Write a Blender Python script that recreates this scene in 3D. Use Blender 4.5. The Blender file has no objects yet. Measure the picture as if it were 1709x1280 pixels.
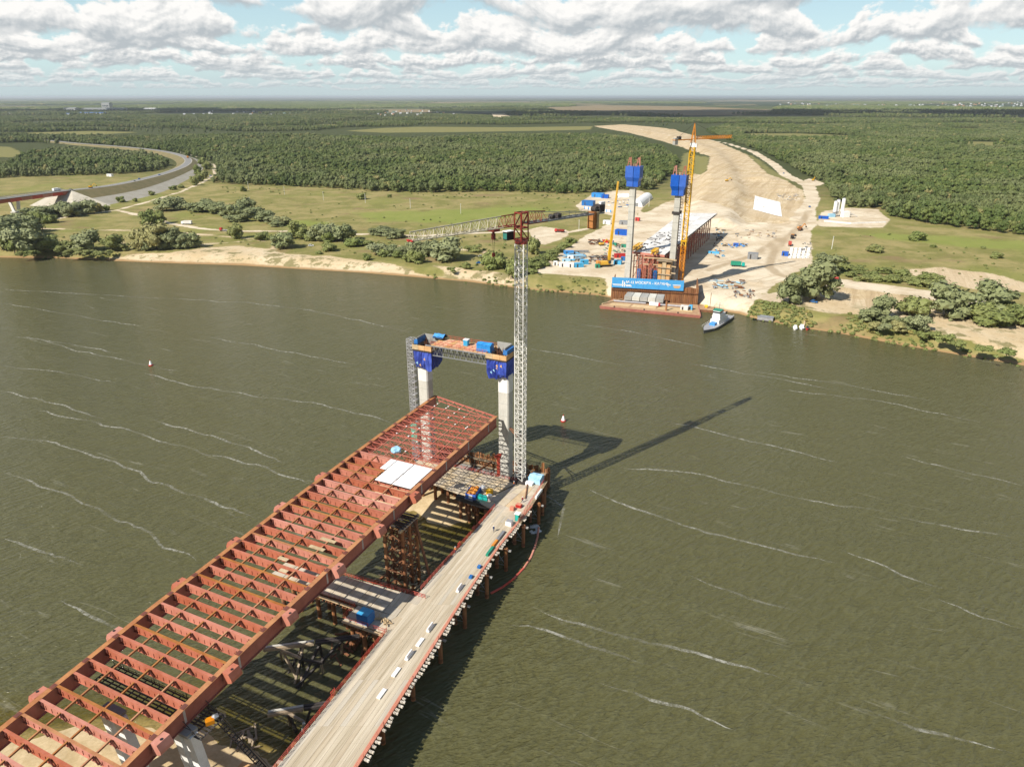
import bpy, bmesh, math, random
import numpy as np
from mathutils import Vector, Matrix, noise as mnoise
random.seed(7); np.random.seed(7)
S = bpy.context.scene
COL = S.collection
R = math.radians

# ------------------------------------------------------------------ camera
CH, CF, CP = 115.0, 1185.0, R(22.0)          # height over the water, focal length in px of a 1709 px frame, pitch
cam = bpy.data.cameras.new("camera"); camo = bpy.data.objects.new("camera", cam); COL.objects.link(camo)
camo.location = (0, 0, CH); camo.rotation_euler = (R(90) - CP, 0, 0)
cam.sensor_fit = 'HORIZONTAL'; cam.sensor_width = 36; cam.lens = 36 * CF / 1709
cam.clip_start = 1; cam.clip_end = 200000
S.camera = camo

# ------------------------------------------------------------------ sun and sky
SUN_AZ, SUN_EL = 50.0, 42.5                  # shadows fall 50 deg right of straight ahead
sun = bpy.data.lights.new("sun", 'SUN'); suno = bpy.data.objects.new("sun", sun); COL.objects.link(suno)
sun.energy = 5.0; sun.angle = R(0.53); sun.color = (1.0, 0.945, 0.86)
sd = Vector((math.sin(R(SUN_AZ)) * math.cos(R(SUN_EL)), math.cos(R(SUN_AZ)) * math.cos(R(SUN_EL)), -math.sin(R(SUN_EL))))
suno.rotation_euler = sd.to_track_quat('-Z', 'Y').to_euler()
S.view_settings.view_transform = 'Standard'; S.view_settings.look = 'None'
S.view_settings.exposure = 0.50; S.view_settings.gamma = 1.0; S.view_settings.use_curve_mapping = False

def nd(nt, typ, ins=None, **kw):
    n = nt.nodes.new(typ)
    for k, v in kw.items(): setattr(n, k, v)
    for k, v in (ins or {}).items():
        s = n.inputs[k]
        if isinstance(v, bpy.types.NodeSocket): nt.links.new(v, s)
        else: s.default_value = v
    return n
def mth(nt, op, a, b=None, c=None, clamp=False):
    ins = {0: a}
    if b is not None: ins[1] = b
    if c is not None: ins[2] = c
    return nd(nt, 'ShaderNodeMath', ins, operation=op, use_clamp=clamp).outputs[0]
def sstep(nt, v, lo, hi, a=0.0, b=1.0):
    return nd(nt, 'ShaderNodeMapRange', {0: v, 1: lo, 2: hi, 3: a, 4: b}, interpolation_type='SMOOTHSTEP').outputs[0]
def mixc(nt, f, a, b):
    def s(v): return v if isinstance(v, bpy.types.NodeSocket) else (*v, 1)[:4]
    n = nd(nt, 'ShaderNodeMix', {'Factor': f} if False else None, data_type='RGBA')
    for i, v in ((0, f), (6, s(a)), (7, s(b))):
        if isinstance(v, bpy.types.NodeSocket): nt.links.new(v, n.inputs[i])
        else: n.inputs[i].default_value = v
    return n.outputs[2]

def build_world():
    w = bpy.data.worlds.new("World"); S.world = w; w.use_nodes = True
    nt = w.node_tree; nt.nodes.clear()
    sky = nd(nt, 'ShaderNodeTexSky', sky_type='NISHITA', sun_disc=False, sun_elevation=R(SUN_EL),
             sun_rotation=R(SUN_AZ + 180), altitude=100, air_density=1.0, dust_density=0.6, ozone_density=1.0)
    g = nd(nt, 'ShaderNodeTexCoord').outputs['Generated']
    sp = nd(nt, 'ShaderNodeSeparateXYZ', {0: g})
    x, y, z = sp.outputs
    # rows of cumulus, each a bank standing on its own flat base; near (high) rows in front of far (low) ones
    hl = mth(nt, 'SQRT', mth(nt, 'ADD', mth(nt, 'MULTIPLY', x, x), mth(nt, 'MULTIPLY', y, y)))
    t = mth(nt, 'DIVIDE', z, mth(nt, 'MAXIMUM', hl, 0.02))
    az = mth(nt, 'ARCTAN2', x, y)
    col = None; trans = None
    rows = [0.70, 0.46, 0.30, 0.20, 0.135, 0.092, 0.064, 0.049, 0.036, 0.027, 0.0195, 0.0135, 0.009]
    seeds = [3.1, 8.7, 1.9, 6.3, 12.45, 41.2, 23.9, 31.3, 17.6, 5.5, 27.1, 44.4, 15.2]
    for i, e in enumerate(rows):
        U = mth(nt, 'ADD', mth(nt, 'DIVIDE', az, e), seeds[i] * 10)
        wv = nd(nt, 'ShaderNodeTexNoise', {'W': mth(nt, 'ADD', az, seeds[i]), 'Scale': 3.0 + .05 / e, 'Detail': 1.0}, noise_dimensions='1D').outputs['Fac']
        V = mth(nt, 'DIVIDE', t, mth(nt, 'MULTIPLY', mth(nt, 'MULTIPLY_ADD', wv, 0.9, 0.55), e))
        lo = nd(nt, 'ShaderNodeTexNoise', {'W': mth(nt, 'MULTIPLY', U, 1.0), 'Scale': 0.27 if e > .055 else 0.36, 'Detail': 2.6, 'Roughness': 0.6}, noise_dimensions='1D').outputs['Fac']
        top = sstep(nt, lo, 0.24 if e < .05 else .30, 0.64, 0.0, 0.80 if e < .05 else .92)
        p = nd(nt, 'ShaderNodeCombineXYZ', {0: mth(nt, 'MULTIPLY', U, 0.55 if e < .03 else (0.8 if e < .06 else 1.0)), 1: mth(nt, 'MULTIPLY', V, 1.35), 2: seeds[i]}).outputs[0]
        n2 = nd(nt, 'ShaderNodeTexNoise', {'Vector': p, 'Scale': 1.9 if e > .055 else 2.3, 'Detail': 6.0, 'Roughness': 0.60}, noise_dimensions='3D').outputs['Fac']
        q = nd(nt, 'ShaderNodeVectorMath', {0: p, 1: (-0.05, 0.085, 0.0)}, operation='ADD').outputs[0]
        n3 = nd(nt, 'ShaderNodeTexNoise', {'Vector': q, 'Scale': 1.9 if e > .055 else 2.3, 'Detail': 4.0, 'Roughness': 0.5}, noise_dimensions='3D').outputs['Fac']
        hgt = mth(nt, 'SUBTRACT', V, 1.0)
        up = mth(nt, 'SUBTRACT', mth(nt, 'ADD', top, mth(nt, 'MULTIPLY', mth(nt, 'SUBTRACT', n2, 0.5), 1.15)), hgt)
        d = mth(nt, 'MULTIPLY', sstep(nt, up, 0.0, 0.16 if e > .04 else 0.3),
                sstep(nt, mth(nt, 'ADD', hgt, mth(nt, 'MULTIPLY', mth(nt, 'SUBTRACT', n2, 0.5), 0.55)), -0.06, 0.08))
        d = mth(nt, 'MULTIPLY', d, sstep(nt, top, 0.02, 0.16))
        rel = mth(nt, 'DIVIDE', hgt, mth(nt, 'MAXIMUM', mth(nt, 'ADD', top, 0.05), 0.2))
        lit = mth(nt, 'ADD', sstep(nt, rel, -0.05, 0.62), mth(nt, 'MULTIPLY', mth(nt, 'SUBTRACT', n2, n3), 3.4), clamp=True)
        lit = mth(nt, 'ADD', lit, sstep(nt, up, 0.22, 0.0, 0.0, 0.25), clamp=True)
        dk = 1.0 if e < .17 else (.62 if e < .25 else .42)      # high overhead one looks up at the grey undersides
        ci = mixc(nt, lit, (0.50 * dk, 0.545 * dk, 0.575 * dk), (1.0 * dk, 0.985 * dk, 0.955 * dk))
        if col is None:
            col = mixc(nt, d, (0, 0, 0), ci); trans = mth(nt, 'SUBTRACT', 1.0, d)
        else:
            wgt = mth(nt, 'MULTIPLY', trans, d)
            add = nd(nt, 'ShaderNodeMix', data_type='RGBA', blend_type='ADD')
            add.inputs[0].default_value = 1.0
            nt.links.new(col, add.inputs[6]); nt.links.new(mixc(nt, wgt, (0, 0, 0), ci), add.inputs[7])
            col = add.outputs[2]; trans = mth(nt, 'SUBTRACT', trans, wgt)
    K = CLOUD_K
    hz = mixc(nt, sstep(nt, z, 0.0, 0.4), (0.60 * K, 0.83 * K, 0.88 * K), (0.07 * K, 0.20 * K, 0.42 * K))
    clear = mixc(nt, 0.75, sky.outputs[0], hz)
    cov = mth(nt, 'SUBTRACT', 1.0, trans)
    sc = nd(nt, 'ShaderNodeMix', data_type='RGBA', blend_type='MULTIPLY'); sc.inputs[0].default_value = 1
    nt.links.new(col, sc.inputs[6]); sc.inputs[7].default_value = (K, K, K, 1)
    bg = nd(nt, 'ShaderNodeMix', data_type='RGBA', blend_type='MULTIPLY'); bg.inputs[0].default_value = 1
    tr3 = nd(nt, 'ShaderNodeCombineXYZ', {0: trans, 1: trans, 2: trans}).outputs[0]
    nt.links.new(clear, bg.inputs[6]); nt.links.new(tr3, bg.inputs[7])
    ad = nd(nt, 'ShaderNodeMix', data_type='RGBA', blend_type='ADD'); ad.inputs[0].default_value = 1
    nt.links.new(bg.outputs[2], ad.inputs[6]); nt.links.new(sc.outputs[2], ad.inputs[7])
    # far clouds fade into the pale air above the horizon
    fade = sstep(nt, z, 0.0, 0.045, 0.80, 0.0)
    fin = mixc(nt, fade, ad.outputs[2], (0.55 * K, 0.64 * K, 0.67 * K))
    b = nd(nt, 'ShaderNodeBackground', {'Color': fin, 'Strength': 0.1})
    o = nd(nt, 'ShaderNodeOutputWorld', {'Surface': b.outputs[0]})
    w.cycles.sampling_method = 'MANUAL'; w.cycles.sample_map_resolution = 512
CLOUD_K = 7.1
HAZE = 3.4e-5
build_world()
S.cycles.use_denoising = True
S.cycles.max_bounces = 6; S.cycles.diffuse_bounces = 2; S.cycles.glossy_bounces = 3
S.cycles.transparent_max_bounces = 12; S.cycles.volume_bounces = 0
S.cycles.caustics_reflective = False; S.cycles.caustics_refractive = False
# ------------------------------------------------------------------ geometry helpers
_cp, _sp = math.cos(CP), math.sin(CP)
def at(u, v, z=0.0):
    """the point of the horizontal plane z that the survey photograph shows at pixel u, v (1709 px frame)"""
    a_, b_ = (u - 854.5) / CF, (v - 640.0) / CF
    d = (a_, _cp - b_ * _sp, -_sp - b_ * _cp)
    k = (z - CH) / d[2]
    return Vector((d[0] * k, d[1] * k, z))
AX = R(25.3); A2 = Vector((math.sin(AX), math.cos(AX), 0)); R2 = Vector((A2.y, -A2.x, 0)); O2 = Vector((-14.0, 203.0, 0))
def W(s, t, z=0.0):
    """bridge frame: s metres along the axis beyond the near pylon, t metres to its right"""
    p = O2 + A2 * s + R2 * t; return Vector((p.x, p.y, z))

class MB:
    def __init__(self): self.v = []; self.f = []; self.m = []; self.cur = 0
    def poly(self, pts):
        n = len(self.v); self.v += [tuple(p) for p in pts]; self.f.append(tuple(range(n, n + len(pts)))); self.m.append(self.cur); return self
    def add(self, vs, fs):
        n = len(self.v); self.v += [tuple(p) for p in vs]
        for f in fs: self.f.append(tuple(i + n for i in f)); self.m.append(self.cur)
        return self
    def hexa(self, b, t):
        """b: four bottom corners counter-clockwise from above, t: four top corners"""
        return self.add(list(b) + list(t), [(3, 2, 1, 0), (4, 5, 6, 7), (0, 1, 5, 4), (1, 2, 6, 5), (2, 3, 7, 6), (3, 0, 4, 7)])
    def box(self, c, sx, sy, sz, rz=0.0, z0=True):
        cx, cy, cz = c; a, b = math.cos(rz), math.sin(rz)
        if not z0: cz -= sz / 2
        q = [(cx + a * x - b * y, cy + b * x + a * y) for x, y in ((-sx/2, -sy/2), (sx/2, -sy/2), (sx/2, sy/2), (-sx/2, sy/2))]
        return self.hexa([(x, y, cz) for x, y in q], [(x, y, cz + sz) for x, y in q])
    def beam(self, p, q, w=0.2, h=None, up=None):
        p, q = Vector(p), Vector(q); d = q - p
        if d.length < 1e-6: return self
        d.normalize(); u = Vector(up) if up else (Vector((0, 0, 1)) if abs(d.z) < 0.95 else Vector((0, 1, 0)))
        s = d.cross(u).normalized(); u = s.cross(d).normalized(); h = w if h is None else h
        s *= w / 2; u *= h / 2
        c = [-s - u, s - u, s + u, -s + u]
        return self.add([p + x for x in c] + [q + x for x in c], [(0, 1, 2, 3), (7, 6, 5, 4), (1, 0, 4, 5), (2, 1, 5, 6), (3, 2, 6, 7), (0, 3, 7, 4)])
    def cyl(self, p, q, r0, r1=None, n=10, caps=True):
        p, q = Vector(p), Vector(q); r1 = r0 if r1 is None else r1; d = (q - p).normalized()
        u = Vector((0, 0, 1)) if abs(d.z) < 0.95 else Vector((0, 1, 0)); s = d.cross(u).normalized(); u = s.cross(d)
        vs = []
        for c, r in ((p, r0), (q, r1)):
            for i in range(n):
                a = 2 * math.pi * i / n; vs.append(c + (s * math.cos(a) + u * math.sin(a)) * r)
        fs = [((i + 1) % n, i, n + i, n + (i + 1) % n) for i in range(n)]
        if caps: fs += [tuple(range(n)), tuple(range(2 * n - 1, n - 1, -1))]
        return self.add(vs, fs)
    def prism(self, pts, z0, z1):
        n = len(pts)
        ar = sum(pts[i][0] * pts[(i+1) % n][1] - pts[(i+1) % n][0] * pts[i][1] for i in range(n))
        if ar < 0: pts = pts[::-1]
        vs = [(p[0], p[1], z0) for p in pts] + [(p[0], p[1], z1) for p in pts]
        return self.add(vs, [tuple(range(n - 1, -1, -1)), tuple(range(n, 2 * n))] + [(i, (i+1) % n, n + (i+1) % n, n + i) for i in range(n)])
    def blob(self, c, rx, ry, rz, seed=0, amp=0.25, sub=1):
        bm = bmesh.new(); bmesh.ops.create_icosphere(bm, subdivisions=sub, radius=1)
        vs = []
        for v in bm.verts:
            k = 1 + amp * mnoise.noise(v.co * 1.7 + Vector((seed * 3.1, seed * 1.7, 0)))
            vs.append((c[0] + v.co.x * rx * k, c[1] + v.co.y * ry * k, c[2] + v.co.z * rz * k))
        fs = [tuple(v.index for v in f.verts) for f in bm.faces]; bm.free()
        return self.add(vs, fs)
    def mesh(self, name, mats, origin=None):
        me = bpy.data.meshes.new(name)
        vs = self.v if origin is None else [(x - origin[0], y - origin[1], z - origin[2]) for x, y, z in self.v]
        me.from_pydata(vs, [], self.f)
        for m in (mats if isinstance(mats, (list, tuple)) else [mats]): me.materials.append(m)
        if any(self.m): me.polygons.foreach_set('material_index', self.m)
        me.update(); return me
    def build(self, name, mats, parent=None, label=None, kind=None):
        """one mesh object; as a child its vertices are world points relative to the parent's origin"""
        o = None
        if parent is not None:
            base = root_loc(parent); o = bpy.data.objects.new(name, self.mesh(name, mats, base)); o.parent = parent
        else:
            c = centre(self.v); o = bpy.data.objects.new(name, self.mesh(name, mats, c)); o.location = c
        COL.objects.link(o)
        if label: o['label'] = label
        if kind: o['kind'] = kind
        return o
def centre(vs):
    xs, ys, zs = zip(*vs); return Vector(((min(xs) + max(xs)) / 2, (min(ys) + max(ys)) / 2, min(zs)))
def root_loc(o):
    p = Vector(o.location)
    while o.parent is not None: o = o.parent; p += Vector(o.location)
    return p
def thing(name, label, cat, loc, rz=0.0, group=None):
    o = bpy.data.objects.new(name, None); o.empty_display_size = 0.5; COL.objects.link(o)
    o.location = loc; o.rotation_euler = (0, 0, rz); o['label'] = label; o['category'] = cat
    if group: o['group'] = group
    return o
def tag(o, label, cat, group=None):
    o['label'] = label; o['category'] = cat
    if group: o['group'] = group
    return o
def inst(me, name, parent, loc, rot=(0, 0, 0), sc=None):
    """a part that shares mesh data, placed in its parent's own frame"""
    o = bpy.data.objects.new(name, me); COL.objects.link(o); o.parent = parent; o.location = loc; o.rotation_euler = rot
    if sc: o.scale = sc
    return o
def dup(root, loc, rz=None, label=None, sc=None):
    """a copy of a thing with copies of its parts and sub-parts (mesh data shared)"""
    r = root.copy(); COL.objects.link(r); r.location = loc
    if rz is not None: r.rotation_euler = (0, 0, rz)
    if label: r['label'] = label
    if sc: r.scale = (sc,) * 3 if not isinstance(sc, tuple) else sc
    for ch in KIDS(root):
        c = ch.copy(); COL.objects.link(c); c.parent = r
        for g in KIDS(ch):
            d = g.copy(); COL.objects.link(d); d.parent = c
    return r
_kids = {}
def KIDS(o):
    if o.name not in _kids: _kids[o.name] = list(o.children)
    return _kids[o.name]

# ------------------------------------------------------------------ materials
def mat(name, col, rough=0.7, metal=0.0, var=0.18, scale=0.6, col2=None, bump=0.0, bscale=None, streak=None, spec=0.4, along=None, objvar=0.08):
    """procedural paint, steel, wood, concrete...: two tones broken up by noise at two sizes, grain and a little relief"""
    m = bpy.data.materials.new(name); m.use_nodes = True; nt = m.node_tree; b = nt.nodes['Principled BSDF']
    p = nd(nt, 'ShaderNodeNewGeometry').outputs['Position']
    if along is not None: p = nd(nt, 'ShaderNodeMapping', {'Vector': p, 'Rotation': (0, 0, along)}).outputs[0]
    if streak:
        p = nd(nt, 'ShaderNodeMapping', {'Vector': p, 'Scale': streak}).outputs[0]
    n1 = nd(nt, 'ShaderNodeTexNoise', {'Vector': p, 'Scale': scale, 'Detail': 5.0, 'Roughness': 0.62}).outputs['Fac']
    n2 = nd(nt, 'ShaderNodeTexNoise', {'Vector': p, 'Scale': scale * 7, 'Detail': 3.0}).outputs['Fac']
    c2 = col2 or tuple(max(0, c * (1 - 1.6 * var)) for c in col)
    f = mth(nt, 'ADD', mth(nt, 'MULTIPLY', sstep(nt, n1, 0.36, 0.66), 0.7), mth(nt, 'MULTIPLY', sstep(nt, n2, 0.35, 0.65), 0.3))
    c = mixc(nt, f, c2, col)
    if objvar:
        r = nd(nt, 'ShaderNodeObjectInfo').outputs['Random']
        c = nd(nt, 'ShaderNodeHueSaturation', {'Color': c, 'Hue': 0.5, 'Saturation': mth(nt, 'MULTIPLY_ADD', r, -objvar * 1.3, 1 + objvar * .5), 'Value': mth(nt, 'MULTIPLY_ADD', r, objvar * 1.6, 1 - objvar * .8)}).outputs[0]
    nt.links.new(c, b.inputs['Base Color'])
    b.inputs['Roughness'].default_value = rough; b.inputs['Metallic'].default_value = metal
    b.inputs['Specular IOR Level'].default_value = spec
    if bump:
        bn = nd(nt, 'ShaderNodeBump', {'Height': n2, 'Strength': bump, 'Distance': 0.1})
        nt.links.new(bn.outputs[0], b.inputs['Normal'])
    return m
M = {}
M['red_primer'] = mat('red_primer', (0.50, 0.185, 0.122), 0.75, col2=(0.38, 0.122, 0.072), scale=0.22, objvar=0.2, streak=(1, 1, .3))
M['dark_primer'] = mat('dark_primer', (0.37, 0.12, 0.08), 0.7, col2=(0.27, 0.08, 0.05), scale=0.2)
M['rust_orange'] = mat('rust_orange', (0.42, 0.185, 0.062), 0.85, col2=(0.30, 0.11, 0.036), scale=0.35, objvar=0.15)
M['rust'] = mat('rust', (0.26, 0.105, 0.04), 0.9, col2=(0.10, 0.042, 0.022), scale=0.5)
M['pile_rust'] = mat('pile_rust', (0.36, 0.17, 0.07), 0.9, col2=(0.20, 0.075, 0.03), scale=0.3, streak=(1, 1, 0.3))
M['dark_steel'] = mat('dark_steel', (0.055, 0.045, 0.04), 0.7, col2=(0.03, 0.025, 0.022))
M['grey_steel'] = mat('grey_steel', (0.30, 0.31, 0.32), 0.5, 0.3)
M['galvanised'] = mat('galvanised', (0.50, 0.50, 0.50), 0.45, 0.4, col2=(0.36, 0.34, 0.35))
M['crane_white'] = mat('crane_white', (0.66, 0.65, 0.60), 0.5, col2=(0.52, 0.50, 0.44))
M['crane_red'] = mat('crane_red', (0.27, 0.036, 0.024), 0.5, col2=(0.17, 0.022, 0.016))
M['crane_jib'] = mat('crane_jib', (0.58, 0.54, 0.42), 0.55, col2=(0.42, 0.38, 0.28))
M['yellow'] = mat('yellow', (0.72, 0.42, 0.02), 0.45, col2=(0.62, 0.33, 0.015))
M['orange'] = mat('orange', (0.66, 0.26, 0.02), 0.5, col2=(0.50, 0.17, 0.015))
M['concrete'] = mat('concrete', (0.52, 0.50, 0.44), 0.9, col2=(0.40, 0.385, 0.335), scale=0.35, bump=0.15, streak=(1, 1, 0.35))
M['concrete_new'] = mat('concrete_new', (0.72, 0.71, 0.68), 0.9, col2=(0.62, 0.61, 0.57), scale=0.5)
M['concrete_grey'] = mat('concrete_grey', (0.34, 0.33, 0.30), 0.9, scale=0.3)
M['tarp_blue'] = mat('tarp_blue', (0.07, 0.12, 0.50), 0.45, col2=(0.02, 0.035, 0.22), scale=0.75, bump=0.8, streak=(1, 1, .4))
M['truss_red'] = mat('truss_red', (0.44, 0.125, 0.085), 0.7, col2=(0.33, 0.085, 0.055), scale=0.4)
M['brace_brown'] = mat('brace_brown', (0.17, 0.05, 0.032), 0.8, col2=(0.11, 0.035, 0.025))
M['tarp_cyan'] = mat('tarp_cyan', (0.06, 0.30, 0.66), 0.45, col2=(0.03, 0.19, 0.5), scale=0.9, bump=0.4)
M['tarp_pale'] = mat('tarp_pale', (0.36, 0.58, 0.72), 0.5, col2=(0.24, 0.46, 0.62), scale=0.9, bump=0.4)
M['blue_steel'] = mat('blue_steel', (0.012, 0.10, 0.46), 0.45, col2=(0.01, 0.075, 0.36), scale=0.4)
M['blue_box'] = mat('blue_box', (0.02, 0.15, 0.42), 0.5, col2=(0.015, 0.11, 0.33))
M['cyan_box'] = mat('cyan_box', (0.08, 0.42, 0.72), 0.5)
M['plywood'] = mat('plywood', (0.62, 0.38, 0.18), 0.8, col2=(0.48, 0.27, 0.11), scale=0.8)
M['timber'] = mat('timber', (0.52, 0.40, 0.24), 0.9, col2=(0.38, 0.27, 0.15), scale=0.8, bump=0.2)
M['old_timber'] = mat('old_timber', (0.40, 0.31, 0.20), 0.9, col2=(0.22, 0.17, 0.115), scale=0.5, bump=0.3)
M['deck_orange'] = mat('deck_orange', (0.66, 0.42, 0.25), 0.85, col2=(0.52, 0.27, 0.15), scale=0.8)
M['rail_red'] = mat('rail_red', (0.56, 0.09, 0.055), 0.6, col2=(0.44, 0.065, 0.04))
M['rail_pink'] = mat('rail_pink', (0.60, 0.26, 0.17), 0.7, col2=(0.50, 0.18, 0.12))
M['white'] = mat('white', (0.80, 0.80, 0.78), 0.5, var=0.06)
M['panel_white'] = mat('panel_white', (0.84, 0.84, 0.83), 0.6, var=0.04)
M['white_deck'] = mat('white_deck', (0.70, 0.685, 0.655), 0.85, col2=(0.50, 0.48, 0.445), scale=0.2)
M['black'] = mat('black', (0.018, 0.018, 0.018), 0.5)
M['glass'] = mat('glass', (0.03, 0.04, 0.05), 0.08, spec=0.6)
M['teal'] = mat('teal', (0.0, 0.42, 0.36), 0.5)
M['green'] = mat('green', (0.02, 0.27, 0.17), 0.5)
M['red'] = mat('red', (0.52, 0.035, 0.03), 0.45)
M['sheet_pile'] = mat('sheet_pile', (0.34, 0.155, 0.06), 0.9, col2=(0.17, 0.075, 0.03), scale=0.35, streak=(1, 1, 0.3))
M['road_deck'] = mat('road_deck', (0.47, 0.42, 0.33), 0.9, col2=(0.36, 0.31, 0.235), scale=0.22, bump=0.15)
M['hull_grey'] = mat('hull_grey', (0.09, 0.095, 0.10), 0.5)
M['hull_red'] = mat('hull_red', (0.40, 0.145, 0.105), 0.8, col2=(0.28, 0.095, 0.07), scale=0.5)
M['barge_deck'] = mat('barge_deck', (0.46, 0.31, 0.18), 0.9, col2=(0.34, 0.19, 0.10), scale=0.3)
M['barge_sand'] = mat('barge_sand', (0.58, 0.43, 0.24), 0.95, col2=(0.46, 0.33, 0.18), scale=0.4)
M['skin'] = mat('skin', (0.42, 0.24, 0.16), 0.6)
M['work_clothes'] = mat('work_clothes', (0.03, 0.05, 0.13), 0.8)
M['hivis'] = mat('hivis', (0.72, 0.22, 0.03), 0.8)
M['rubber'] = mat('rubber', (0.025, 0.025, 0.025), 0.8)
M['asphalt'] = mat('asphalt', (0.24, 0.235, 0.225), 0.9, col2=(0.19, 0.185, 0.175), scale=0.1)
M['revet'] = mat('revet', (0.36, 0.335, 0.28), 0.9, col2=(0.29, 0.265, 0.21), scale=0.1)
M['dry_slope'] = mat('dry_slope', (0.19, 0.145, 0.062), 0.95, col2=(0.13, 0.115, 0.042), scale=0.08)
M['bark'] = mat('bark', (0.13, 0.10, 0.075), 0.9)

def leaf_mat(name, c1, c2, c3, grey=0.0):
    m = bpy.data.materials.new(name); m.use_nodes = True; nt = m.node_tree; b = nt.nodes['Principled BSDF']
    oi = nd(nt, 'ShaderNodeObjectInfo')
    p = nd(nt, 'ShaderNodeNewGeometry').outputs['Position']
    big = nd(nt, 'ShaderNodeTexNoise', {'Vector': p, 'Scale': 0.006, 'Detail': 4.0}).outputs['Fac']
    sm = nd(nt, 'ShaderNodeTexNoise', {'Vector': p, 'Scale': 0.9, 'Detail': 2.0}).outputs['Fac']
    c = mixc(nt, sstep(nt, oi.outputs['Random'], 0.1, 0.9), c1, c2)
    c = mixc(nt, sstep(nt, big, 0.42, 0.62, 0.0, 0.75), c, c3)
    bg2 = nd(nt, 'ShaderNodeTexNoise', {'Vector': p, 'Scale': 0.016, 'Detail': 3.0}).outputs['Fac']
    c = mixc(nt, sstep(nt, bg2, 0.50, 0.66, 0.0, 0.7), c, tuple(x * 0.66 for x in c1))
    c = mixc(nt, sstep(nt, oi.outputs['Random'], 0.965, 0.975), c, (c3[0] * 1.5, c3[1] * 1.25, c3[2] * 1.1))
    c = mixc(nt, sstep(nt, sm, 0.35, 0.7, 0.0, 0.45), c, tuple(min(1, x * 1.45) for x in c1))
    nt.links.new(c, b.inputs['Base Color'])
    b.inputs['Roughness'].default_value = 0.65; b.inputs['Specular IOR Level'].default_value = 0.25
    return m
M['leaf_forest'] = leaf_mat('leaf_forest', (0.064, 0.092, 0.022), (0.118, 0.140, 0.036), (0.155, 0.162, 0.072))
M['leaf_willow'] = leaf_mat('leaf_willow', (0.165, 0.186, 0.080), (0.215, 0.226, 0.115), (0.172, 0.186, 0.082))
M['leaf_bush'] = leaf_mat('leaf_bush', (0.140, 0.170, 0.046), (0.178, 0.192, 0.062), (0.19, 0.186, 0.070))
# ------------------------------------------------------------------ terrain masks
def sdf_poly(px, py, poly):
    """signed distance to a closed polygon, positive inside"""
    P = np.array(poly, float); n = len(P); d = np.full(px.shape, 1e18); ins = np.zeros(px.shape, bool)
    for i in range(n):
        ax, ay = P[i]; bx, by = P[(i + 1) % n]; ex, ey = bx - ax, by - ay
        h = np.clip(((px - ax) * ex + (py - ay) * ey) / (ex * ex + ey * ey + 1e-9), 0, 1)
        d = np.minimum(d, (px - ax - h * ex) ** 2 + (py - ay - h * ey) ** 2)
        c = ((ay > py) != (by > py))
        with np.errstate(divide='ignore', invalid='ignore'):
            xi = (bx - ax) * (py - ay) / (by - ay if by != ay else 1e-9) + ax
        ins ^= c & (px < xi)
    d = np.sqrt(d); return np.where(ins, d, -d)
def sdf_line(px, py, line, hw):
    P = np.array(line, float); d = np.full(px.shape, 1e18)
    for i in range(len(P) - 1):
        ax, ay = P[i]; bx, by = P[i + 1]; ex, ey = bx - ax, by - ay
        h = np.clip(((px - ax) * ex + (py - ay) * ey) / (ex * ex + ey * ey + 1e-9), 0, 1)
        d = np.minimum(d, (px - ax - h * ex) ** 2 + (py - ay - h * ey) ** 2)
    return hw - np.sqrt(d)
GZ = 5.0
def g2(lst, z=GZ): return [tuple(at(u, v, z)[:2]) for u, v in lst]
SHORE = [tuple(at(u, v, 0)[:2]) for u, v in [(0,430),(100,431),(200,436),(300,440),(400,443),(500,449),(600,455),(700,463),(780,470),(850,479),(900,485),(1000,493),
         (1020,497),(1165,508),(1195,518),(1235,524),(1260,532),(1330,546),(1400,556),(1500,575),(1600,592),(1709,610)]]
SHORE = [(-3000, 900), (-900, 610)] + SHORE + [(420, 225), (900, 20), (3000, -900)]
_sx, _sy = [p[0] for p in SHORE], [p[1] for p in SHORE]
SAND = [g2([(893,455),(930,425),(962,404),(985,390),(1012,376),(1022,360),(1000,355),(968,352),(962,343),(985,326),(1030,318),(1070,318),(1090,330),(1078,342),(1062,360),(1085,352),(1112,338),(1150,342),(1200,352),(1250,372),(1300,374),(1330,366),(1344,346),(1362,352),(1352,400),(1358,440),(1338,452),(1310,462),
            (1262,500),(1238,524),(1165,512),(1020,500),(1012,464)]),
        g2([(1362,372),(1376,352),(1420,347),(1466,350),(1486,368),(1474,380),(1420,380),(1368,378)]),
        g2([(1340,304),(1352,297),(1376,306),(1366,312)]),
        g2([(1310,458),(1400,466),(1500,478),(1570,488),(1640,500),(1720,512),(1720,524),(1640,513),(1560,500),(1480,489),(1400,480),(1320,476)]),
        g2([(1255,495),(1300,487),(1345,490),(1340,505),(1290,505)]),
        g2([(880,384),(905,378),(945,384),(950,392),(930,402),(905,410),(888,396)]),
        g2([(820,190),(842,190),(856,197),(826,199)], GZ)]
SAND_L = [(g2([(195,351),(240,361),(290,374),(330,381),(380,386),(420,386),(480,386),(560,391),(640,391),(700,394),(800,389),(880,386),(940,390),(990,380)]), 2.9),
          (g2([(195,351),(240,339),(300,321),(340,304),(358,291),(357,276),(332,263),(290,252)]), 2.6),
          (g2([(195,351),(150,357),(95,365)]), 2.2), (g2([(1322,381),(1346,350),(1357,333),(1350,311),(1313,294),(1291,274),(1258,254),(1215,240),(1180,234)]), 8.0), (g2([(1060,216),(1110,226),(1150,240)]), 6.0)]
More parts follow.
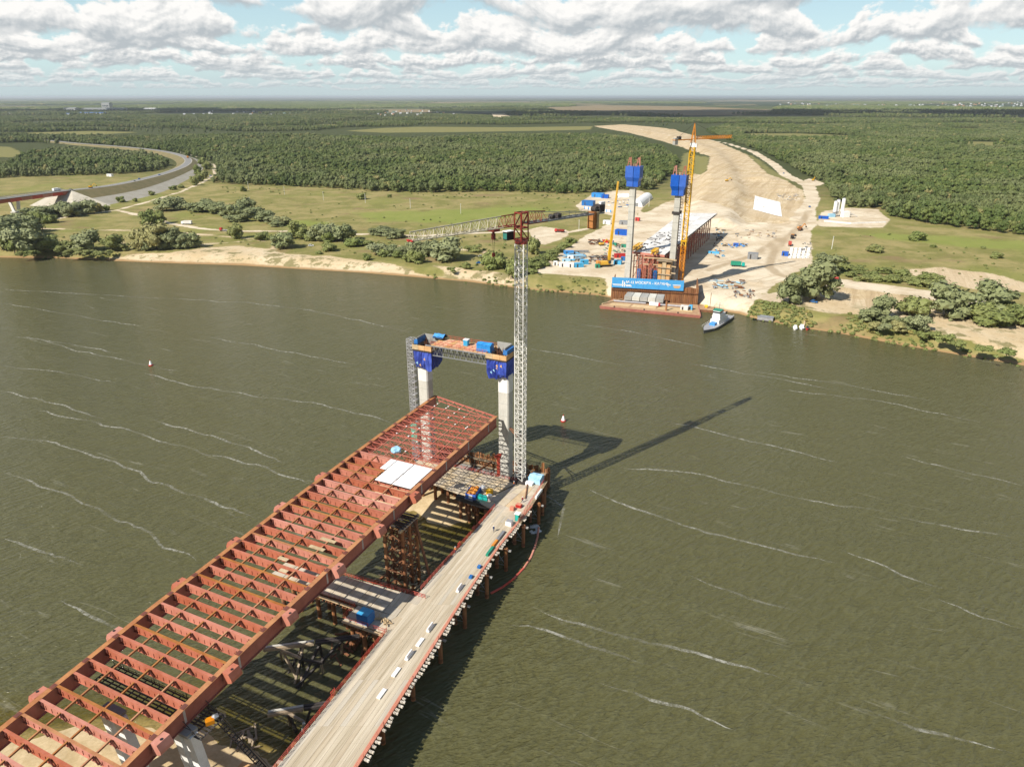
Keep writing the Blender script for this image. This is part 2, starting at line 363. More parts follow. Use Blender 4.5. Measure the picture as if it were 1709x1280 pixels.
TAN = [g2([(1500,452),(1570,446),(1650,456),(1720,474),(1720,490),(1640,484),(1560,470)]), g2([(1112,338),(1140,330),(1150,312),(1163,298),(1180,290),(1184,268),(1160,255),(1138,246),(1105,236),(1050,222),(988,211),(1040,208),(1110,214),(1195,236),(1246,258),(1268,278),(1284,292),(1310,300),(1340,320),(1350,345),(1330,372),(1250,380),(1150,350)]), g2([(1290,500),(1330,472),(1400,478),(1480,487),(1560,500),(1640,513),(1740,524),(1740,596),(1640,574),(1590,560),(1540,545),(1500,530),(1440,528),(1380,522),(1330,510)]),
       g2([(-60,428),(-60,420),(60,423),(160,422),(280,421),(330,415),(400,411),(440,415),(480,424),(560,428),(640,438),(720,451),(800,460),(870,471),(930,480),(1000,490),(1000,500),(900,490),(850,484),(700,470),(400,450),(0,440)]),
       g2([(1120,300),(1160,290),(1190,300),(1170,330),(1130,335)]), g2([(720,442),(800,450),(880,462),(860,470),(780,462)])]
TAN_L = [(g2([(60,381),(130,384),(250,385),(330,391),(420,399),(440,403)]), 2.0), (g2([(480,384),(440,400),(330,409),(250,407),(150,405)]), 1.6),
         (g2([(560,408),(620,414),(700,408),(800,420),(900,440)]), 1.3), (g2([(430,440),(450,425),(462,408)]), 2.2)]
FIELD = [g2([(1142,252),(1166,262),(1184,270),(1182,288),(1150,304),(1120,306),(1134,284)]), g2([(1222,246),(1262,264),(1292,286),(1322,300),(1312,306),(1286,296),(1262,276),(1240,258)]), g2([(575,219),(640,214),(700,212),(860,213),(990,211),(985,217),(880,219),(760,221),(640,222)]), g2([(1245,223),(1330,223),(1432,227),(1424,233),(1300,232),(1240,229)]),
         g2([(520,209),(560,208),(572,213),(530,214)]), g2([(1600,236),(1690,238),(1690,243),(1610,243)]), g2([(-60,240),(20,246),(40,258),(20,263),(-60,262)]),
         g2([(380,212),(470,210),(540,211),(520,214),(420,215)]), g2([(40,222),(150,219),(240,221),(160,225),(60,227)]), g2([(1480,216),(1600,214),(1709,216),(1620,219),(1500,219)]), g2([(1300,209),(1380,208),(1430,210),(1340,212)]), g2([(620,203),(720,201),(790,202),(700,205)]), g2([(60,206),(200,204),(300,205),(180,208)]), g2([(1560,245),(1640,243),(1709,246),(1650,250)]), g2([(700,240),(760,238),(800,240),(750,243)]), g2([(460,233),(500,232),(520,234),(480,235)])]
FARF = [g2([(280,172),(420,171),(520,172),(400,173.5)]), g2([(1180,168.5),(1300,168),(1380,169),(1260,170)]), g2([(0,178),(90,177),(110,179),(20,180)]), g2([(905,180),(1000,176),(1150,178),(1292,184),(1284,192),(1120,193),(990,190),(930,188)]), g2([(490,185),(600,183),(720,183),(718,188),(600,188),(500,188)]),
        g2([(700,171),(900,170),(1000,172),(900,174.5),(720,174)]), g2([(1390,169),(1560,168.5),(1600,171),(1450,172)]), g2([(1080,186),(1200,185.5),(1190,188),(1090,189)])]
BRIGHT = [g2([(1420,388),(1560,392),(1709,402),(1740,420),(1600,412),(1480,400)]), g2([(590,356),(700,352),(860,345),(930,352),(760,372),(620,370)]), g2([(440,372),(520,366),(560,376),(480,380)])]
HW = [(at(u, v, z).x, at(u, v, z).y, z) for u, v, z in [(110,318,19.5),(160,313,18),(205,306,17),(250,296,15),(285,286,13),(308,276,12),(314,267,11),(300,259,10.5),(268,252,10),(225,247,9.5),(178,243,9),(125,239,8.5),(60,233,8),(-60,226,8)]]

def build_ground():
    u = np.arange(-520, 521, 2.8)
    d = list(np.array([-14, -8, -5, -2.5, -1, 0, 1.2, 2.5, 4.5, 7, 10, 13, 16])) ; st = 3.0
    while d[-1] < 90000:
        d.append(d[-1] + st)
        if d[-1] > 560: st *= 1.035
    d = np.array(d)
    U, D = np.meshgrid(u, d); X = U * (1 + np.maximum(D, 0) / 420.0); Y = np.interp(X, _sx, _sy)
    far = np.clip(D / 3000.0, 0, 1); Y = Y * (1 - far) + 420 * far + D
    Z = np.interp(D, [-14, -5, -1, 0, 2.5, 7, 13, 20, 40], [-4.0, -1.6, -0.3, 0.03, 0.7, 2.2, 4.2, 4.85, GZ])
    n = X.size; px, py = X.ravel(), Y.ravel()
    rel = np.array([mnoise.noise(Vector((x * 0.03, y * 0.03, 0))) * 0.22 + mnoise.noise(Vector((x * 0.15, y * 0.15, 3))) * 0.1 for x, y in zip(px, py)])
    cl = [at(u, v, z) for u, v, z in ((1180, 366, 12), (1190, 345, 12), (1204, 318, 12), (1204, 295, 11.5), (1198, 270, 11.5), (1180, 247, 11), (1122, 226, 9), (1060, 214, 8), (985, 210, 7))]
    cx_, cy_, cz_ = [p.x for p in cl], [p.y for p in cl], [p.z for p in cl]
    dl = -sdf_line(px, py, list(zip(cx_, cy_)), 0.0); hz_ = np.interp(py, cy_, cz_) - 5
    wob = np.array([mnoise.noise(Vector((x * 0.02, y * 0.012, 7))) for x, y in zip(px, py)])
    EMB = np.clip((hz_ * 2.0 + 17 + wob * 4 - dl) / 2.0, 0, hz_) * np.clip((py - cy_[0] + 4) / 8, 0, 1)
    hrnd = random.Random(2)
    heaps = [(hrnd.uniform(1165, 1340), hrnd.uniform(262, 400), hrnd.uniform(4, 9), hrnd.uniform(.8, 2.4)) for _ in range(46)] + [(hrnd.uniform(1180, 1290), hrnd.uniform(455, 505), hrnd.uniform(3, 6), hrnd.uniform(.5, 1.4)) for _ in range(14)]
    for u, v, r_, h in heaps + list(((1120, 219, 40, 11), (1318, 318, 22, 3), (1270, 300, 30, 5), (832, 196, 60, 10))):
        q = at(u, v, 5); EMB = np.maximum(EMB, h * np.clip(1 - np.hypot(px - q.x, py - q.y) / r_, 0, 1) * (1 + .3 * wob))
    Z = Z.ravel() + EMB + rel * np.clip(D.ravel() / 20, 0, 1)
    def un(polys, lines=()):
        a = np.full(n, -60.0)
        near = py < 9000
        for p in polys: a[near] = np.maximum(a[near], sdf_poly(px[near], py[near], p))
        for l, w in lines: a[near] = np.maximum(a[near], sdf_line(px[near], py[near], l, w))
        return np.clip(a, -60, 60)
    at_ = {'sand': un(SAND, SAND_L), 'tan': un(TAN, TAN_L), 'field': un(FIELD), 'bright': un(BRIGHT), 'inland': D.ravel(), 'track': np.clip(np.maximum(sdf_line(px, py, g2([(1350,352),(1335,378),(1306,404),(1290,424),(1283,445),(1300,459),(1330,466)]), 2.6), sdf_line(px, py, g2([(1180,452),(1215,440),(1260,425),(1300,398)]), 2.2)), -60, 60)}
    ff = np.full(n, -900.0)
    for p in FARF: ff = np.maximum(ff, sdf_poly(px, py, p))
    at_['farfield'] = ff
    nr, nc = U.shape; q = np.arange(nr * nc).reshape(nr, nc)
    F = np.stack([q[:-1, :-1], q[:-1, 1:], q[1:, 1:], q[1:, :-1]], -1).reshape(-1, 4)
    me = bpy.data.meshes.new('ground'); me.from_pydata(np.stack([px, py, Z], 1).tolist(), [], F.tolist())
    for k, a in at_.items():
        t = me.attributes.new(k, 'FLOAT', 'POINT'); t.data.foreach_set('value', a.astype(np.float32))
    me.polygons.foreach_set('use_smooth', [True] * len(me.polygons))
    m = bpy.data.materials.new('ground'); m.use_nodes = True; nt = m.node_tree; b = nt.nodes['Principled BSDF']
    def A(k): return nd(nt, 'ShaderNodeAttribute', attribute_name=k).outputs['Fac']
    p = nd(nt, 'ShaderNodeNewGeometry').outputs['Position']
    def N(s, det=5.0, ro=0.6, sc=(1, 1, 1)):
        v = nd(nt, 'ShaderNodeMapping', {'Vector': p, 'Scale': sc}).outputs[0]
        return nd(nt, 'ShaderNodeTexNoise', {'Vector': v, 'Scale': s, 'Detail': det, 'Roughness': ro}).outputs['Fac']
    def N2(s, det, ro, sc, a):
        v = nd(nt, 'ShaderNodeMapping', {'Vector': p, 'Rotation': (0, 0, a)}).outputs[0]; v = nd(nt, 'ShaderNodeMapping', {'Vector': v, 'Scale': sc}).outputs[0]
        return nd(nt, 'ShaderNodeTexNoise', {'Vector': v, 'Scale': s, 'Detail': det, 'Roughness': ro}).outputs['Fac']
    FAZ = R(24.5)
    n_b, n_m, n_s, n_t = N(0.010), N(0.045, 6, 0.65), N(0.3, 5, 0.65), N(1.6, 3)
    # meadow: dry straw, green flushes, brown weeds
    gr = mixc(nt, sstep(nt, n_m, 0.38, 0.62), (0.178, 0.170, 0.050), (0.290, 0.240, 0.098))
    gr = mixc(nt, sstep(nt, n_b, 0.50, 0.66, 0.0, 0.8), gr, (0.195, 0.200, 0.052))
    gr = mixc(nt, sstep(nt, N(0.02, 6, 0.6, (1, 1.8, 1)), 0.55, 0.68, 0.0, 0.75), gr, (0.225, 0.155, 0.08))
    gr = mixc(nt, sstep(nt, n_s, 0.50, 0.75, 0.0, 0.5), gr, (0.105, 0.112, 0.036))
    gr = mixc(nt, sstep(nt, mth(nt, 'ADD', A('bright'), mth(nt, 'MULTIPLY', mth(nt, 'SUBTRACT', n_m, 0.5), 60)), -5, 8, 0.0, 0.75), gr, (0.20, 0.235, 0.05))
    # beyond the meadows: litter under the woods, then farmland patchwork
    fl = nd(nt, 'ShaderNodeMapping', {'Vector': p, 'Scale': (1, 0.55, 1), 'Rotation': (0, 0, 0.4)}).outputs[0]
    vo = nd(nt, 'ShaderNodeTexVoronoi', {'Vector': fl, 'Scale': 0.0011}, feature='F1')
    vr = nd(nt, 'ShaderNodeSeparateColor', {0: vo.outputs['Color']}).outputs
    patch = mixc(nt, sstep(nt, vr[0], 0.55, 0.62), (0.040, 0.058, 0.022), (0.20, 0.165, 0.085))
    patch = mixc(nt, sstep(nt, vr[1], 0.70, 0.74), patch, (0.11, 0.12, 0.045))
    patch = mixc(nt, sstep(nt, N(0.0012, 5), 0.46, 0.54), patch, (0.038, 0.056, 0.022))
    gr = mixc(nt, sstep(nt, A('inland'), 420, 900), gr, (0.055, 0.065, 0.022))
    gr = mixc(nt, sstep(nt, A('inland'), 4200, 6500), gr, patch)
    fd = mixc(nt, n_m, (0.21, 0.185, 0.07), (0.165, 0.165, 0.055))
    gr = mixc(nt, sstep(nt, mth(nt, 'ADD', A('field'), mth(nt, 'MULTIPLY', mth(nt, 'SUBTRACT', n_m, 0.5), 30)), -3, 3), gr, fd)
    gr = mixc(nt, sstep(nt, mth(nt, 'ADD', A('farfield'), mth(nt, 'MULTIPLY', mth(nt, 'SUBTRACT', n_b, 0.5), 260)), -10, 10), gr,
              mixc(nt, N(0.0025, 4), (0.20, 0.15, 0.085), (0.27, 0.21, 0.115)))
    # sand: warm banks, then the pale driven ground of the site and its tracks
    tan = mixc(nt, sstep(nt, n_m, 0.35, 0.65), (0.48, 0.365, 0.21), (0.58, 0.475, 0.32))
    rut = N2(0.16, 5, 0.65, (1, 0.035, 1), FAZ)
    deep_in = sstep(nt, A('inland'), 30, 70)
    tan = mixc(nt, mth(nt, 'MULTIPLY', deep_in, sstep(nt, rut, 0.47, 0.60, 0.0, 0.7)), tan, (0.38, 0.275, 0.155))
    trk = nd(nt, 'ShaderNodeMapRange', {0: N2(0.10, 2, 0.5, (1, 0.05, 1), FAZ), 1: 0.0, 2: 1.0}).outputs[0]
    trk = sstep(nt, mth(nt, 'ABSOLUTE', mth(nt, 'SUBTRACT', mth(nt, 'FRACT', mth(nt, 'MULTIPLY', trk, 16.0)), 0.5)), 0.36, 0.46, 0.0, 0.45)
    tan = mixc(nt, mth(nt, 'MULTIPLY', deep_in, trk), tan, (0.33, 0.235, 0.13))
    tan = mixc(nt, sstep(nt, n_b, 0.46, 0.62, 0.0, 0.55), tan, (0.52, 0.41, 0.27))
    tan = mixc(nt, sstep(nt, n_s, 0.52, 0.72, 0.0, 0.55), tan, (0.30, 0.205, 0.10))
    tan = mixc(nt, mth(nt, 'MULTIPLY', sstep(nt, N(0.09, 6, 0.7), 0.50, 0.60, 0.0, 0.85), mth(nt, 'SUBTRACT', 1.0, deep_in)), tan, (0.17, 0.15, 0.055))
    pale = mixc(nt, sstep(nt, n_m, 0.35, 0.62), (0.50, 0.40, 0.27), (0.64, 0.55, 0.41))
    pale = mixc(nt, sstep(nt, N(0.12, 6, 0.7, (1, 0.4, 1)), 0.54, 0.72, 0.0, 0.6), pale, (0.36, 0.265, 0.15))
    pale = mixc(nt, sstep(nt, N2(0.3, 5, 0.65, (1, 0.05, 1), FAZ + .5), 0.52, 0.66, 0.0, 0.5), pale, (0.34, 0.25, 0.145))
    pale = mixc(nt, sstep(nt, n_t, 0.45, 0.75, 0.0, 0.3), pale, (0.38, 0.30, 0.20))
    jit = mth(nt, 'ADD', mth(nt, 'MULTIPLY', mth(nt, 'SUBTRACT', n_s, 0.5), 5.0), mth(nt, 'MULTIPLY', mth(nt, 'SUBTRACT', n_m, 0.5), 16.0))
    c = mixc(nt, sstep(nt, mth(nt, 'ADD', A('tan'), jit), -1.2, 1.2), gr, tan)
    c = mixc(nt, sstep(nt, mth(nt, 'ADD', A('sand'), mth(nt, 'MULTIPLY', jit, 0.55)), -0.7, 0.7), c, pale)
    c = mixc(nt, sstep(nt, mth(nt, 'ADD', A('track'), mth(nt, 'MULTIPLY', jit, 0.3)), -2.0, 1.0, 0.0, 0.75), c, (0.34, 0.255, 0.155))
    # wet foot of the bank
    c = mixc(nt, sstep(nt, mth(nt, 'ADD', A('inland'), mth(nt, 'MULTIPLY', jit, 0.4)), 1.0, 4.0), (0.30, 0.19, 0.09), c)
    nt.links.new(c, b.inputs['Base Color']); b.inputs['Roughness'].default_value = 0.95; b.inputs['Specular IOR Level'].default_value = 0.15
    bn = nd(nt, 'ShaderNodeBump', {'Height': mth(nt, 'ADD', n_s, mth(nt, 'MULTIPLY', n_t, 0.3)), 'Strength': 0.6, 'Distance': 0.6}); nt.links.new(bn.outputs[0], b.inputs['Normal'])
    me.materials.append(m); o = bpy.data.objects.new('ground', me); COL.objects.link(o); o['kind'] = 'structure'
    return o
build_ground()

# ------------------------------------------------------------------ water, shoals, foam
SHOAL = [(W(-62, 8), 16, 7, 0.55), (W(-55, -2), 14, 8, 0.5), (W(-127, 4), 20, 11, 0.9), (W(-140, -8), 24, 13, 1.0), (W(-44, 12), 12, 6, 0.5)]
BAR = [[W(-46, -12), W(-43, 14), W(-50, 19), W(-57, 15), W(-57, 3), W(-52, -8)], ]
SB1 = [tuple(at(u, v, 0.3)[:2]) for u, v in [(640,800),(700,790),(770,800),(800,838),(785,862),(745,878),(715,868),(690,852),(650,850),(610,840)]]
SB2 = [tuple(at(u, v, 0.3)[:2]) for u, v in [(-120,1230),(40,1228),(140,1218),(215,1208),(300,1200),(345,1212),(385,1238),(450,1262),(500,1300),(380,1420),(60,1500),(-200,1420)]]
def build_water():
    xs = np.concatenate([[-4000, -1500, -600, -300, -200], np.arange(-150, 60, 1.6), [80, 150, 300, 700, 1500, 4000]])
    ys = np.concatenate([[-1200, -500, -100, 0, 40], np.arange(52, 230, 1.6), [260, 320, 400, 500, 620, 800, 1200]])
    X, Y = np.meshgrid(xs, ys); sh = np.maximum(sdf_poly(X.ravel(), Y.ravel(), SB1), sdf_poly(X.ravel(), Y.ravel(), SB2))
    nr, nc = X.shape; q = np.arange(nr * nc).reshape(nr, nc); F = np.stack([q[:-1, :-1], q[:-1, 1:], q[1:, 1:], q[1:, :-1]], -1).reshape(-1, 4)
    me = bpy.data.meshes.new('water'); me.from_pydata(np.stack([X.ravel(), Y.ravel(), X.ravel() * 0], 1).tolist(), [], F.tolist())
    t = me.attributes.new('shoal', 'FLOAT', 'POINT'); t.data.foreach_set('value', np.clip(sh, -60, 60).astype(np.float32))
    m = bpy.data.materials.new('river_water'); m.use_nodes = True; nt = m.node_tree; b = nt.nodes['Principled BSDF']
    p = nd(nt, 'ShaderNodeNewGeometry').outputs['Position']
    def N(s, det, sc, rot, ro=0.5, dist=0.0):
        v = nd(nt, 'ShaderNodeMapping', {'Vector': p, 'Rotation': (0, 0, -rot)}).outputs[0]; v = nd(nt, 'ShaderNodeMapping', {'Vector': v, 'Scale': sc}).outputs[0]
        return nd(nt, 'ShaderNodeTexNoise', {'Vector': v, 'Scale': s, 'Detail': det, 'Roughness': ro, 'Distortion': dist}).outputs['Fac']
    w1 = N(0.85, 3, (0.24, 1, 1), 0.66, 0.5, 0.35); w2 = N(1.7, 2, (0.4, 1, 1), 0.25, 0.5, 0.3); w3 = N(0.11, 3, (0.35, 1, 1), 0.3); calm = N(0.012, 3, (0.3, 1, 1), 0.35)
    hgt = mth(nt, 'ADD', mth(nt, 'ADD', mth(nt, 'MULTIPLY', w1, 1.0), mth(nt, 'MULTIPLY', w2, 0.45)), mth(nt, 'MULTIPLY', w3, 1.2))
    bn = nd(nt, 'ShaderNodeBump', {'Height': hgt, 'Strength': mth(nt, 'MULTIPLY', sstep(nt, calm, 0.25, 0.75, 0.75, 1.2), WAVE), 'Distance': 0.8})
    nt.links.new(bn.outputs[0], b.inputs['Normal'])
    deep = mixc(nt, N(0.01, 3, (1, 1, 1), 0), (0.079, 0.076, 0.031), (0.091, 0.084, 0.0325))
    # light and shade of the ripples put into the water colour: crests lighter
    deep = mixc(nt, mth(nt, 'MULTIPLY', sstep(nt, mth(nt, 'ADD', mth(nt, 'MULTIPLY', w1, .6), mth(nt, 'MULTIPLY', w2, .4)), 0.40, 0.62, 0.0, 1.0), sstep(nt, calm, 0.3, 0.7, 0.35, 0.9)), deep, (0.104, 0.101, 0.048))
    s = mth(nt, 'ADD', nd(nt, 'ShaderNodeAttribute', attribute_name='shoal').outputs['Fac'], mth(nt, 'MULTIPLY', mth(nt, 'SUBTRACT', N(0.15, 4, (1, 1, 1), 0), 0.5), 7))
    c = mixc(nt, sstep(nt, s, -16, 0.0), deep, (0.085, 0.066, 0.008))
    c = mixc(nt, sstep(nt, s, -3.5, 0.5), c, (0.24, 0.18, 0.06))
    # thin broken foam lines lying along the wind
    f1 = N(0.05, 5, (0.10, 1, 1), -0.50, 0.6, 0.15); f2 = N(0.22, 5, (0.25, 1, 1), -0.50, 0.7)
    ln = sstep(nt, mth(nt, 'ABSOLUTE', mth(nt, 'SUBTRACT', f1, 0.5)), 0.010, 0.0, 0.0, 1.0)
    ln = mth(nt, 'MULTIPLY', ln, sstep(nt, f2, 0.50, 0.72, 0.0, 0.20))
    c = mixc(nt, ln, c, (0.55, 0.53, 0.46))
    nt.links.new(c, b.inputs['Base Color'])
    b.inputs['Roughness'].default_value = 0.16; b.inputs['IOR'].default_value = 1.33; b.inputs['Specular IOR Level'].default_value = 0.36
    me.materials.append(m); o = bpy.data.objects.new('water', me); COL.objects.link(o); o['kind'] = 'structure'
WAVE = 1.1
build_water()
def sandbar(poly, top, name='sandbar'):
    P = np.array(poly); lo, hi = P.min(0) - 3, P.max(0) + 3
    xs, ys = np.arange(lo[0], hi[0], 0.9), np.arange(lo[1], hi[1], 0.9); X, Y = np.meshgrid(xs, ys); d = sdf_poly(X.ravel(), Y.ravel(), poly)
    nz = np.array([mnoise.noise(Vector((x * 0.12, y * 0.12, 1))) + 0.5 * mnoise.noise(Vector((x * 0.4, y * 0.4, 5))) for x, y in zip(X.ravel(), Y.ravel())])
    Z = np.clip((d + nz * 2.2) * 0.16, -0.5, top) + nz * 0.06
    nr, nc = X.shape; q = np.arange(nr * nc).reshape(nr, nc); F = np.stack([q[:-1, :-1], q[:-1, 1:], q[1:, 1:], q[1:, :-1]], -1).reshape(-1, 4)
    F = F[(Z[F] > -0.45).any(1)]
    me = bpy.data.meshes.new(name); me.from_pydata(np.stack([X.ravel(), Y.ravel(), Z], 1).tolist(), [], F.tolist()); me.materials.append(M['wet_sand'])
    me.polygons.foreach_set('use_smooth', [True] * len(me.polygons))
    o = bpy.data.objects.new(name, me); COL.objects.link(o); o['kind'] = 'structure'
M['wet_sand'] = mat('wet_sand', (0.55, 0.42, 0.235), 0.9, col2=(0.40, 0.29, 0.14), scale=0.25, bump=0.4)
sandbar(SB1, 1.0); sandbar(SB2, 1.1)

def build_foam():
    L = [[(0,483),(120,490),(260,497),(420,506),(520,518),(600,535),(690,556)], [(240,622),(330,645),(430,662),(520,672),(600,690),(660,708)], [(60,685),(200,715),(300,745),(400,770),(470,790),(520,808)],
         [(0,728),(80,735),(190,770),(250,800),(330,830),(430,868)], [(20,790),(110,826),(200,870),(270,905),(330,935)], [(0,612),(100,620),(190,640)], [(900,1020),(1000,1050),(1100,1080),(1200,1100),(1310,1130)],
         [(980,815),(1060,850),(1140,875),(1250,905),(1330,925),(1400,940)], [(1030,780),(1130,785),(1200,800),(1330,830),(1450,850),(1500,860)], [(1150,605),(1250,625),(1340,640),(1410,655)], [(880,580),(960,595),(1040,610)],
         [(1400,915),(1500,955),(1580,980)], [(1300,650),(1440,665),(1640,705)], [(1560,1000),(1640,1030),(1709,1050)], [(850,1040),(960,1070),(1090,1108)], [(0,898),(90,930),(140,945)], [(1480,860),(1600,880),(1700,900)],
         [(40,560),(150,590),(300,620)], [(1250,620),(1400,640),(1560,670)], [(905,820),(940,850),(930,900)], [(0,505),(90,520),(170,535),(240,545)], [(20,560),(120,575),(200,590)], [(330,560),(470,585),(600,610)], [(250,700),(380,735),(480,775)], [(0,650),(90,675),(180,700)], [(960,540),(1060,555),(1180,580)], [(1100,700),(1250,735),(1400,770)], [(1500,760),(1620,790),(1709,810)], [(1150,960),(1260,1000),(1350,1030)], [(1000,1140),(1100,1170),(1230,1210)], [(1420,1180),(1550,1220),(1680,1255)], [(100,1000),(180,1035),(230,1065)]]
    mb = MB(); rnd = random.Random(5)
    for l in L:
        pts = [at(u, v, 0.02) for u, v in l]; fine = []
        for a, b in zip(pts, pts[1:]):
            k = max(2, int((b - a).length / 2.2)); fine += [a.lerp(b, i / k) for i in range(k)]
        fine.append(pts[-1])
        for i, p in enumerate(fine):
            dx = mnoise.noise(p * 0.09) * 1.8 + mnoise.noise(p * 0.4) * 0.6
            fine[i] = p + Vector((dx * 0.25, dx, 0))
        def wd(i):
            p = fine[i]; e = min(i, len(fine) - 1 - i) / 4
            return (0.26 + 0.30 * (0.5 + 0.5 * mnoise.noise(p * 0.15 + Vector((9, 0, 0))))) * min(1, e)
        for i in range(len(fine) - 1):
            a, b = fine[i], fine[i + 1]; s = Vector((-(b - a).y, (b - a).x, 0)).normalized()
            mb.poly([a - s * wd(i), b - s * wd(i + 1), b + s * wd(i + 1), a + s * wd(i)])
    m = bpy.data.materials.new('foam'); m.use_nodes = True; nt = m.node_tree; b = nt.nodes['Principled BSDF']
    p = nd(nt, 'ShaderNodeNewGeometry').outputs['Position']
    n = nd(nt, 'ShaderNodeTexNoise', {'Vector': p, 'Scale': 0.75, 'Detail': 6.0, 'Roughness': 0.75}).outputs['Fac']
    n2 = nd(nt, 'ShaderNodeTexNoise', {'Vector': p, 'Scale': 0.06, 'Detail': 3.0}).outputs['Fac']
    b.inputs['Base Color'].default_value = (0.36, 0.35, 0.29, 1); b.inputs['Roughness'].default_value = 0.8
    nt.links.new(mth(nt, 'MULTIPLY', sstep(nt, n, 0.38, 0.62, 0.12, 1.0), sstep(nt, n2, 0.36, 0.62, 0.2, 0.85)), b.inputs['Alpha'])
    o = mb.build('foam', m); o['kind'] = 'stuff'
build_foam()
# ------------------------------------------------------------------ the unfinished bridge deck
def zdeck(s): return float(np.interp(s, [-200, -180, -135, -122, -106, -90, -65, -48, -30, 0], [13.6, 16.3, 20.6, 21.7, 23.0, 23.8, 25.1, 25.8, 26.4, 26.7]))
TL, TR, BS = -11.6, 12.7, 3.07
def build_deck():
    root = thing('bridge_deck', 'long red primed steel bridge deck of open beams reaching out to the twin towers', 'bridge', W(-75, 0.5, 15))
    s_end = {TL: 0.5, TR: -5.2}
    for t in (TL, TR):
        ss = list(np.arange(-186, s_end[t], 6.14)) + [s_end[t]]
        web, fl, st = MB(), MB(), MB()
        for s0, s1 in zip(ss, ss[1:]):
            a, b = zdeck(s0), zdeck(s1)
            for mb, w, z0, z1 in ((web, 0.16, -3.3, -0.06), (fl, 1.05, -0.06, 0.0), (web, 0.9, -3.36, -3.3)):
                mb.hexa([W(s0, t - w/2, a + z0), W(s0, t + w/2, a + z0), W(s1, t + w/2, b + z0), W(s1, t - w/2, b + z0)],
                        [W(s0, t - w/2, a + z1), W(s0, t + w/2, a + z1), W(s1, t + w/2, b + z1), W(s1, t - w/2, b + z1)])
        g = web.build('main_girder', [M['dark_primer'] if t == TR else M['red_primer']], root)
        fl.build('top_flange', M['rust_orange'], g)
        for s in np.arange(-182, s_end[t] - 3, 6.14):
            z = zdeck(s) + .004; p = MB(); p.hexa([W(s - .55, t - .42, z), W(s - .55, t + .42, z), W(s + .55, t + .42, zdeck(s + .55) + .004), W(s + .55, t - .42, zdeck(s + .55) + .004)], [W(s - .55, t - .42, z + .05), W(s - .55, t + .42, z + .05), W(s + .55, t + .42, zdeck(s + .55) + .05), W(s + .55, t - .42, zdeck(s + .55) + .05)]); p.build('splice_plate', M['brace_brown'], g)
        for k, s in enumerate(np.arange(-170, s_end[t] - 3, 12.28)):
            sg = 1 if t > 0 else -1; z = zdeck(s)
            p = MB(); p.hexa([W(s - .22, t + sg*.09, z - 3.1), W(s - .22, t + sg*.115, z - 3.1), W(s + .22, t + sg*.115, z - 3.1), W(s + .22, t + sg*.09, z - 3.1)],
                             [W(s - .22, t + sg*.09, z - .2), W(s - .22, t + sg*.115, z - .2), W(s + .22, t + sg*.115, z - .2), W(s + .22, t + sg*.09, z - .2)])
            p.build('unpainted_joint_strip', M['galvanised'], g)
    # cross beams: one mesh, tilted copies
    L = TR - TL - 0.2; cm = MB()
    cm.box((0, 0, -1.75), L, 0.09, 1.72); cm.cur = 1; cm.box((0, 0, -0.03), L, 0.5, 0.05); cm.cur = 0; cm.box((0, 0, -1.80), L, 0.42, 0.05)
    for k in range(1, 16): cm.box((-L/2 + L * k / 16, -0.1, -1.7), 0.05, 0.1, 0.9)
    me = cm.mesh('cross_beam', [M['red_primer'], M['rust_orange']]); me2 = cm.mesh('cross_beam', [M['red_primer'], M['red_primer']])
    kb = MB(); kb.beam((0, 0, 0.0), (-1.0, 0, -1.35), 0.2, 0.2); kb.beam((0, 0, 0.0), (1.0, 0, -1.35), 0.2, 0.2); kb.beam((0, 0, -0.1), (0, 0, -0.8), 0.14)
    km = kb.mesh('knee_brace', M['brace_brown'])
    hx = MB(); hx.box((0, 0, -1.0), 0.7, 0.08, 0.9); hx.beam((-.3, -.1, -.2), (.35, -.1, -.9), .12); hm = hx.mesh('end_plate', M['brace_brown'])
    base = root_loc(root); tm = (TL + TR) / 2; rz = -AX
    sts = [TL + (TR - TL) * k / 4 for k in (1, 2, 3)]
    rows = [-40.3 - BS * k for k in range(47)]
    for k, s in enumerate(rows):
        z = zdeck(s); p = W(s, tm, z - 0.06) - base
        mm = me if (k % 5 == 3 or k > 33 or k % 7 == 2) else me2
        o = inst(mm, 'cross_beam', root, p, (0, 0, rz))
        if k > 0:
            for t in sts: inst(km, 'knee_brace', root, W(s - 0.42, t, z - 0.18) - base, (0, 0, rz))
            inst(hm, 'end_plate', root, W(s - 0.12, TL + 0.75, z - 0.1) - base, (0, 0, rz)); inst(hm, 'end_plate', root, W(s - 0.12, TR - 0.75, z - 0.1) - base, (0, 0, rz))
    for t in sts:
        mb = MB()
        for s0, s1 in zip(rows, rows[1:]):
            a, b = W(s0 - .26, t, zdeck(s0) - 0.24), W(s1 + .26, t, zdeck(s1) - 0.24)
            mb.beam(a, b, 0.28, 0.34)
        mb.build('stringer', M['rust_orange'], root)
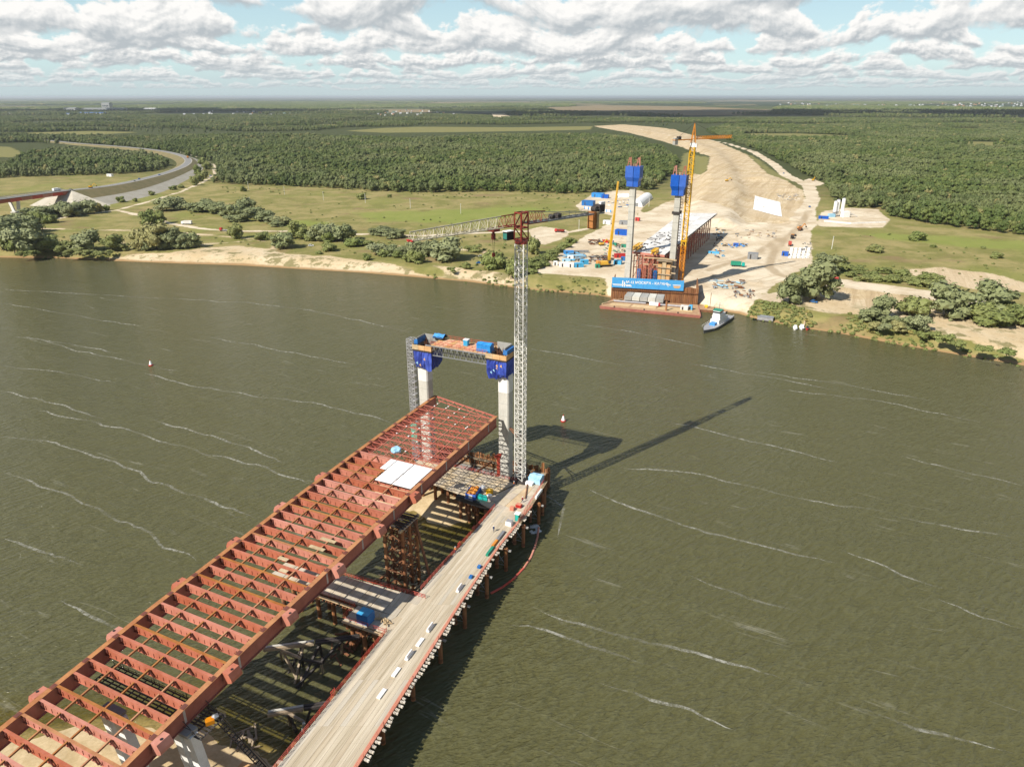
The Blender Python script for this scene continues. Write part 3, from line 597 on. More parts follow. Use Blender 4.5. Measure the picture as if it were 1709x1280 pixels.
    # cable brackets outside both girders
    for sg, t, s0 in ((-1, TL, -128.5), (1, TR, -126.4)):
        for k in range(-2, 6):
            s = s0 + 14.85 * k; z = zdeck(s); mb = MB()
            o0, o1, o2 = t + sg * 0.53, t + sg * 1.9, t + sg * 2.45
            pr = [(o0, -0.02), (o1, -0.02), (o2, -1.1), (o2, -1.75), (o0, -2.7)]
            q0 = [W(s - 1.25, a, z + b) for a, b in pr]; q1 = [W(s + 1.25, a, z + b) for a, b in pr]
            n = len(pr); vs = q0 + q1; fs = [tuple(range(n)), tuple(range(2*n - 1, n - 1, -1))] + [((i+1) % n, i, n + i, n + (i+1) % n) for i in range(n)]
            if sg < 0: fs = [f[::-1] for f in fs]
            mb.add(vs, fs)
            b = mb.build('cable_bracket', M['red_primer'], root)
            h = MB(); c = W(s, t + sg * 1.55, z - 0.02); h.cyl(c, c + Vector((0, 0, 0.06)), 0.26, n=10); h.build('cable_hole', M['black'], b)
    # red timbering and light trusses over the last bays
    trm = MB(); L2 = L
    n = 16
    for k in range(n):
        x0, x1 = -L2/2 + L2 * k / n, -L2/2 + L2 * (k + 1) / n
        trm.beam((x0, 0, -1.5 if k % 2 else -0.1), (x1, 0, -0.1 if k % 2 else -1.5), 0.10)
    trm.beam((-L2/2, 0, -0.08), (L2/2, 0, -0.08), 0.26, 0.2); trm.beam((-L2/2, 0, -1.55), (L2/2, 0, -1.55), 0.16)
    tm_ = trm.mesh('cross_truss', M['truss_red'])
    ts = [-37.4 + 3.0 * k for k in range(11)]
    for s in ts: inst(tm_, 'cross_truss', root, W(s, tm, zdeck(s) - 0.05) - base, (0, 0, rz))
    eb = MB(); eb.beam(W(0.2, TL + .4, zdeck(0) - .15), W(-5.4, TR - .4, zdeck(-5) - .15), .3, .4); eb.beam(W(0.2, TL + .4, zdeck(0) - 1.4), W(-5.4, TR - .4, zdeck(-5) - 1.4), .2, .25)
    for k in range(12): eb.beam(W(.2 - 5.6 * k/12, TL + .4 + (L2 - .6) * k/12, zdeck(0) - .2 - (k % 2) * 1.2), W(.2 - 5.6 * (k+1)/12, TL + .4 + (L2 - .6) * (k+1)/12, zdeck(0) - 1.4 + (k % 2) * 1.2), .1)
    eb.build('end_truss', M['truss_red'], root)
    for k in range(1, 6):
        t = TL + (TR - TL) * k / 6; mb = MB(); mb.beam(W(-40, t, zdeck(-40) + .03), W(-5.6 + (5.5 * (1 - k / 6)), t, zdeck(0) + .03), 0.16, 0.14); mb.build('deck_rail', M['rail_pink'], root)
    for i, s in enumerate(ts[:-1]):
        mb = MB()
        for k in range(6):
            t0, t1 = TL + (TR - TL) * k / 6, TL + (TR - TL) * (k + 1) / 6
            mb.beam(W(s, t0, zdeck(s) - .2), W(s + 3, t1, zdeck(s) - .2), .1); mb.beam(W(s, t1, zdeck(s) - .32), W(s + 3, t0, zdeck(s) - .32), .1)
        mb.build('plan_bracing', M['truss_red'], root)
    sp = MB()
    for k in range(60):
        s = -37 + 26 * random.random() ** 1.6; t = TL + 2 + random.random() * 20; z = zdeck(s) - 1.4 + random.random() * 1.1
        a = random.random() * 3.14; l = 0.8 + 2 * random.random(); sp.beam(W(s, t, z), W(s + math.cos(a) * l, t + math.sin(a) * l, z + random.uniform(-.4, .4)), .1)
    sp.build('loose_bracing', M['dark_primer'], root, kind='stuff')
    lights = MB()
    for k in range(26):
        s = random.uniform(-36, -5); t = random.choice([TL + (TR - TL) * j / 6 for j in range(1, 6)]); lights.box(W(s, t, zdeck(s) + .12), .35, .35, .12, rz)
    o = lights.build('joint_plate', M['white'], root); o['kind'] = 'stuff'
    # white panels, each its own sheet
    t0, t1, t2, t3 = -0.7, 1.3, 6.6, 12.0
    for r_ in range(4):
        sA, sB = -40.6 - 2.62 * r_, -40.6 - 2.62 * (r_ + 1) + 0.22
        cs = [(t0, t1 - .25), (t1, t2 - .3), (t2, t3)] if r_ < 2 else [(t1 + .1, t2 - .3), (t2, t3)]
        for a, b in cs:
            mb = MB(); mb.hexa([W(sB, a, zdeck(sB) + .02), W(sB, b, zdeck(sB) + .02), W(sA, b, zdeck(sA) + .02), W(sA, a, zdeck(sA) + .02)],
                               [W(sB, a, zdeck(sB) + .12), W(sB, b, zdeck(sB) + .12), W(sA, b, zdeck(sA) + .12), W(sA, a, zdeck(sA) + .12)]); mb.build('white_panel', M['panel_white'], root)
    for s, ta, tb in ((-76, 4.5, 8.5), (-79.2, 4.0, 8.0), (-88, 3.5, 5.5), (-85.0, 0.5, 3.0)):
        mb = MB(); mb.hexa([W(s, ta, zdeck(s) - .02), W(s, tb, zdeck(s) - .02), W(s + .9, tb, zdeck(s) - .02), W(s + .9, ta, zdeck(s) - .02)], [W(s, ta, zdeck(s) + .08), W(s, tb, zdeck(s) + .08), W(s + .9, tb, zdeck(s) + .08), W(s + .9, ta, zdeck(s) + .08)])
        mb.build('walk_board', M['timber'], root)
build_deck()
t_ = MB(); c_ = W(-36.5, -1.8, zdeck(-37) + .15)
t_.blob(c_ + Vector((0, 0, .5)), 1.5, 1.2, .9, 3, .4, 2); tag(t_.build('tarp', M['tarp_pale']), 'pale blue tarpaulin heaped on the red deck beside the white panels', 'tarpaulin')

def slab_col(mb, c, sx, sy, z0, z1, ch=0.35):
    a, b = sx / 2, sy / 2; pts = [(-a + ch, -b), (a - ch, -b), (a, -b + ch), (a, b - ch), (a - ch, b), (-a + ch, b), (-a, b - ch), (-a, -b + ch)]
    mb.prism([(c[0] + A2.x * y + R2.x * x, c[1] + A2.y * y + R2.y * x) for x, y in pts], z0, z1)
# ------------------------------------------------------------------ piers under the near end
for name, lab, s, ts in (('bridge_pier', 'pair of pale concrete columns under the middle of the red deck', -124, (-3.3, 0.2)),
                         ('bridge_pier', 'pair of grey concrete columns under the outer girder of the red deck', -121.5, (11.3, 14.2))):
    p = thing(name, lab, 'bridge pier', W(s, ts[0], 0), 0, 'piers of the red bridge')
    for t in ts:
        c = MB()
        z0, z1 = -1.5, zdeck(s) - 4.2
        d = -1.6 if t < 5 else -1.0
        for a in (0,):
            sx, sy = 1.75, 1.6
            q0 = [W(s - sy/2 + (1.2), t - sx/2 - d, z0), W(s - sy/2 + 1.2, t + sx/2 - d, z0), W(s + sy/2 + 1.2, t + sx/2 - d, z0), W(s + sy/2 + 1.2, t - sx/2 - d, z0)]
            q1 = [W(s - sy/2, t - sx/2, z1), W(s - sy/2, t + sx/2, z1), W(s + sy/2, t + sx/2, z1), W(s + sy/2, t - sx/2, z1)]
            c.hexa(q0, q1)
        c.build('column', M['concrete_new'], p)
    cap = MB(); cap.hexa([W(s - 1.1, ts[0] - .5, zdeck(s) - 4.2), W(s - 1.1, ts[1] + .5, zdeck(s) - 4.2), W(s + 1.1, ts[1] + .5, zdeck(s) - 4.2), W(s + 1.1, ts[0] - .5, zdeck(s) - 4.2)],
                         [W(s - 1.1, ts[0] - .5, zdeck(s) - 3.6), W(s - 1.1, ts[1] + .5, zdeck(s) - 3.6), W(s + 1.1, ts[1] + .5, zdeck(s) - 3.6), W(s + 1.1, ts[0] - .5, zdeck(s) - 3.6)])
    cap.build('pier_cap', M['concrete_grey'], p)
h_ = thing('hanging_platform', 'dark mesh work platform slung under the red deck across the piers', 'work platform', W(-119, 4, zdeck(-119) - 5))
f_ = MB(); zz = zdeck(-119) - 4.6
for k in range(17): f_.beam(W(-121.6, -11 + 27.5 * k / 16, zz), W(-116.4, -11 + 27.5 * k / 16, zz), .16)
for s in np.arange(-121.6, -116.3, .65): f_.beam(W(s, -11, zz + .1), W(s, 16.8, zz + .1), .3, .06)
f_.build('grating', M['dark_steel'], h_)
for s in (-121.6, -116.4):
    r_ = MB()
    for z in (.6, 1.15): r_.beam(W(s, -11, zz + z), W(s, 16.8, zz + z), .07)
    for k in range(15): r_.beam(W(s, -11 + 27.8 * k / 14, zz), W(s, -11 + 27.8 * k / 14, zz + 1.2), .07)
    r_.build('guard_rail', M['dark_steel'], h_)
for t in (-8, 0, 8, 15.5):
    for s in (-121.4, -116.6): hg = MB(); hg.beam(W(s, t, zz), W(s, min(t, 12.7), zz + 2.2), .1); hg.build('hanger', M['dark_steel'], h_)
o_ = MB(); o_.box(W(-118.5, 15.4, zz + .15), 1.4, 1.1, .8, .5); tag(o_.build('tool_crate', M['orange']), 'orange tool crate on the end of the dark hanging platform', 'crate')
o_ = MB(); o_.blob(W(-117.6, 15.6, zz + .6), .8, .7, .6, 2, .3); tag(o_.build('tool_bag', M['grey_steel']), 'pale grey bag beside the orange crate on the hanging platform', 'bag')
lad = thing('access_stair', 'dark scaffold stair running down from the hanging platform to the sand', 'stair', W(-112, 20, 0.5))
l_ = MB(); pA, pB = W(-117.5, 16.6, zz), W(-113.5, 22.5, 2.0)
for d in (-.45, .45): l_.beam(pA + R2 * d * .3 + A2 * d, pB + A2 * d, .1, .18); l_.beam(pA + A2 * d + Vector((0, 0, 1.1)), pB + A2 * d + Vector((0, 0, 1.1)), .06)
l_.build('stair_side', M['dark_steel'], lad); l_ = MB()
for k in range(22): q = pA.lerp(pB, k / 21); l_.beam(q - A2 * .45, q + A2 * .45, .22, .06)
l_.build('tread', M['dark_steel'], lad)

# ------------------------------------------------------------------ near pylons: one portal
def near_pylon():
    S0 = -1.5; tl, tr = -13.9, 14.1
    root = thing('bridge_tower', 'near twin concrete towers with blue wrapped heads and a scaffold deck between them', 'bridge tower', W(S0, 0, 1))
    for t, zt in ((tl, 37.6), (tr, 38.6)):
        c = MB(); slab_col(c, W(S0, t), 3.5, 3.4, 1.0, zt - 5.0); leg = c.build('tower_leg', M['concrete'], root)
        c = MB(); slab_col(c, W(S0, t), 3.55, 3.45, zt - 5.0, zt + .5); c.build('fresh_pour', M['concrete_new'], leg)
        for z in np.arange(6, zt - 6, 4.0):
            c = MB(); slab_col(c, W(S0, t), 3.53, 3.43, z, z + .07); c.build('pour_joint', M['concrete_grey'], leg)
    for t, zb, lab in ((-12.5, 37.4, 'left'), (12.7, 38.4, 'right')):
        # tarpaulin skirt: hangs in folds, narrower and ragged at the foot
        mb = MB(); hw, hs = 3.25, 3.35; n = 48; c0 = W(S0 - .1, t); rings = []
        for iz, (z, k) in enumerate(((zb, .86), (zb + 1.5, .97), (zb + 3.2, 1.02), (zb + 4.8, 1.0), (zb + 6.1, 1.0))):
            rg = []
            for i in range(n):
                a = 2 * math.pi * i / n; cx, cy = math.cos(a), math.sin(a); m_ = max(abs(cx), abs(cy)); x, y = cx / m_, cy / m_
                fold = 1 + (.06 * math.sin(i * 2.9 + t) + .10 * mnoise.noise(Vector((i * .6, iz * .8, t)))) * (1.0 if iz < 4 else .2)
                p = c0 + R2 * (x * hw * k * fold) + A2 * (y * hs * k * fold)
                zz = z + (1.3 * mnoise.noise(Vector((i * .35, 4, t))) if iz == 0 else 0)
                rg.append(Vector((p.x, p.y, zz)))
            rings.append(rg)
        vs = sum(rings, []); fs = []
        for r_ in range(len(rings) - 1):
            for i in range(n): fs.append((r_*n + i, r_*n + (i+1) % n, (r_+1)*n + (i+1) % n, (r_+1)*n + i))
        fs.append(tuple(range(n - 1, -1, -1)))
        mb.add(vs, fs); sk = mb.build('tarp_skirt', M['tarp_blue'], root)
        for k in range(3 if t < 0 else 5):
            q = MB(); x, z = random.uniform(-2.4, 2.4), zb + random.uniform(1.2, 4.2); c = c0 + R2 * x - A2 * (hs + .16)
            q.poly([(c.x, c.y, z), (c.x + R2.x * .7, c.y + R2.y * .7, z - .4), (c.x + R2.x * .5, c.y + R2.y * .5, z + .6)]); q.build('tarp_patch', M['tarp_pale'] if k % 2 else M['plywood'], sk)
        # plywood collar boards
        zc = zb + 6.1; k = 1.04
        cn = [c0 + R2 * x * hw * k + A2 * y * hs * k for x, y in ((-1, -1), (1, -1), (1, 1), (-1, 1))]
        for i in range(4):
            a, b = cn[i], cn[(i + 1) % 4]; inw = (c0 - (a + b) / 2).normalized() * .12
            for j in range(3):
                p, q = a.lerp(b, j / 3 + .005), a.lerp(b, (j + 1) / 3 - .005); h = 1.45 + .12 * random.random(); m_ = MB()
                m_.hexa([(p.x, p.y, zc), (q.x, q.y, zc), (q.x + inw.x, q.y + inw.y, zc), (p.x + inw.x, p.y + inw.y, zc)], [(p.x, p.y, zc + h), (q.x, q.y, zc + h), (q.x + inw.x, q.y + inw.y, zc + h), (p.x + inw.x, p.y + inw.y, zc + h)])
                m_.build('plywood_board', M['plywood'] if (j + i) % 3 else M['timber'], root)
        # inside: grey shutter walls and dark well
        w = MB(); ki = .72
        ci = [c0 + R2 * x * hw * ki + A2 * y * hs * ki for x, y in ((-1, -1), (1, -1), (1, 1), (-1, 1))]
        for i in range(4):
            a, b = ci[i], ci[(i + 1) % 4]; h = 3.4 if i in (1, 2, 3) else .9
            if (t < 0 and i == 1) or (t > 0 and i == 3): h = 1.2
            w.beam((a.x, a.y, zc + h / 2), (b.x, b.y, zc + h / 2), .18, h)
        w.build('shutter_wall', M['concrete_grey'], root)
        w = MB(); w.prism([(p.x, p.y) for p in cn], zc - .5, zc - .1); w.build('platform_floor', M['dark_steel'], root)
        # blue sheeted roofs on the outer edge
        so = -1 if t < 0 else 1
        m_ = MB(); a = c0 + R2 * so * (hw * .98); z = zc + 1.5
        m_.hexa([(a - A2 * 2.6 - R2 * so * 1.3)[:2] + (z,), (a - A2 * 2.6)[:2] + (z - .1,), (a + A2 * 2.6)[:2] + (z - .1,), (a + A2 * 2.6 - R2 * so * 1.3)[:2] + (z,)] if so > 0 else
                [(a - A2 * 2.6)[:2] + (z - .1,), (a - A2 * 2.6 - R2 * so * 1.3)[:2] + (z,), (a + A2 * 2.6 - R2 * so * 1.3)[:2] + (z,), (a + A2 * 2.6)[:2] + (z - .1,)],
                [(a - A2 * 2.5 - R2 * so * 1.2)[:2] + (z + 1.5,), (a - A2 * 2.5)[:2] + (z + 1.1,), (a + A2 * 2.5)[:2] + (z + 1.1,), (a + A2 * 2.5 - R2 * so * 1.2)[:2] + (z + 1.5,)] if so > 0 else
                [(a - A2 * 2.5)[:2] + (z + 1.1,), (a - A2 * 2.5 - R2 * so * 1.2)[:2] + (z + 1.5,), (a + A2 * 2.5 - R2 * so * 1.2)[:2] + (z + 1.5,), (a + A2 * 2.5)[:2] + (z + 1.1,)])
        m_.build('sheeted_edge', M['blue_box'], root)
        rb = MB()
        for k in range(26):
            x, y = random.uniform(-.65, .65), random.uniform(-.65, .65); p = c0 + R2 * x * hw + A2 * y * hs; rb.beam((p.x, p.y, zc - .1), (p.x, p.y, zc + 1.6 + random.random()), .07)
        rb.build('rebar', M['rust'], root)
    # deck between the heads on dark trusses
    zd = 45.4; d0, d1, sA, sB = -9.4, 9.6, -4.6, 2.4
    for k in range(12):
        a, b = d0 + (d1 - d0) * k / 12, d0 + (d1 - d0) * (k + 1) / 12 - .12; m_ = MB(); zz = zd + random.uniform(0, .06)
        m_.hexa([W(sA, a, zz), W(sA, b, zz), W(sB, b, zz), W(sB, a, zz)], [W(sA, a, zz + .2), W(sA, b, zz + .2), W(sB, b, zz + .2), W(sB, a, zz + .2)]); m_.build('deck_board', M['deck_orange'] if k % 3 else M['plywood'], root)
    for s in (sA + .1, (sA + sB) / 2, sB - .1):
        m_ = MB(); n = 19
        m_.beam(W(s, d0 - 2, zd - .2), W(s, d1 + 2, zd - .2), .25, .35); m_.beam(W(s, d0 - 2, zd - 3.1), W(s, d1 + 2, zd - 3.1), .22, .25)
        for k in range(n + 1): t = d0 + (d1 - d0) * k / n; m_.beam(W(s, t, zd - .2), W(s, t, zd - 3.1), .09)
        for k in range(n): t, t2 = d0 + (d1 - d0) * k / n, d0 + (d1 - d0) * (k + 1) / n; m_.beam(W(s, t, zd - (.2 if k % 2 else 3.1)), W(s, t2, zd - (3.1 if k % 2 else .2)), .1)
        m_.build('falsework_truss', M['grey_steel'] if s < -4 else M['dark_steel'], root)
    for s in (sA, sB):
        m_ = MB()
        for z in (.55, 1.1): m_.beam(W(s, d0, zd + z + .2), W(s, d1, zd + z + .2), .06)
        for k in range(14): t = d0 + (d1 - d0) * k / 13; m_.beam(W(s, t, zd + .2), W(s, t, zd + 1.35), .07)
        m_.build('guard_rail', M['rail_red'], root)
    m_ = MB()
    for k in range(70):
        s, t = random.uniform(sA + .4, sB - .4), random.uniform(d0, d1); a = random.random() * 3.14; l = random.uniform(.5, 1.8); z = zd + .32
        m_.beam(W(s, t, z), W(s + math.cos(a) * l * .4, t + math.sin(a) * l, z + .02), .14, .12)
    o = m_.build('loose_timber', M['rail_pink'], root); o['kind'] = 'stuff'
near_pylon()
def tarp_box(c, sx, sy, h, mt, name, lab, cat, rz, group=None, peak=.5, wall=None):
    r_ = thing(name, lab, cat, c, rz, group); m_ = MB(); c = (0, 0, 0)
    m_.hexa([(-sx/2, -sy/2, 0), (sx/2, -sy/2, 0), (sx/2, sy/2, 0), (-sx/2, sy/2, 0)], [(-sx*.48, -sy*.48, h), (sx*.48, -sy*.48, h * .96), (sx*.48, sy*.48, h), (-sx*.48, sy*.48, h * .97)])
    o = bpy.data.objects.new('cover', m_.mesh('cover', mt)); COL.objects.link(o); o.parent = r_
    m_ = MB(); n = 5
    for i in range(n):
        x0, x1 = -sx * .52 + sx * 1.04 * i / n, -sx * .52 + sx * 1.04 * (i + 1) / n; z0, z1 = (h + .03 + .12 * math.sin(i * 2.1 + sx)), (h + .03 + .12 * math.sin((i + 1) * 2.1 + sx))
        m_.add([(x0, -sy*.52, z0 - .25), (x1, -sy*.52, z1 - .25), (x1, 0, z1 + peak * .5), (x0, 0, z0 + peak * .5), (x1, sy*.52, z1 - .25), (x0, sy*.52, z0 - .25)], [(0, 1, 2, 3), (3, 2, 4, 5)])
    o = bpy.data.objects.new('tarp_top', m_.mesh('tarp_top', wall or mt)); COL.objects.link(o); o.parent = r_
    return r_
tarp_box(W(-2.6, 8.0, 45.7), 4.6, 2.6, 2.3, M['tarp_cyan'], 'sheeted_store', 'bright blue tarpaulin covered store at the right end of the tower deck', 'covered store', -AX)
tarp_box(W(1.2, -9.6, 46.2), 3.6, 3.0, .5, M['black'], 'shelter', 'blue pitched tarpaulin shelter at the far left end of the tower deck', 'shelter', -AX, None, 1.3, M['tarp_cyan'])
k_ = thing('cabin', 'small blue and white box standing in the middle of the tower deck', 'cabin', W(-.6, .6, 45.65), -AX)
q_ = MB(); q_.box((0, 0, 0), 1.4, 1.3, 1.8); o_ = bpy.data.objects.new('cabin_wall', q_.mesh('cabin_wall', M['cyan_box'])); COL.objects.link(o_); o_.parent = k_
q_ = MB(); q_.box((0, 0, 1.8), 1.6, 1.5, .15); o_ = bpy.data.objects.new('cabin_roof', q_.mesh('cabin_roof', M['white'])); COL.objects.link(o_); o_.parent = k_

# ------------------------------------------------------------------ lattice builders
def lattice(mb, c, w, z0, z1, step, r=.1, post=.2, rz=0.0, style='x'):
    a, b = math.cos(rz), math.sin(rz); q = [(c[0] + a*x - b*y, c[1] + b*x + a*y) for x, y in ((-w/2, -w/2), (w/2, -w/2), (w/2, w/2), (-w/2, w/2))]
    if post:
        for x, y in q: mb.beam((x, y, z0), (x, y, z1), post, up=(a, b, 0))
    z = z0; k = 0
    while z < z1 - .05:
        zt = min(z + step, z1)
        for i in range(4):
            p, n = q[i], q[(i + 1) % 4]
            mb.beam((*p, zt), (*n, zt), r)
            if style == 'x': mb.beam((*p, z), (*n, zt), r); mb.beam((*n, z), (*p, zt), r)
            elif style == 'z': mb.beam((*(p if (k + i) % 2 else n), z), (*(n if (k + i) % 2 else p), zt), r)
            else:
                m = ((p[0] + n[0]) / 2, (p[1] + n[1]) / 2); mb.beam((*p, z), (*m, zt), r); mb.beam((*n, z), (*m, zt), r)
        z = zt; k += 1
    return mb
st_ = thing('scaffold_tower', 'tall grey scaffold stair tower standing left of the left near bridge tower', 'scaffold tower', W(-3.0, -17.9, 0))
for k in range(22):
    m_ = MB(); z0, z1 = 1 + 2.05 * k, 1 + 2.05 * (k + 1); lattice(m_, W(-3.0, -17.5), 2.1, z0, z1 - .02, 1.0, .11, .16, -AX, 'z')
    p0, p1 = W(-3.9, -18.0, z0), W(-2.1, -18.0, z1); d = R2 * .4
    for j in range(7): q = p0.lerp(p1, j / 6); m_.beam(q - d, q + d, .28, .07)
    m_.box(W(-3.0, -17.0, z0), .9, 2.0, .07, -AX)
    m_.build('scaffold_lift', M['galvanised'], st_)
m_ = MB(); m_.hexa([W(-4.32, -18.6, 11.5), W(-4.32, -16.4, 11.5), W(-4.26, -16.4, 11.5), W(-4.26, -18.6, 11.5)], [W(-4.32, -18.6, 18), W(-4.32, -16.4, 18), W(-4.26, -16.4, 18), W(-4.26, -18.6, 18)]); m_.build('green_net', mat('net_green', (0.10, 0.36, 0.26), .8), st_)

# ------------------------------------------------------------------ near tower crane
def near_crane():
    c = W(-6.8, 21.4, 0); zb, zt = 8.2, 79.0; az = R(49.0)
    root = thing('tower_crane', 'tall white lattice tower crane with a red slewing head beside the near bridge towers', 'tower crane', (c.x, c.y, zb))
    n = 15; h = (zt - zb) / n
    for k in range(n):
        m_ = MB(); z0 = zb + k * h; w = 2.45; r = -AX; a, b = math.cos(r), math.sin(r)
        for x, y in ((-1, -1), (1, -1), (1, 1), (-1, 1)):
            X, Y = c.x + (a * x - b * y) * w / 2, c.y + (b * x + a * y) * w / 2; m_.beam((X, Y, z0), (X, Y, z0 + h - .03), .27, up=(a, b, 0))
        s_ = m_.build('mast_section', M['crane_white'], root)
        m_ = MB(); lattice(m_, (c.x, c.y), w, z0, z0 + h, h / 3, .125, 0, r, 'z'); m_.build('lattice_bracing', M['crane_white'], s_)
        m_ = MB()
        for j in range(8): m_.beam((c.x - .3, c.y + .5, z0 + j * h / 8 + .2), (c.x + .3, c.y + .5, z0 + j * h / 8 + .2), .06)
        m_.beam((c.x - .3, c.y + .5, z0), (c.x - .3, c.y + .5, z0 + h), .07); m_.beam((c.x + .3, c.y + .5, z0), (c.x + .3, c.y + .5, z0 + h), .07); m_.build('ladder', M['grey_steel'], s_)
    m_ = MB(); m_.box((c.x, c.y, zb - .8), 5.2, 5.2, .8, -AX)
    for sx in (-1, 1): m_.beam(c + R2 * 2.4 * sx - A2 * 2.4 + Vector((0, 0, zb + .3)), c + R2 * .9 * sx - A2 * .9 + Vector((0, 0, zb + 3)), .2)
    m_.build('base_frame', M['dark_steel'], root)
    d = Vector((-math.sin(az), -math.cos(az), 0)); s = Vector((d.y, -d.x, 0)); P = lambda l, o, z: c + d * l + s * o + Vector((0, 0, z))
    # red head
    m_ = MB(); m_.cyl((c.x, c.y, zt), (c.x, c.y, zt + .8), 1.75, n=16); m_.build('slewing_ring', M['crane_red'], root)
    m_ = MB()
    for sx in (-1, 1):
        for sy in (-1, 1): m_.beam(P(sx * 1.3, sy * 1.3, zt + .8), P(sx * 1.2, sy * 1.2, zt + 8.2), .34)
    for z in (zt + 1.2, zt + 4.2, zt + 8.0):
        for sx in (-1, 1): m_.beam(P(sx * 1.25, -1.25, z), P(sx * 1.25, 1.25, z), .28, .3); m_.beam(P(-1.25, sx * 1.25, z), P(1.25, sx * 1.25, z), .28, .3)
    for sy in (-1, 1): m_.beam(P(-1.3, sy * 1.25, zt + 1.2), P(1.3, sy * 1.25, zt + 4.2), .22); m_.beam(P(1.3, sy * 1.25, zt + 4.2), P(-1.3, sy * 1.25, zt + 8), .22)
    m_.build('slewing_head', M['crane_red'], root)
    zj = zt + 5.0
    def truss(mt, l0, l1, seg, w0, w1, h0, h1, nm, z=zj):
        k0 = 0; m_ = MB(); n = max(1, round((l1 - l0) / seg)); pts = []
        for k in range(n + 1):
            f = k / n; l = l0 + (l1 - l0) * f; w = w0 + (w1 - w0) * f; hh = h0 + (h1 - h0) * f; pts.append((P(l, -w/2, z), P(l, w/2, z), P(l, 0, z + hh)))
        for k in range(n):
            a, b = pts[k], pts[k + 1]; mid = tuple((x + y) / 2 for x, y in zip(a, b))
            for i in range(3): m_.beam(a[i], b[i], .2 if i < 2 else .24)
            for i in (0, 1): m_.beam(a[i], mid[2], .095); m_.beam(mid[2], b[i], .095); m_.beam(b[i], b[2], .08)
            m_.beam(a[0], mid[1], .12); m_.beam(mid[1], b[0], .12); m_.beam(b[0], b[1], .13)
        return m_.build(nm, mt, root)
    J = JIB
    for k in range(6): truss(M['crane_red'] if k == 0 else M['crane_jib'], 1.5 + J * k / 6, 1.5 + J * (k + 1) / 6, 2.4, 2.2 - .05 * k, 2.15 - .05 * k, 2.9 - .16 * k, 2.74 - .16 * k, 'jib_section', zj)
    truss(M['crane_red'], -8.5, -1.3, 2.4, 2.2, 2.2, 2.6, 3.2, 'jib_section')
    m_ = MB(); m_.beam(P(J + 1.6, -1.2, zj), P(J + 1.6, 1.2, zj), .3); m_.box(P(J + 1.4, 0, zj - .2), .5, 1.6, .3, -az); m_.build('jib_tip', M['red'], root)
    m_ = MB()
    for o in (-1.0, 1.0): m_.beam(P(-2, o, zj + .1), P(-CJIB, o, zj + .1), .34, .42)
    for k in range(14): l = -2 - (CJIB - 2) * k / 13; m_.beam(P(l, -1, zj + .1), P(l, 1, zj + .1), .14)
    for k in range(9): l = -9 - (CJIB - 11) * k / 8; m_.beam(P(l, -1.2, zj + .3), P(l, -1.2, zj + 1.4), .06); m_.beam(P(l, 1.2, zj + .3), P(l, 1.2, zj + 1.4), .06)
    for o in (-1.2, 1.2): m_.beam(P(-9, o, zj + 1.4), P(-CJIB + 2, o, zj + 1.4), .07)
    m_.build('counter_jib', M['grey_steel'], root)
    for k, l in enumerate((CJIB - 4.4, CJIB - 3.3)):
        m_ = MB(); m_.hexa([P(-l, -1.3, zj - 4.2), P(-l, 1.3, zj - 4.2), P(-l - .9, 1.3, zj - 4.2), P(-l - .9, -1.3, zj - 4.2)][::-1], [P(-l, -1.3, zj + .6), P(-l, 1.3, zj + .6), P(-l - .9, 1.3, zj + .6), P(-l - .9, -1.3, zj + .6)][::-1]); m_.build('counterweight', M['rust_orange'] if k == 0 else M['timber'], root)
    m_ = MB(); m_.box(P(-CJIB + 1, 0, zj + .4), 2.2, 2.2, 2.0, -az); m_.cyl(P(-CJIB + 3, -.9, zj + 1.3), P(-CJIB + 3, .9, zj + 1.3), .8); m_.build('hoist_winch', M['dark_steel'], root)
    m_ = MB(); m_.box(P(-CJIB - .4, .4, zj + .4), .9, 1.8, 2.6, -az); m_.build('electric_cabinet', M['white'], root)
    m_ = MB(); m_.box(P(-13, -.2, zj + .5), 1.8, 1.4, 1.1, -az); m_.cyl(P(-11, -.8, zj + .9), P(-11, .8, zj + .9), .6); m_.build('slewing_drive', M['dark_steel'], root)
    m_ = MB(); m_.beam(P(0, 0, zj + 3.3), P(-CJIB + 4, .9, zj + .4), .09); m_.beam(P(0, 0, zj + 3.3), P(-CJIB + 4, -.9, zj + .4), .09); m_.build('tie_bar', M['grey_steel'], root)
    # cab, trolley, hook line
    cb = MB(); cc = P(2.6, 2.2, zt + 1.0); cb.box(cc, 1.7, 2.3, 2.2, -az); b_ = cb.build('crane_cab', M['black'], root)
    cb = MB(); cb.box(cc + Vector((0, 0, 2.2)), 1.9, 2.6, .16, -az); cb.build('cab_roof', M['white'], b_)
    cb = MB(); cb.box(cc + d * 1.16 + Vector((0, 0, .3)), 1.5, .06, 1.5, -az); cb.build('cab_glass', mat('cab_glass', (.05, .22, .18), .1), b_)
    tr = P(9.5, 0, zj - .2); m_ = MB(); m_.box(tr + Vector((0, 0, -.5)), 2.6, 2.2, .6, -az); m_.box(tr + Vector((0, 0, -2.6)), .8, .8, 1.5, -az); m_.beam(tr, tr + Vector((0, 0, -1.4)), .5); m_.build('trolley', M['crane_red'], root)
    m_ = MB()
    for o in (-.5, .5): m_.beam(tr + s * o + Vector((0, 0, -.5)), tr + s * o * .3 + Vector((0, 0, -6)), .07)
    m_.build('hoist_rope', M['dark_steel'], root); m_ = MB(); m_.box(tr + Vector((0, 0, -7.0)), .5, .7, 1.0, -az); m_.build('hook_block', M['crane_red'], root)
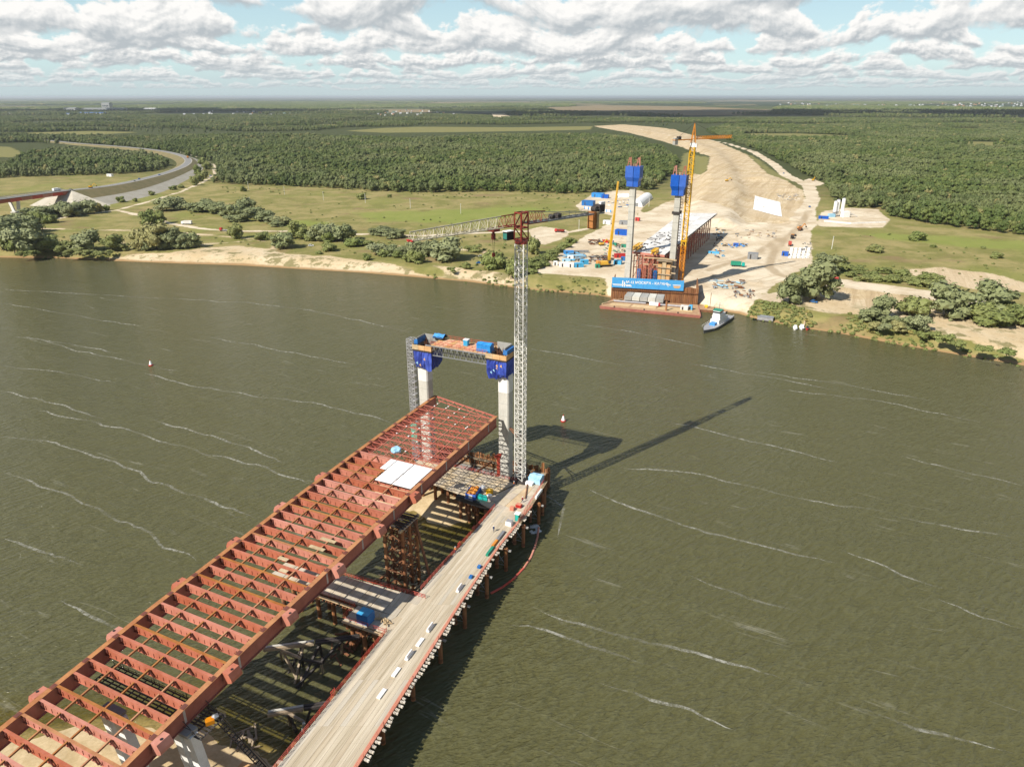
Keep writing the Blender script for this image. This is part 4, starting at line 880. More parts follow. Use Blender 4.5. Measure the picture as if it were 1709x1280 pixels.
    # ties to the pylon leg
    for z in (36.0,):
        m_ = MB(); m_.beam(W(-6.8, 20.3, z - 14), W(-2.5, 15.8, z - 14), .25); m_.beam(W(-5.8, 21.4, z - 14), W(-2.0, 15.8, z - 14), .25); m_.build('mast_tie', M['rust'], root)
JIB, CJIB = 33.0, 31.0
near_crane()
# ------------------------------------------------------------------ work trestle beside the bridge
TZ = 8.0
_tl = [(-66.9, 27.0), (-40.5, 88.6), (-21.9, 134.7), (-12.9, 154.0), (-4.6, 172.5)]
_trr = [(-50.0, 27.0), (-26.3, 88.6), (-10.3, 134.3), (-2.7, 154.0), (5.9, 172.5), (10.3, 186.6), (11.0, 188.2)]
def TLx(y): return float(np.interp(y, [p[1] for p in _tl], [p[0] for p in _tl]))
def TRx(y): return float(np.interp(y, [p[1] for p in _trr], [p[0] for p in _trr]))
def T(f, y, z=TZ): return Vector((TLx(y) + (TRx(y) - TLx(y)) * f, y, z))
def quad_slab(a, b, c, d, z0, z1, name, mt, par):
    m_ = MB(); m_.hexa([(p[0], p[1], z0) for p in (a, b, c, d)], [(p[0], p[1], z1) for p in (a, b, c, d)]); return m_.build(name, mt, par)
M['timber_pale'] = mat('timber_pale', (0.60, 0.48, 0.31), 0.9, col2=(0.45, 0.34, 0.20), scale=0.6, bump=0.2)
M['boards'] = mat('boards', (0.56, 0.485, 0.365), 0.9, col2=(0.36, 0.295, 0.20), scale=0.8, streak=(1, .03, 1), along=R(22), bump=0.2)
M['boards_worn'] = mat('boards_worn', (0.53, 0.45, 0.33), 0.9, col2=(0.39, 0.315, 0.215), scale=0.9, streak=(1, .05, 1), along=R(22), bump=0.2)
M['boards_grey'] = mat('boards_grey', (0.50, 0.445, 0.35), 0.9, col2=(0.39, 0.34, 0.265), scale=0.9, streak=(1, .05, 1), along=R(22), bump=0.2)
def pile_mesh():
    m_ = MB(); m_.cyl((0, 0, -3), (0, 0, 7.0), .5, n=10); m_.cur = 1; m_.cyl((0, 0, 0.4), (0, 0, 1.2), .512, n=10, caps=False); return m_.mesh('pile', [M['pile_rust'], M['rust']])
PILE = pile_mesh()
def piles(root, pts, ztop=TZ):
    b = root_loc(root)
    for p in pts: inst(PILE, 'pile', root, Vector((p[0], p[1], 0)) - b, (0, 0, random.random() * 6), (1, 1, 1))
def rail(root, pts, mt, h=1.15, step=2.0, name='guard_rail', n=2, r=.055):
    """one panel of posts and rails per stretch"""
    for a, b in zip(pts, pts[1:]):
        a, b = Vector(a), Vector(b); m_ = MB(); k = max(1, round((b - a).length / step))
        for i in range(k + 1):
            p = a.lerp(b, i / k); m_.beam(p, p + Vector((0, 0, h)), r * 1.3)
        for i in range(n): z = Vector((0, 0, h * (1 - i / n) - .03)); m_.beam(a + z, b + z, r, r * 1.3)
        m_.build(name, mt, root)
tre = thing('work_trestle', 'long plank decked work trestle on rusty piles running beside the red bridge', 'trestle', T(.5, 90, 0))
ys = [30 + 11.2 * k for k in range(13)] + [172.5]
nb = 11
for i, (y0, y1) in enumerate(zip(ys, ys[1:])):
    for j in range(nb):
        f0, f1 = .09 + .84 * j / nb, .09 + .84 * (j + 1) / nb; g = .0014
        mt = M['boards_worn'] if j in (3, 7) else (M['boards_grey'] if (i * 7 + j * 3) % 9 == 0 else M['boards']); dz = random.uniform(0, .02); m_ = MB()
        k = 3
        for q in range(k):
            ya, yb = y0 + (y1 - y0) * q / k, y0 + (y1 - y0) * (q + 1) / k - .015; m_.hexa([T(f0 + g, ya, TZ - .15), T(f1 - g, ya, TZ - .15), T(f1 - g, yb, TZ - .15), T(f0 + g, yb, TZ - .15)], [T(f0 + g, ya, TZ + dz), T(f1 - g, ya, TZ + dz), T(f1 - g, yb, TZ + dz), T(f0 + g, yb, TZ + dz)])
        m_.build('deck_plank', mt, tre)
    m_ = MB()
    for f in (.06, .35, .65, .93): m_.beam(T(f, y0, TZ - .8), T(f, y1 - .05, TZ - .8), .4, .9)
    m_.build('long_girder', M['rust'], tre)
    quad_slab(T(.0, y0), T(.088, y0), T(.088, y1 - .04), T(.0, y1 - .04), TZ - .28, TZ - .06, 'side_walk', M['boards_grey'], tre)
    quad_slab(T(.932, y0), T(.985, y0), T(.985, y1 - .04), T(.932, y1 - .04), TZ - .2, TZ + .16, 'kerb', M['rail_pink'], tre)
    rail(tre, [T(.985, y0, TZ + .1), T(.985, y1, TZ + .1)], M['rail_pink'], 1.05, 2.4)
tm_ = MB(); tm_.box((0, 0, -.3), 1.1, .34, .3); tmesh = tm_.mesh('cross_timber', M['old_timber'])
lt = mat('pale_timber', (0.66, 0.60, 0.50), .9, col2=(.52, .45, .35)); tm2 = MB(); tm2.box((0, 0, -.3), 1.0, .42, .3); tmesh2 = tm2.mesh('cross_timber', lt)
for k, y in enumerate(np.arange(45, 171, 0.92)): random.random() < .1 or inst(tmesh2, 'cross_timber', tre, T(1.0, y, TZ - .02) - root_loc(tre) + Vector((.3 + random.uniform(-.3, .22), random.uniform(-.15, .15), 0)), (0, 0, -R(21.5) + random.uniform(-.12, .12)))
lp = [T(.0, y, TZ - .06) for y in (30, 50, 70, 88.6, 97, 106, 114, 122)]; rail(tre, lp, M['rail_red'], 1.2, 1.6, n=3)
lp = [T(.0, y, TZ - .06) for y in (136, 144, 152, 160, 168, 172)]; rail(tre, lp, M['rail_red'], 1.2, 1.6, n=3)
for y in (104.5, 153.2, 160.5):
    m_ = MB(); c = T(-.03, y, TZ - .1)
    for d in (-.5, 0, .5): m_.beam(c + Vector((d * .4, d, 0)), c + Vector((d * .4, d, 1.5)), .1)
    m_.beam(c + Vector((-.3, -.6, 1.2)), c + Vector((.3, .6, 1.2)), .12); m_.build('rail_gate', M['rail_red'], tre)
bents = [(7.7, 175.9), (3.1, 164.7), (-1.6, 154), (-6.2, 143.2), (-11, 132.5), (-15.6, 121.5), (-20.3, 111.1), (-24.7, 100.5), (-29.2, 90), (-33.8, 79), (-38.3, 68), (-42.8, 57)]
pp = []
for x, y in bents:
    yy = y - .2; d = Vector((-.915, .39)); pp += [(x, y), (x + d.x * 2.6, y + d.y * 2.6 + .2), (x + d.x * 8.4, y + d.y * 8.4), (x + d.x * 11, y + d.y * 11)]
piles(tre, pp)
for x, y in bents:
    m_ = MB(); a, b = Vector((x + .6, y - .3, TZ - 1.5)), Vector((x - .915 * 11.6, y + .39 * 11.6, TZ - 1.5)); m_.beam(a, b, .5, .55); m_.build('bent_cap', M['rust'], tre)
    m_ = MB(); a, b = Vector((x, y, 1.6)), Vector((x - .915 * 2.6, y + .39 * 2.6, 1.6))
    m_.beam(a, b + Vector((0, 0, 3.6)), .12); m_.beam(b, a + Vector((0, 0, 3.6)), .12); m_.beam(a, b, .12)
    for s_ in (1.2, 1.9): m_.beam(a.lerp(b, .5) + Vector((-.4, 0, s_)), a.lerp(b, .5) + Vector((.5, .3, s_)), .08)
    m_.build('pile_bracing', M['grey_steel'], tre)
    m_ = MB(); m_.box((x + .9, y - .2, TZ - 1.9), 1.0, .5, .35, -.4); m_.build('cap_end', M['concrete_grey'], tre)
# head of the trestle: wide slab by the crane
hd = [W(-23.6, 16.3), W(-28.2, 30.6), W(-15, 30.0), W(-4.6, 28.6), W(-3.2, 26.6), W(-4.0, 24.3), W(-9.6, 23.6), W(-10.2, 17.0), W(-18.2, 9.6), W(-22.0, 9.8)]
head = thing('trestle_head', 'pale dusty working platform at the head of the trestle around the crane foot', 'work platform', W(-15, 22, 0))
gx = np.arange(0, 1.001, 1/3); k_ = 0
hmat = [mat('head_slab', (0.54, 0.46, 0.34), .9, col2=(.40, .33, .23), scale=.3, bump=.2), mat('head_slab_worn', (0.52, 0.44, 0.34), .9, col2=(.36, .31, .25), scale=.25, bump=.2), mat('head_slab_rust', (0.58, 0.43, 0.26), .9, col2=(.44, .32, .19), scale=.25)]
hq = [(W(-23.7, 16.2), W(-28.6, 30.8), W(-4.4, 28.5), W(-9.8, 21.9))]
for a, b, c, d in hq:
    for i in range(5):
        for j in range(4):
            def B(f, g): return (a.lerp(b, g)).lerp(d.lerp(c, g), f)
            e = .004; q = [B(i/5 + e, j/4 + e), B(i/5 + e, (j+1)/4 - e), B((i+1)/5 - e, (j+1)/4 - e), B((i+1)/5 - e, j/4 + e)]
            quad_slab(q[0], q[1], q[2], q[3], TZ - .3, TZ + random.uniform(-.02, .03), 'road_plate', hmat[2] if j == 2 and i in (1, 2, 3) else hmat[(i * 3 + j) % 2], head)
e1 = [W(-28.6, 30.8, TZ), W(-20.5, 30.0, TZ), W(-12.5, 29.3, TZ), W(-4.4, 28.5, TZ), W(-3.6, 25.4, TZ)]
rail(head, e1, M['rail_red'], 1.2, 1.4, n=3)
for a, b in zip(e1[:3], e1[1:4]): m_ = MB(); m_.beam(a + R2 * .35 - Vector((0, 0, .1)), b + R2 * .35 - Vector((0, 0, .1)), .9, .25); m_.build('side_walk', M['timber'], head)
m_ = MB(); m_.beam(W(-8.5, 24.6, TZ + .25), W(-16.5, 27.5, TZ + .25), .3, .3); m_.build('crane_rail', M['rust'], head)
piles(head, [(9.8, 185.2), (6.6, 186.6), (9.0, 180.6)] + [tuple(W(s, t))[:2] for s, t in ((-10, 18), (-16, 14), (-21, 17), (-20, 24), (-12, 26), (-26.5, 28.5), (-24.5, 22))])
def rows(a, b, c, d, n, k, name, mt, par, z0, z1):
    """a-b far edge, d-c near edge; n slabs along, k across"""
    for i in range(n):
        for j in range(k):
            e = .0035
            def B(f, g): return a.lerp(b, f).lerp(d.lerp(c, f), g)
            quad_slab(B(i/n + e/2, (j+1)/k - e), B((i+1)/n - e/2, (j+1)/k - e), B((i+1)/n - e/2, j/k + e), B(i/n + e/2, j/k + e), z0, z1 + random.uniform(-.015, .02), name, mt[(i + j * 2) % len(mt)], par)
f2 = thing('pier_platform', 'pale timber jetty from the trestle head across to the tower foot under the deck', 'jetty', W(-14, 6, 0))
rows(W(-8.6, -13), W(-8.2, 21.8), W(-23.2, 16.0), W(-18.2, -13), 12, 3, 'deck_slab', [M['boards'], M['timber_pale'], M['boards_worn']], f2, TZ - .35, TZ)
rail(f2, [W(-8.5, t, TZ) for t in (-13, -6, 1, 8, 15, 21)], M['rail_red'], 1.2, 1.2, n=3)
for t in np.arange(-12, 12, 1.5): m_ = MB(); m_.beam(W(-18.6, t, TZ - .5), W(-17.2, t + .02, TZ - .5), .3); m_.build('beam_end', M['timber'], f2)
rail(f2, [W(-18.1 - .25 * max(0, t), t, TZ - .02) for t in (-13, -7, -1)], M['rail_red'], .5, 1.5)
m_ = MB(); m_.beam(W(-18, -13, TZ - 1), W(-18.3, 9, TZ - 1), .5, 1.0); m_.beam(W(-10, -13, TZ - 1), W(-10, 18, TZ - 1), .5, 1.0); m_.build('long_girder', M['rust'], f2)
piles(f2, [tuple(W(-9.4, t))[:2] for t in np.arange(-12, 15, 1.25)] + [tuple(W(s, t))[:2] for s in (-17.6, -13.5, -9.8) for t in (-11, -6.5, -2, 2.5, 7, 11)])
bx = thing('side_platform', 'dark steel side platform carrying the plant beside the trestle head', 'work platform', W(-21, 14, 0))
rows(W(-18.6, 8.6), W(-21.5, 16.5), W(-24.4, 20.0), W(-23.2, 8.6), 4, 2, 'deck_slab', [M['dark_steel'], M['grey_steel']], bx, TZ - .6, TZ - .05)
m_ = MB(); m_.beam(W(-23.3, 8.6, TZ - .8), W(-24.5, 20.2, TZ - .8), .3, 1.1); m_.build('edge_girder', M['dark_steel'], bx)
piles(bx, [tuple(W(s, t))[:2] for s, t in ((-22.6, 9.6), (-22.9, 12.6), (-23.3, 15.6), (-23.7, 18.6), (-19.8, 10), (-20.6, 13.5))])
f1 = thing('pier_platform', 'pale slab jetty striped by the shadow of the deck, reaching under the bridge', 'jetty', W(-70, 10, 0))
rows(W(-67.9, -14), W(-66.0, 25.0), W(-73.6, 25.6), W(-75.2, -14), 11, 3, 'deck_slab', [M['boards'], M['boards_grey'], M['boards']], f1, TZ - .35, TZ)
rows(W(-74.4, 12.0), W(-73.6, 25.4), W(-79.2, 23.0), W(-79.5, 12.0), 4, 2, 'deck_slab', [M['boards_grey'], M['boards_worn']], f1, TZ - .35, TZ - .03)
rail(f1, [W(-67.85 + .049 * (t + 14), t, TZ) for t in (-14, -4, 2, 7, 12, 17, 21, 24.6)], M['rail_red'], 1.2, .9, n=3)
rail(f1, [W(-75.1, t, TZ) for t in (-14, -5, 1, 6, 11.6)], M['rail_red'], 1.1, 1.6)
rail(f1, [W(-75.1, 11.7, TZ), W(-79.6, 11.8, TZ), W(-79.5, 17, TZ), W(-79.3, 22.6, TZ)], M['rail_red'], 1.1, 1.5)
for t in np.arange(-13, 22.5, .95):
    m_ = MB(); s = -75.4 if t < 11.8 else -79.9; m_.beam(W(s + 1, t, TZ - .55), W(s - .7, t, TZ - .55), .24, .3); m_.build('beam_end', M['rust'], f1)
for a, b in ((-14, 1), (1, 11.8), ): quad_slab(W(-75.75, a), W(-75.75, b), W(-75.2, b), W(-75.2, a), TZ - .35, TZ - .1, 'side_walk', M['timber'], f1)
for a, b in ((11.9, 17.2), (17.4, 22.6)): quad_slab(W(-80.3, a), W(-80.3, b), W(-79.65, b), W(-79.65, a), TZ - .35, TZ - .1, 'side_walk', M['timber'], f1)
for s in (-68.6, -74.4): m_ = MB(); m_.beam(W(s, -14, TZ - .95), W(s, 22, TZ - .95), .45, 1.0); m_.build('long_girder', M['rust'], f1)
piles(f1, [tuple(W(s, t))[:2] for t in (-11, -5.5, 0, 4.5, 8.2, 11) for s in (-74.2, -70.6)] + [tuple(W(s, t))[:2] for t in (13.5, 16.6, 20) for s in (-78.8, -75.0)])
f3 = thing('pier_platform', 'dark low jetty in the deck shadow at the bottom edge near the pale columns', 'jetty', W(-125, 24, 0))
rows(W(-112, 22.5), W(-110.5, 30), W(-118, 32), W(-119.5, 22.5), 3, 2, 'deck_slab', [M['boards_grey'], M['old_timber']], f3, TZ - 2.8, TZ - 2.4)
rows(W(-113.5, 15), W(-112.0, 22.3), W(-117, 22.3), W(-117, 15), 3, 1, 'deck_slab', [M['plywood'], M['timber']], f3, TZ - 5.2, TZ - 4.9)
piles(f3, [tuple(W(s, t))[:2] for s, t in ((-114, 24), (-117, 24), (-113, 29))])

# ------------------------------------------------------------------ cofferdam round the tower foot
cof = thing('cofferdam', 'rusty sheet pile box standing in the river around the tower foot', 'cofferdam', W(0, 3, 0))
sp_ = MB(); sp_.hexa([(-.2, -.12, -3), (.2, -.12, -3), (.2, -.02, -3), (-.2, -.02, -3)], [(-.2, -.12, 6), (.2, -.12, 6), (.2, -.02, 6), (-.2, -.02, 6)])
for sg in (-1, 1): sp_.beam((sg * .2, -.07, 1.5), (sg * .42, .16, 1.5), .01, .01); sp_.hexa([(sg * .2 - .05, -.1, -3), (sg * .2 + .05, -.1, -3), (sg * .42 + .05, .2, -3), (sg * .42 - .05, .2, -3)], [(sg * .2 - .05, -.1, 6), (sg * .2 + .05, -.1, 6), (sg * .42 + .05, .2, 6), (sg * .42 - .05, .2, 6)])
spm = sp_.mesh('sheet_pile', M['sheet_pile'])
ring = [(-7.0, -19.5), (-7.0, 26.0), (6.0, 26.0), (6.0, -19.5)]
cb = root_loc(cof)
for (s0, t0), (s1, t1) in zip(ring, ring[1:] + ring[:1]):
    L_ = math.hypot(s1 - s0, t1 - t0); k = int(L_ / .95); d = (W(s1, t1) - W(s0, t0)).normalized(); a = math.atan2(d.y, d.x)
    for i in range(k):
        f = (i + .5) / k; p = W(s0 + (s1 - s0) * f, t0 + (t1 - t0) * f); hgt = random.choice([0, 0, .3, .6, 1.3, 1.9]) if s0 > 0 and s1 > 0 else random.choice([-.2, 0, .2])
        inst(spm, 'sheet_pile', cof, p - cb + Vector((0, 0, hgt)), (0, 0, a + (math.pi if i % 2 else 0)))
for z, in_ in ((4.4, .7), (1.9, .7)):
    for (s0, t0), (s1, t1) in zip(ring, ring[1:] + ring[:1]):
        q = lambda s, t: W(s - in_ * (1 if s > 0 else -1), t - in_ * (1 if t > 0 else -1), z); m_ = MB(); m_.beam(q(s0, t0), q(s1, t1), .55, .5); m_.build('wale_beam', M['old_timber'] if s0 > 0 and s1 > 0 else M['rust'], cof)
for t in (-12, -4, 4, 10.5, 19): m_ = MB(); m_.beam(W(-6, t, 4.5), W(5, t + 1.5, 4.5), .5); m_.build('strut', M['rust'] if t != 10.5 else M['old_timber'], cof)
quad_slab(W(-6.6, -19), W(-6.6, 25.6), W(5.7, 25.6), W(5.7, -19), -.5, 1.2, 'footing_slab', M['concrete_grey'], cof)
for t in (-13.9, 14.1): m_ = MB(); slab_col(m_, W(-1.5, t), 6.5, 6.0, 1.2, 3.0, 1.2); m_.build('plinth', M['concrete'], cof)
m_ = MB()
for k in range(46): a, b = random.uniform(-5.5, 5), random.uniform(-18, 24); th = random.random() * 3.1; l = random.uniform(.8, 2.4); m_.beam(W(a, b, 1.3 + random.random() * 2.4), W(a + math.sin(th) * l, b + math.cos(th) * l, 1.6 + random.random() * 2.4), .16)
o = m_.build('loose_bracing', M['rust'], cof); o['kind'] = 'stuff'
rp = thing('placing_boom', 'small dark red concrete placing mast standing in front of the right tower foot', 'concrete boom', W(-7.6, 14.6, TZ))
m_ = MB(); lattice(m_, W(-7.6, 14.6), .6, TZ, TZ + 6, 1, .07, .12, -AX); m_.build('mast', M['rail_red'], rp)
m_ = MB(); c = W(-7.6, 14.6, TZ + 6); m_.hexa([c - R2 * 1.2 - A2 * .3, c + R2 * .6 - A2 * .3, c + R2 * .6 + A2 * .3, c - R2 * 1.2 + A2 * .3], [p + Vector((0, 0, h)) for p, h in ((c - R2 * 1.3 - A2 * .3, .7), (c + R2 * 1.2 - A2 * .3, 2.0), (c + R2 * 1.2 + A2 * .3, 2.0), (c - R2 * 1.3 + A2 * .3, .7))]); m_.build('boom_head', M['crane_red'], rp)

# ------------------------------------------------------------------ rusty support tower and old ice breakers
su = thing('support_tower', 'rusty tubular falsework tower standing in the water under the edge of the red deck', 'falsework tower', at(668, 975, 0))
c0, zt = W(-56.5, 12.2), 19.6
for ds in (-3.0, 0, 3.0):
    for dt in (-2.6, 2.6):
        m_ = MB(); p = c0 + A2 * ds + R2 * dt; m_.cyl((p.x, p.y, -2), (p.x, p.y, zt), .42, n=10); lg = m_.build('leg', M['pile_rust'], su)
        for z in (5, 10, 15): m_ = MB(); m_.cyl((p.x, p.y, z), (p.x, p.y, z + .3), .6, n=10); m_.build('flange', M['rust'], lg)
for z0, z1 in ((2.5, 7), (7, 11.5), (11.5, 16), (16, 19)):
    m_ = MB()
    for (a, b), (c, d) in (((-3, -2.6), (-3, 2.6)), ((3, -2.6), (3, 2.6)), ((-3, -2.6), (0, -2.6)), ((0, -2.6), (3, -2.6)), ((-3, 2.6), (0, 2.6)), ((0, 2.6), (3, 2.6)), ((0, -2.6), (0, 2.6))):
        p, q = c0 + A2 * a + R2 * b, c0 + A2 * c + R2 * d; m_.beam((p.x, p.y, z0), (q.x, q.y, z1), .2); m_.beam((q.x, q.y, z0), (p.x, p.y, z1), .2); m_.beam((p.x, p.y, z1), (q.x, q.y, z1), .26)
    m_.build('bracing', M['rust'], su)
for dt in (-2.6, 2.6): m_ = MB(); m_.beam(c0 + R2 * dt - A2 * 4.2 + Vector((0, 0, zt + .3)), c0 + R2 * dt + A2 * 4.2 + Vector((0, 0, zt + .3)), .6, .6); m_.build('cap_beam', M['timber'] if dt > 0 else M['dark_steel'], su)
m_ = MB()
for k in range(7): m_.beam(c0 - A2 * (3 - k) - R2 * 3.6 + Vector((0, 0, zt + .7)), c0 - A2 * (3 - k) + R2 * 3.6 + Vector((0, 0, zt + .7)), .5, .2)
m_.build('top_platform', M['dark_steel'], su)
m_ = MB(); m_.beam(c0 + R2 * 3 + A2 * 2 + Vector((0, 0, zt)), c0 + R2 * 9.5 - A2 * 1.0 + Vector((0, 0, 2.2)), .5); m_.build('raking_prop', M['rust'], su)
for a, b in (((-8, -5), (-3, 8.6)), ((-5, -8), (3.5, -6)), ((-7, 9), (5, 10.4)), ((5, -6), (5.5, 10.5)), ((-6, -7), (-8, 8)), ((-4.5, 9), (5.2, 9.4))):
    m_ = MB(); m_.beam(c0 + A2 * a[0] + R2 * a[1] * .8 + Vector((0, 0, 2.2)), c0 + A2 * b[0] + R2 * b[1] * .8 + Vector((0, 0, 2.4)), .5, .6); m_.build('base_beam', random.choice([M['dark_steel'], M['rust'], M['old_timber']]), su)
for a, b in ((-6.5, -5.5), (-6.5, 6.5), (4.5, 8.5), (4.5, -5)): m_ = MB(); p = c0 + A2 * a + R2 * b; m_.cyl((p.x, p.y, -2), (p.x, p.y, 2.6), .45, n=10); m_.build('base_pile', M['pile_rust'], su)
m_ = MB()
for k in range(70):
    p = c0 + A2 * random.uniform(-7, 4) + R2 * random.uniform(-6, 7); z = random.choice([2.7, 2.8, 3.1, 7.3, 11.8]); a = random.random() * 6.3; l = random.uniform(.6, 2.2)
    if z > 4: p = c0 + A2 * random.uniform(-3, 3) + R2 * random.uniform(-2.6, 2.6)
    m_.beam((p.x, p.y, z), (p.x + math.cos(a) * l, p.y + math.sin(a) * l, z + random.uniform(-.2, .5)), random.uniform(.1, .4), .15)
o = m_.build('scrap_timber', M['timber'], su); o['kind'] = 'stuff'
def breaker(name, lab, tip, far, props, cat='ice breaker'):
    r_ = thing(name, lab, cat, (tip + far) / 2 * 1.0 - Vector((0, 0, (tip.z + far.z) / 2)), 0, 'ice breakers beside the trestle')
    d = (far - tip); n = d.normalized(); s = Vector((-n.y, n.x, 0)).normalized()
    for o, mt in ((-.35, M['old_timber']), (.35, M['concrete'])):
        m_ = MB(); m_.beam(tip + s * o, tip + s * o + d * .52, .5, .6); m_.build('cap_beam', mt, r_)
        m_ = MB(); m_.beam(tip + s * o + d * .53, far + s * o, .5, .55); m_.build('cap_beam', M['dark_steel'], r_)
    for a, b, mt in props: m_ = MB(); m_.beam(a, b, .45); m_.build('raking_prop', mt, r_)
    return r_
D, OT = M['dark_steel'], M['old_timber']
t0, t1 = at(440, 1083, 6.2), at(600, 1062, 6.2)
P_ = lambda u, v, z: at(u, v, z)
breaker('ice_breaker', 'larger black and pale timber ice breaker leaning in the water beside the trestle', t0, t1,
        [(P_(506, 1078, 5.8), P_(478, 1130, -1), D), (P_(506, 1078, 5.8), P_(490, 1150, -1), OT), (P_(536, 1070, 5.8), P_(492, 1162, -1), D), (P_(573, 1068, 5.8), P_(494, 1146, .5), D), (P_(470, 1085, 5.8), P_(502, 1098, 5), OT), (P_(470, 1085, 5.8), P_(498, 1136, -1), OT),
         (P_(533, 1075, 5.5), P_(540, 1106, .5), D), (P_(502, 1080, 5.5), P_(506, 1110, 0), D), (P_(500, 1100, 4), P_(538, 1106, 3.5), D), (P_(468, 1090, 5), P_(471, 1104, -1), OT), (P_(502, 1125, .6), P_(506, 1166, -1), OT), (P_(536, 1108, 3), P_(540, 1128, -1), OT), (P_(570, 1068, 5.8), P_(571, 1095, -1), OT), (P_(504, 1090, 5), P_(497, 1125, 1), D)])
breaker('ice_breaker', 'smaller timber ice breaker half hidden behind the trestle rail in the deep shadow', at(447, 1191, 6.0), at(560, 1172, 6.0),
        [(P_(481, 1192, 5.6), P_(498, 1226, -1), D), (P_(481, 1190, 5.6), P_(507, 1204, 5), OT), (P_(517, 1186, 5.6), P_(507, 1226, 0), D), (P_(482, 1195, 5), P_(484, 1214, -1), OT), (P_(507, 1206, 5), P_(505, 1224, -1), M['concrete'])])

# ------------------------------------------------------------------ things on the trestle
bm_ = MB(); bm_.hexa([(-.35, -1.5, 0), (.35, -1.5, 0), (.35, 1.5, 0), (-.35, 1.5, 0)], [(-.14, -1.5, .95), (.14, -1.5, .95), (.14, 1.5, .95), (-.14, 1.5, .95)]); blk = bm_.mesh('barrier_block', M['white'])
pl_ = MB(); pl_.box((0, 0, 0), .8, 2.5, .26); plt = pl_.mesh('concrete_slab', M['white'])
def lay(u, v, me, name, lab, cat, group, z=TZ + .04, rz=-R(22)):
    o = bpy.data.objects.new(name, me); COL.objects.link(o); o.location = at(u, v, z); o.rotation_euler = (0, 0, rz); tag(o, lab, cat, group); return o
for u, v, k, lab in ((637, 1158, 0, 'flat white slab on the trestle kerb, lowest in the picture of the white pieces'), (661, 1122, 0, 'flat white slab on the trestle just below the nearer upright block'), (683, 1095, 1, 'upright white barrier block on the trestle between two flat white slabs'),
                     (701, 1072, 0, 'flat white slab on the trestle just above the nearer upright block'), (718, 1049, 2, 'pale barrier block on the trestle just past the jetty mouth'), (767, 983, 1, 'lone white barrier block halfway along the trestle')):
    if k == 0: lay(u, v, plt, 'concrete_slab', lab, 'concrete slab', 'white slabs along the trestle kerb')
    else:
        r_ = thing('barrier_block', lab, 'barrier block', at(u, v, TZ + .04), -R(22), 'white barrier blocks along the trestle kerb')
        m_ = MB(); m_.box((0, 0, 0), .75, 2.6 if k == 1 else 2.4, .35); inst(m_.mesh('block_foot', M['white']), 'block_foot', r_, (0, 0, 0))
        m_ = MB(); m_.hexa([(-.27, -1.15, .35), (.27, -1.15, .35), (.27, 1.15, .35), (-.27, 1.15, .35)], [(-.14, -1.15, 1.0), (.14, -1.15, 1.0), (.14, 1.15, 1.0), (-.14, 1.15, 1.0)]); inst(m_.mesh('block_top', M['white']), 'block_top', r_, (0, 0, 0))
def crate(u, v, z, sx, sy, h, mt, name, lab, cat, rz=-AX, lid=None, group=None, ribs=4):
    r_ = thing(name, lab, cat, at(u, v, z), rz, group); m_ = MB(); m_.box((0, 0, 0), sx, sy, h)
    inst(m_.mesh('body', mt), 'body', r_, (0, 0, 0)); m_ = MB(); m_.box((0, 0, h), sx * .9, sy * .9, .12)
    inst(m_.mesh('lid', lid or mt), 'lid', r_, (0, 0, 0))
    if ribs:
        m_ = MB()
        for i in range(ribs):
            x = -sx/2 + sx * (i + .5) / ribs; m_.box((x, -sy/2 - .03, .1), .12, .06, h - .2); m_.box((x, sy/2 + .03, .1), .12, .06, h - .2)
        m_.box((-sx/2 - .03, 0, .1), .06, sy * .7, h - .2); inst(m_.mesh('ribs', mt), 'ribs', r_, (0, 0, 0))
    return r_
crate(611, 1036, TZ, 3.0, 2.6, 2.5, M['blue_box'], 'site_cabin', 'dark blue site cabin on the jetty corner beside the trestle', 'site cabin', lid=M['cyan_box'])
tr_ = thing('skip', 'open blue and white skip filled with orange sacks on the dark side platform', 'skip', at(790, 826, TZ), -AX + .15)
m_ = MB(); m_.box((0, 0, 0), 3.0, 4.6, .4); inst(m_.mesh('skip_floor', M['dark_steel']), 'skip_floor', tr_, (0, 0, 0))
m_ = MB(); m_.box((1.5, 0, 0), .12, 4.8, 1.7); m_.box((-1.5, 0, 0), .12, 4.8, 1.7); inst(m_.mesh('skip_side', M['blue_steel']), 'skip_side', tr_, (0, 0, 0))
m_ = MB(); m_.box((0, -2.4, 0), 3.0, .12, 1.6); m_.cur = 1; m_.box((0, -2.47, .25), 1.1, .03, 1.1); inst(m_.mesh('skip_end', [M['blue_steel'], M['white']]), 'skip_end', tr_, (0, 0, 0))
for k, (x, y) in enumerate(((-.7, -1.4), (.6, -1.2), (-.6, .1), (.7, .2), (-.6, 1.5), (.6, 1.5))):
    m_ = MB(); m_.blob((0, 0, .6), .75, .75, .75, k, .3, 2); o = bpy.data.objects.new('sack', m_.mesh('sack', M['orange'])); COL.objects.link(o); o.parent = tr_; o.location = (x, y, .7 + .1 * (k % 2))
crate(806, 833, TZ, 3.2, 1.1, 1.0, M['teal'], 'generator', 'turquoise generator box on the dark side platform beside the skip', 'generator')
for u, v, lab in ((806, 820, 'pale grey bulk tank standing behind the turquoise box'), (817, 834, 'grey bulk tank at the right end of the side platform')):
    r_ = thing('bulk_tank', lab, 'tank', at(u, v, TZ), 0, 'grey tanks on the side platform'); m_ = MB(); m_.cyl((0, 0, 0), (0, 0, 1.6), .8, n=14); inst(m_.mesh('tank', M['galvanised']), 'tank', r_, (0, 0, 0)); m_ = MB(); m_.cyl((0, 0, 1.6), (0, 0, 2.0), .8, .25, n=14); inst(m_.mesh('tank_top', M['white']), 'tank_top', r_, (0, 0, 0))
crate(817, 824, TZ, 1.6, 1.3, 1.5, M['yellow'], 'pump', 'small yellow pump between the grey tanks', 'pump')
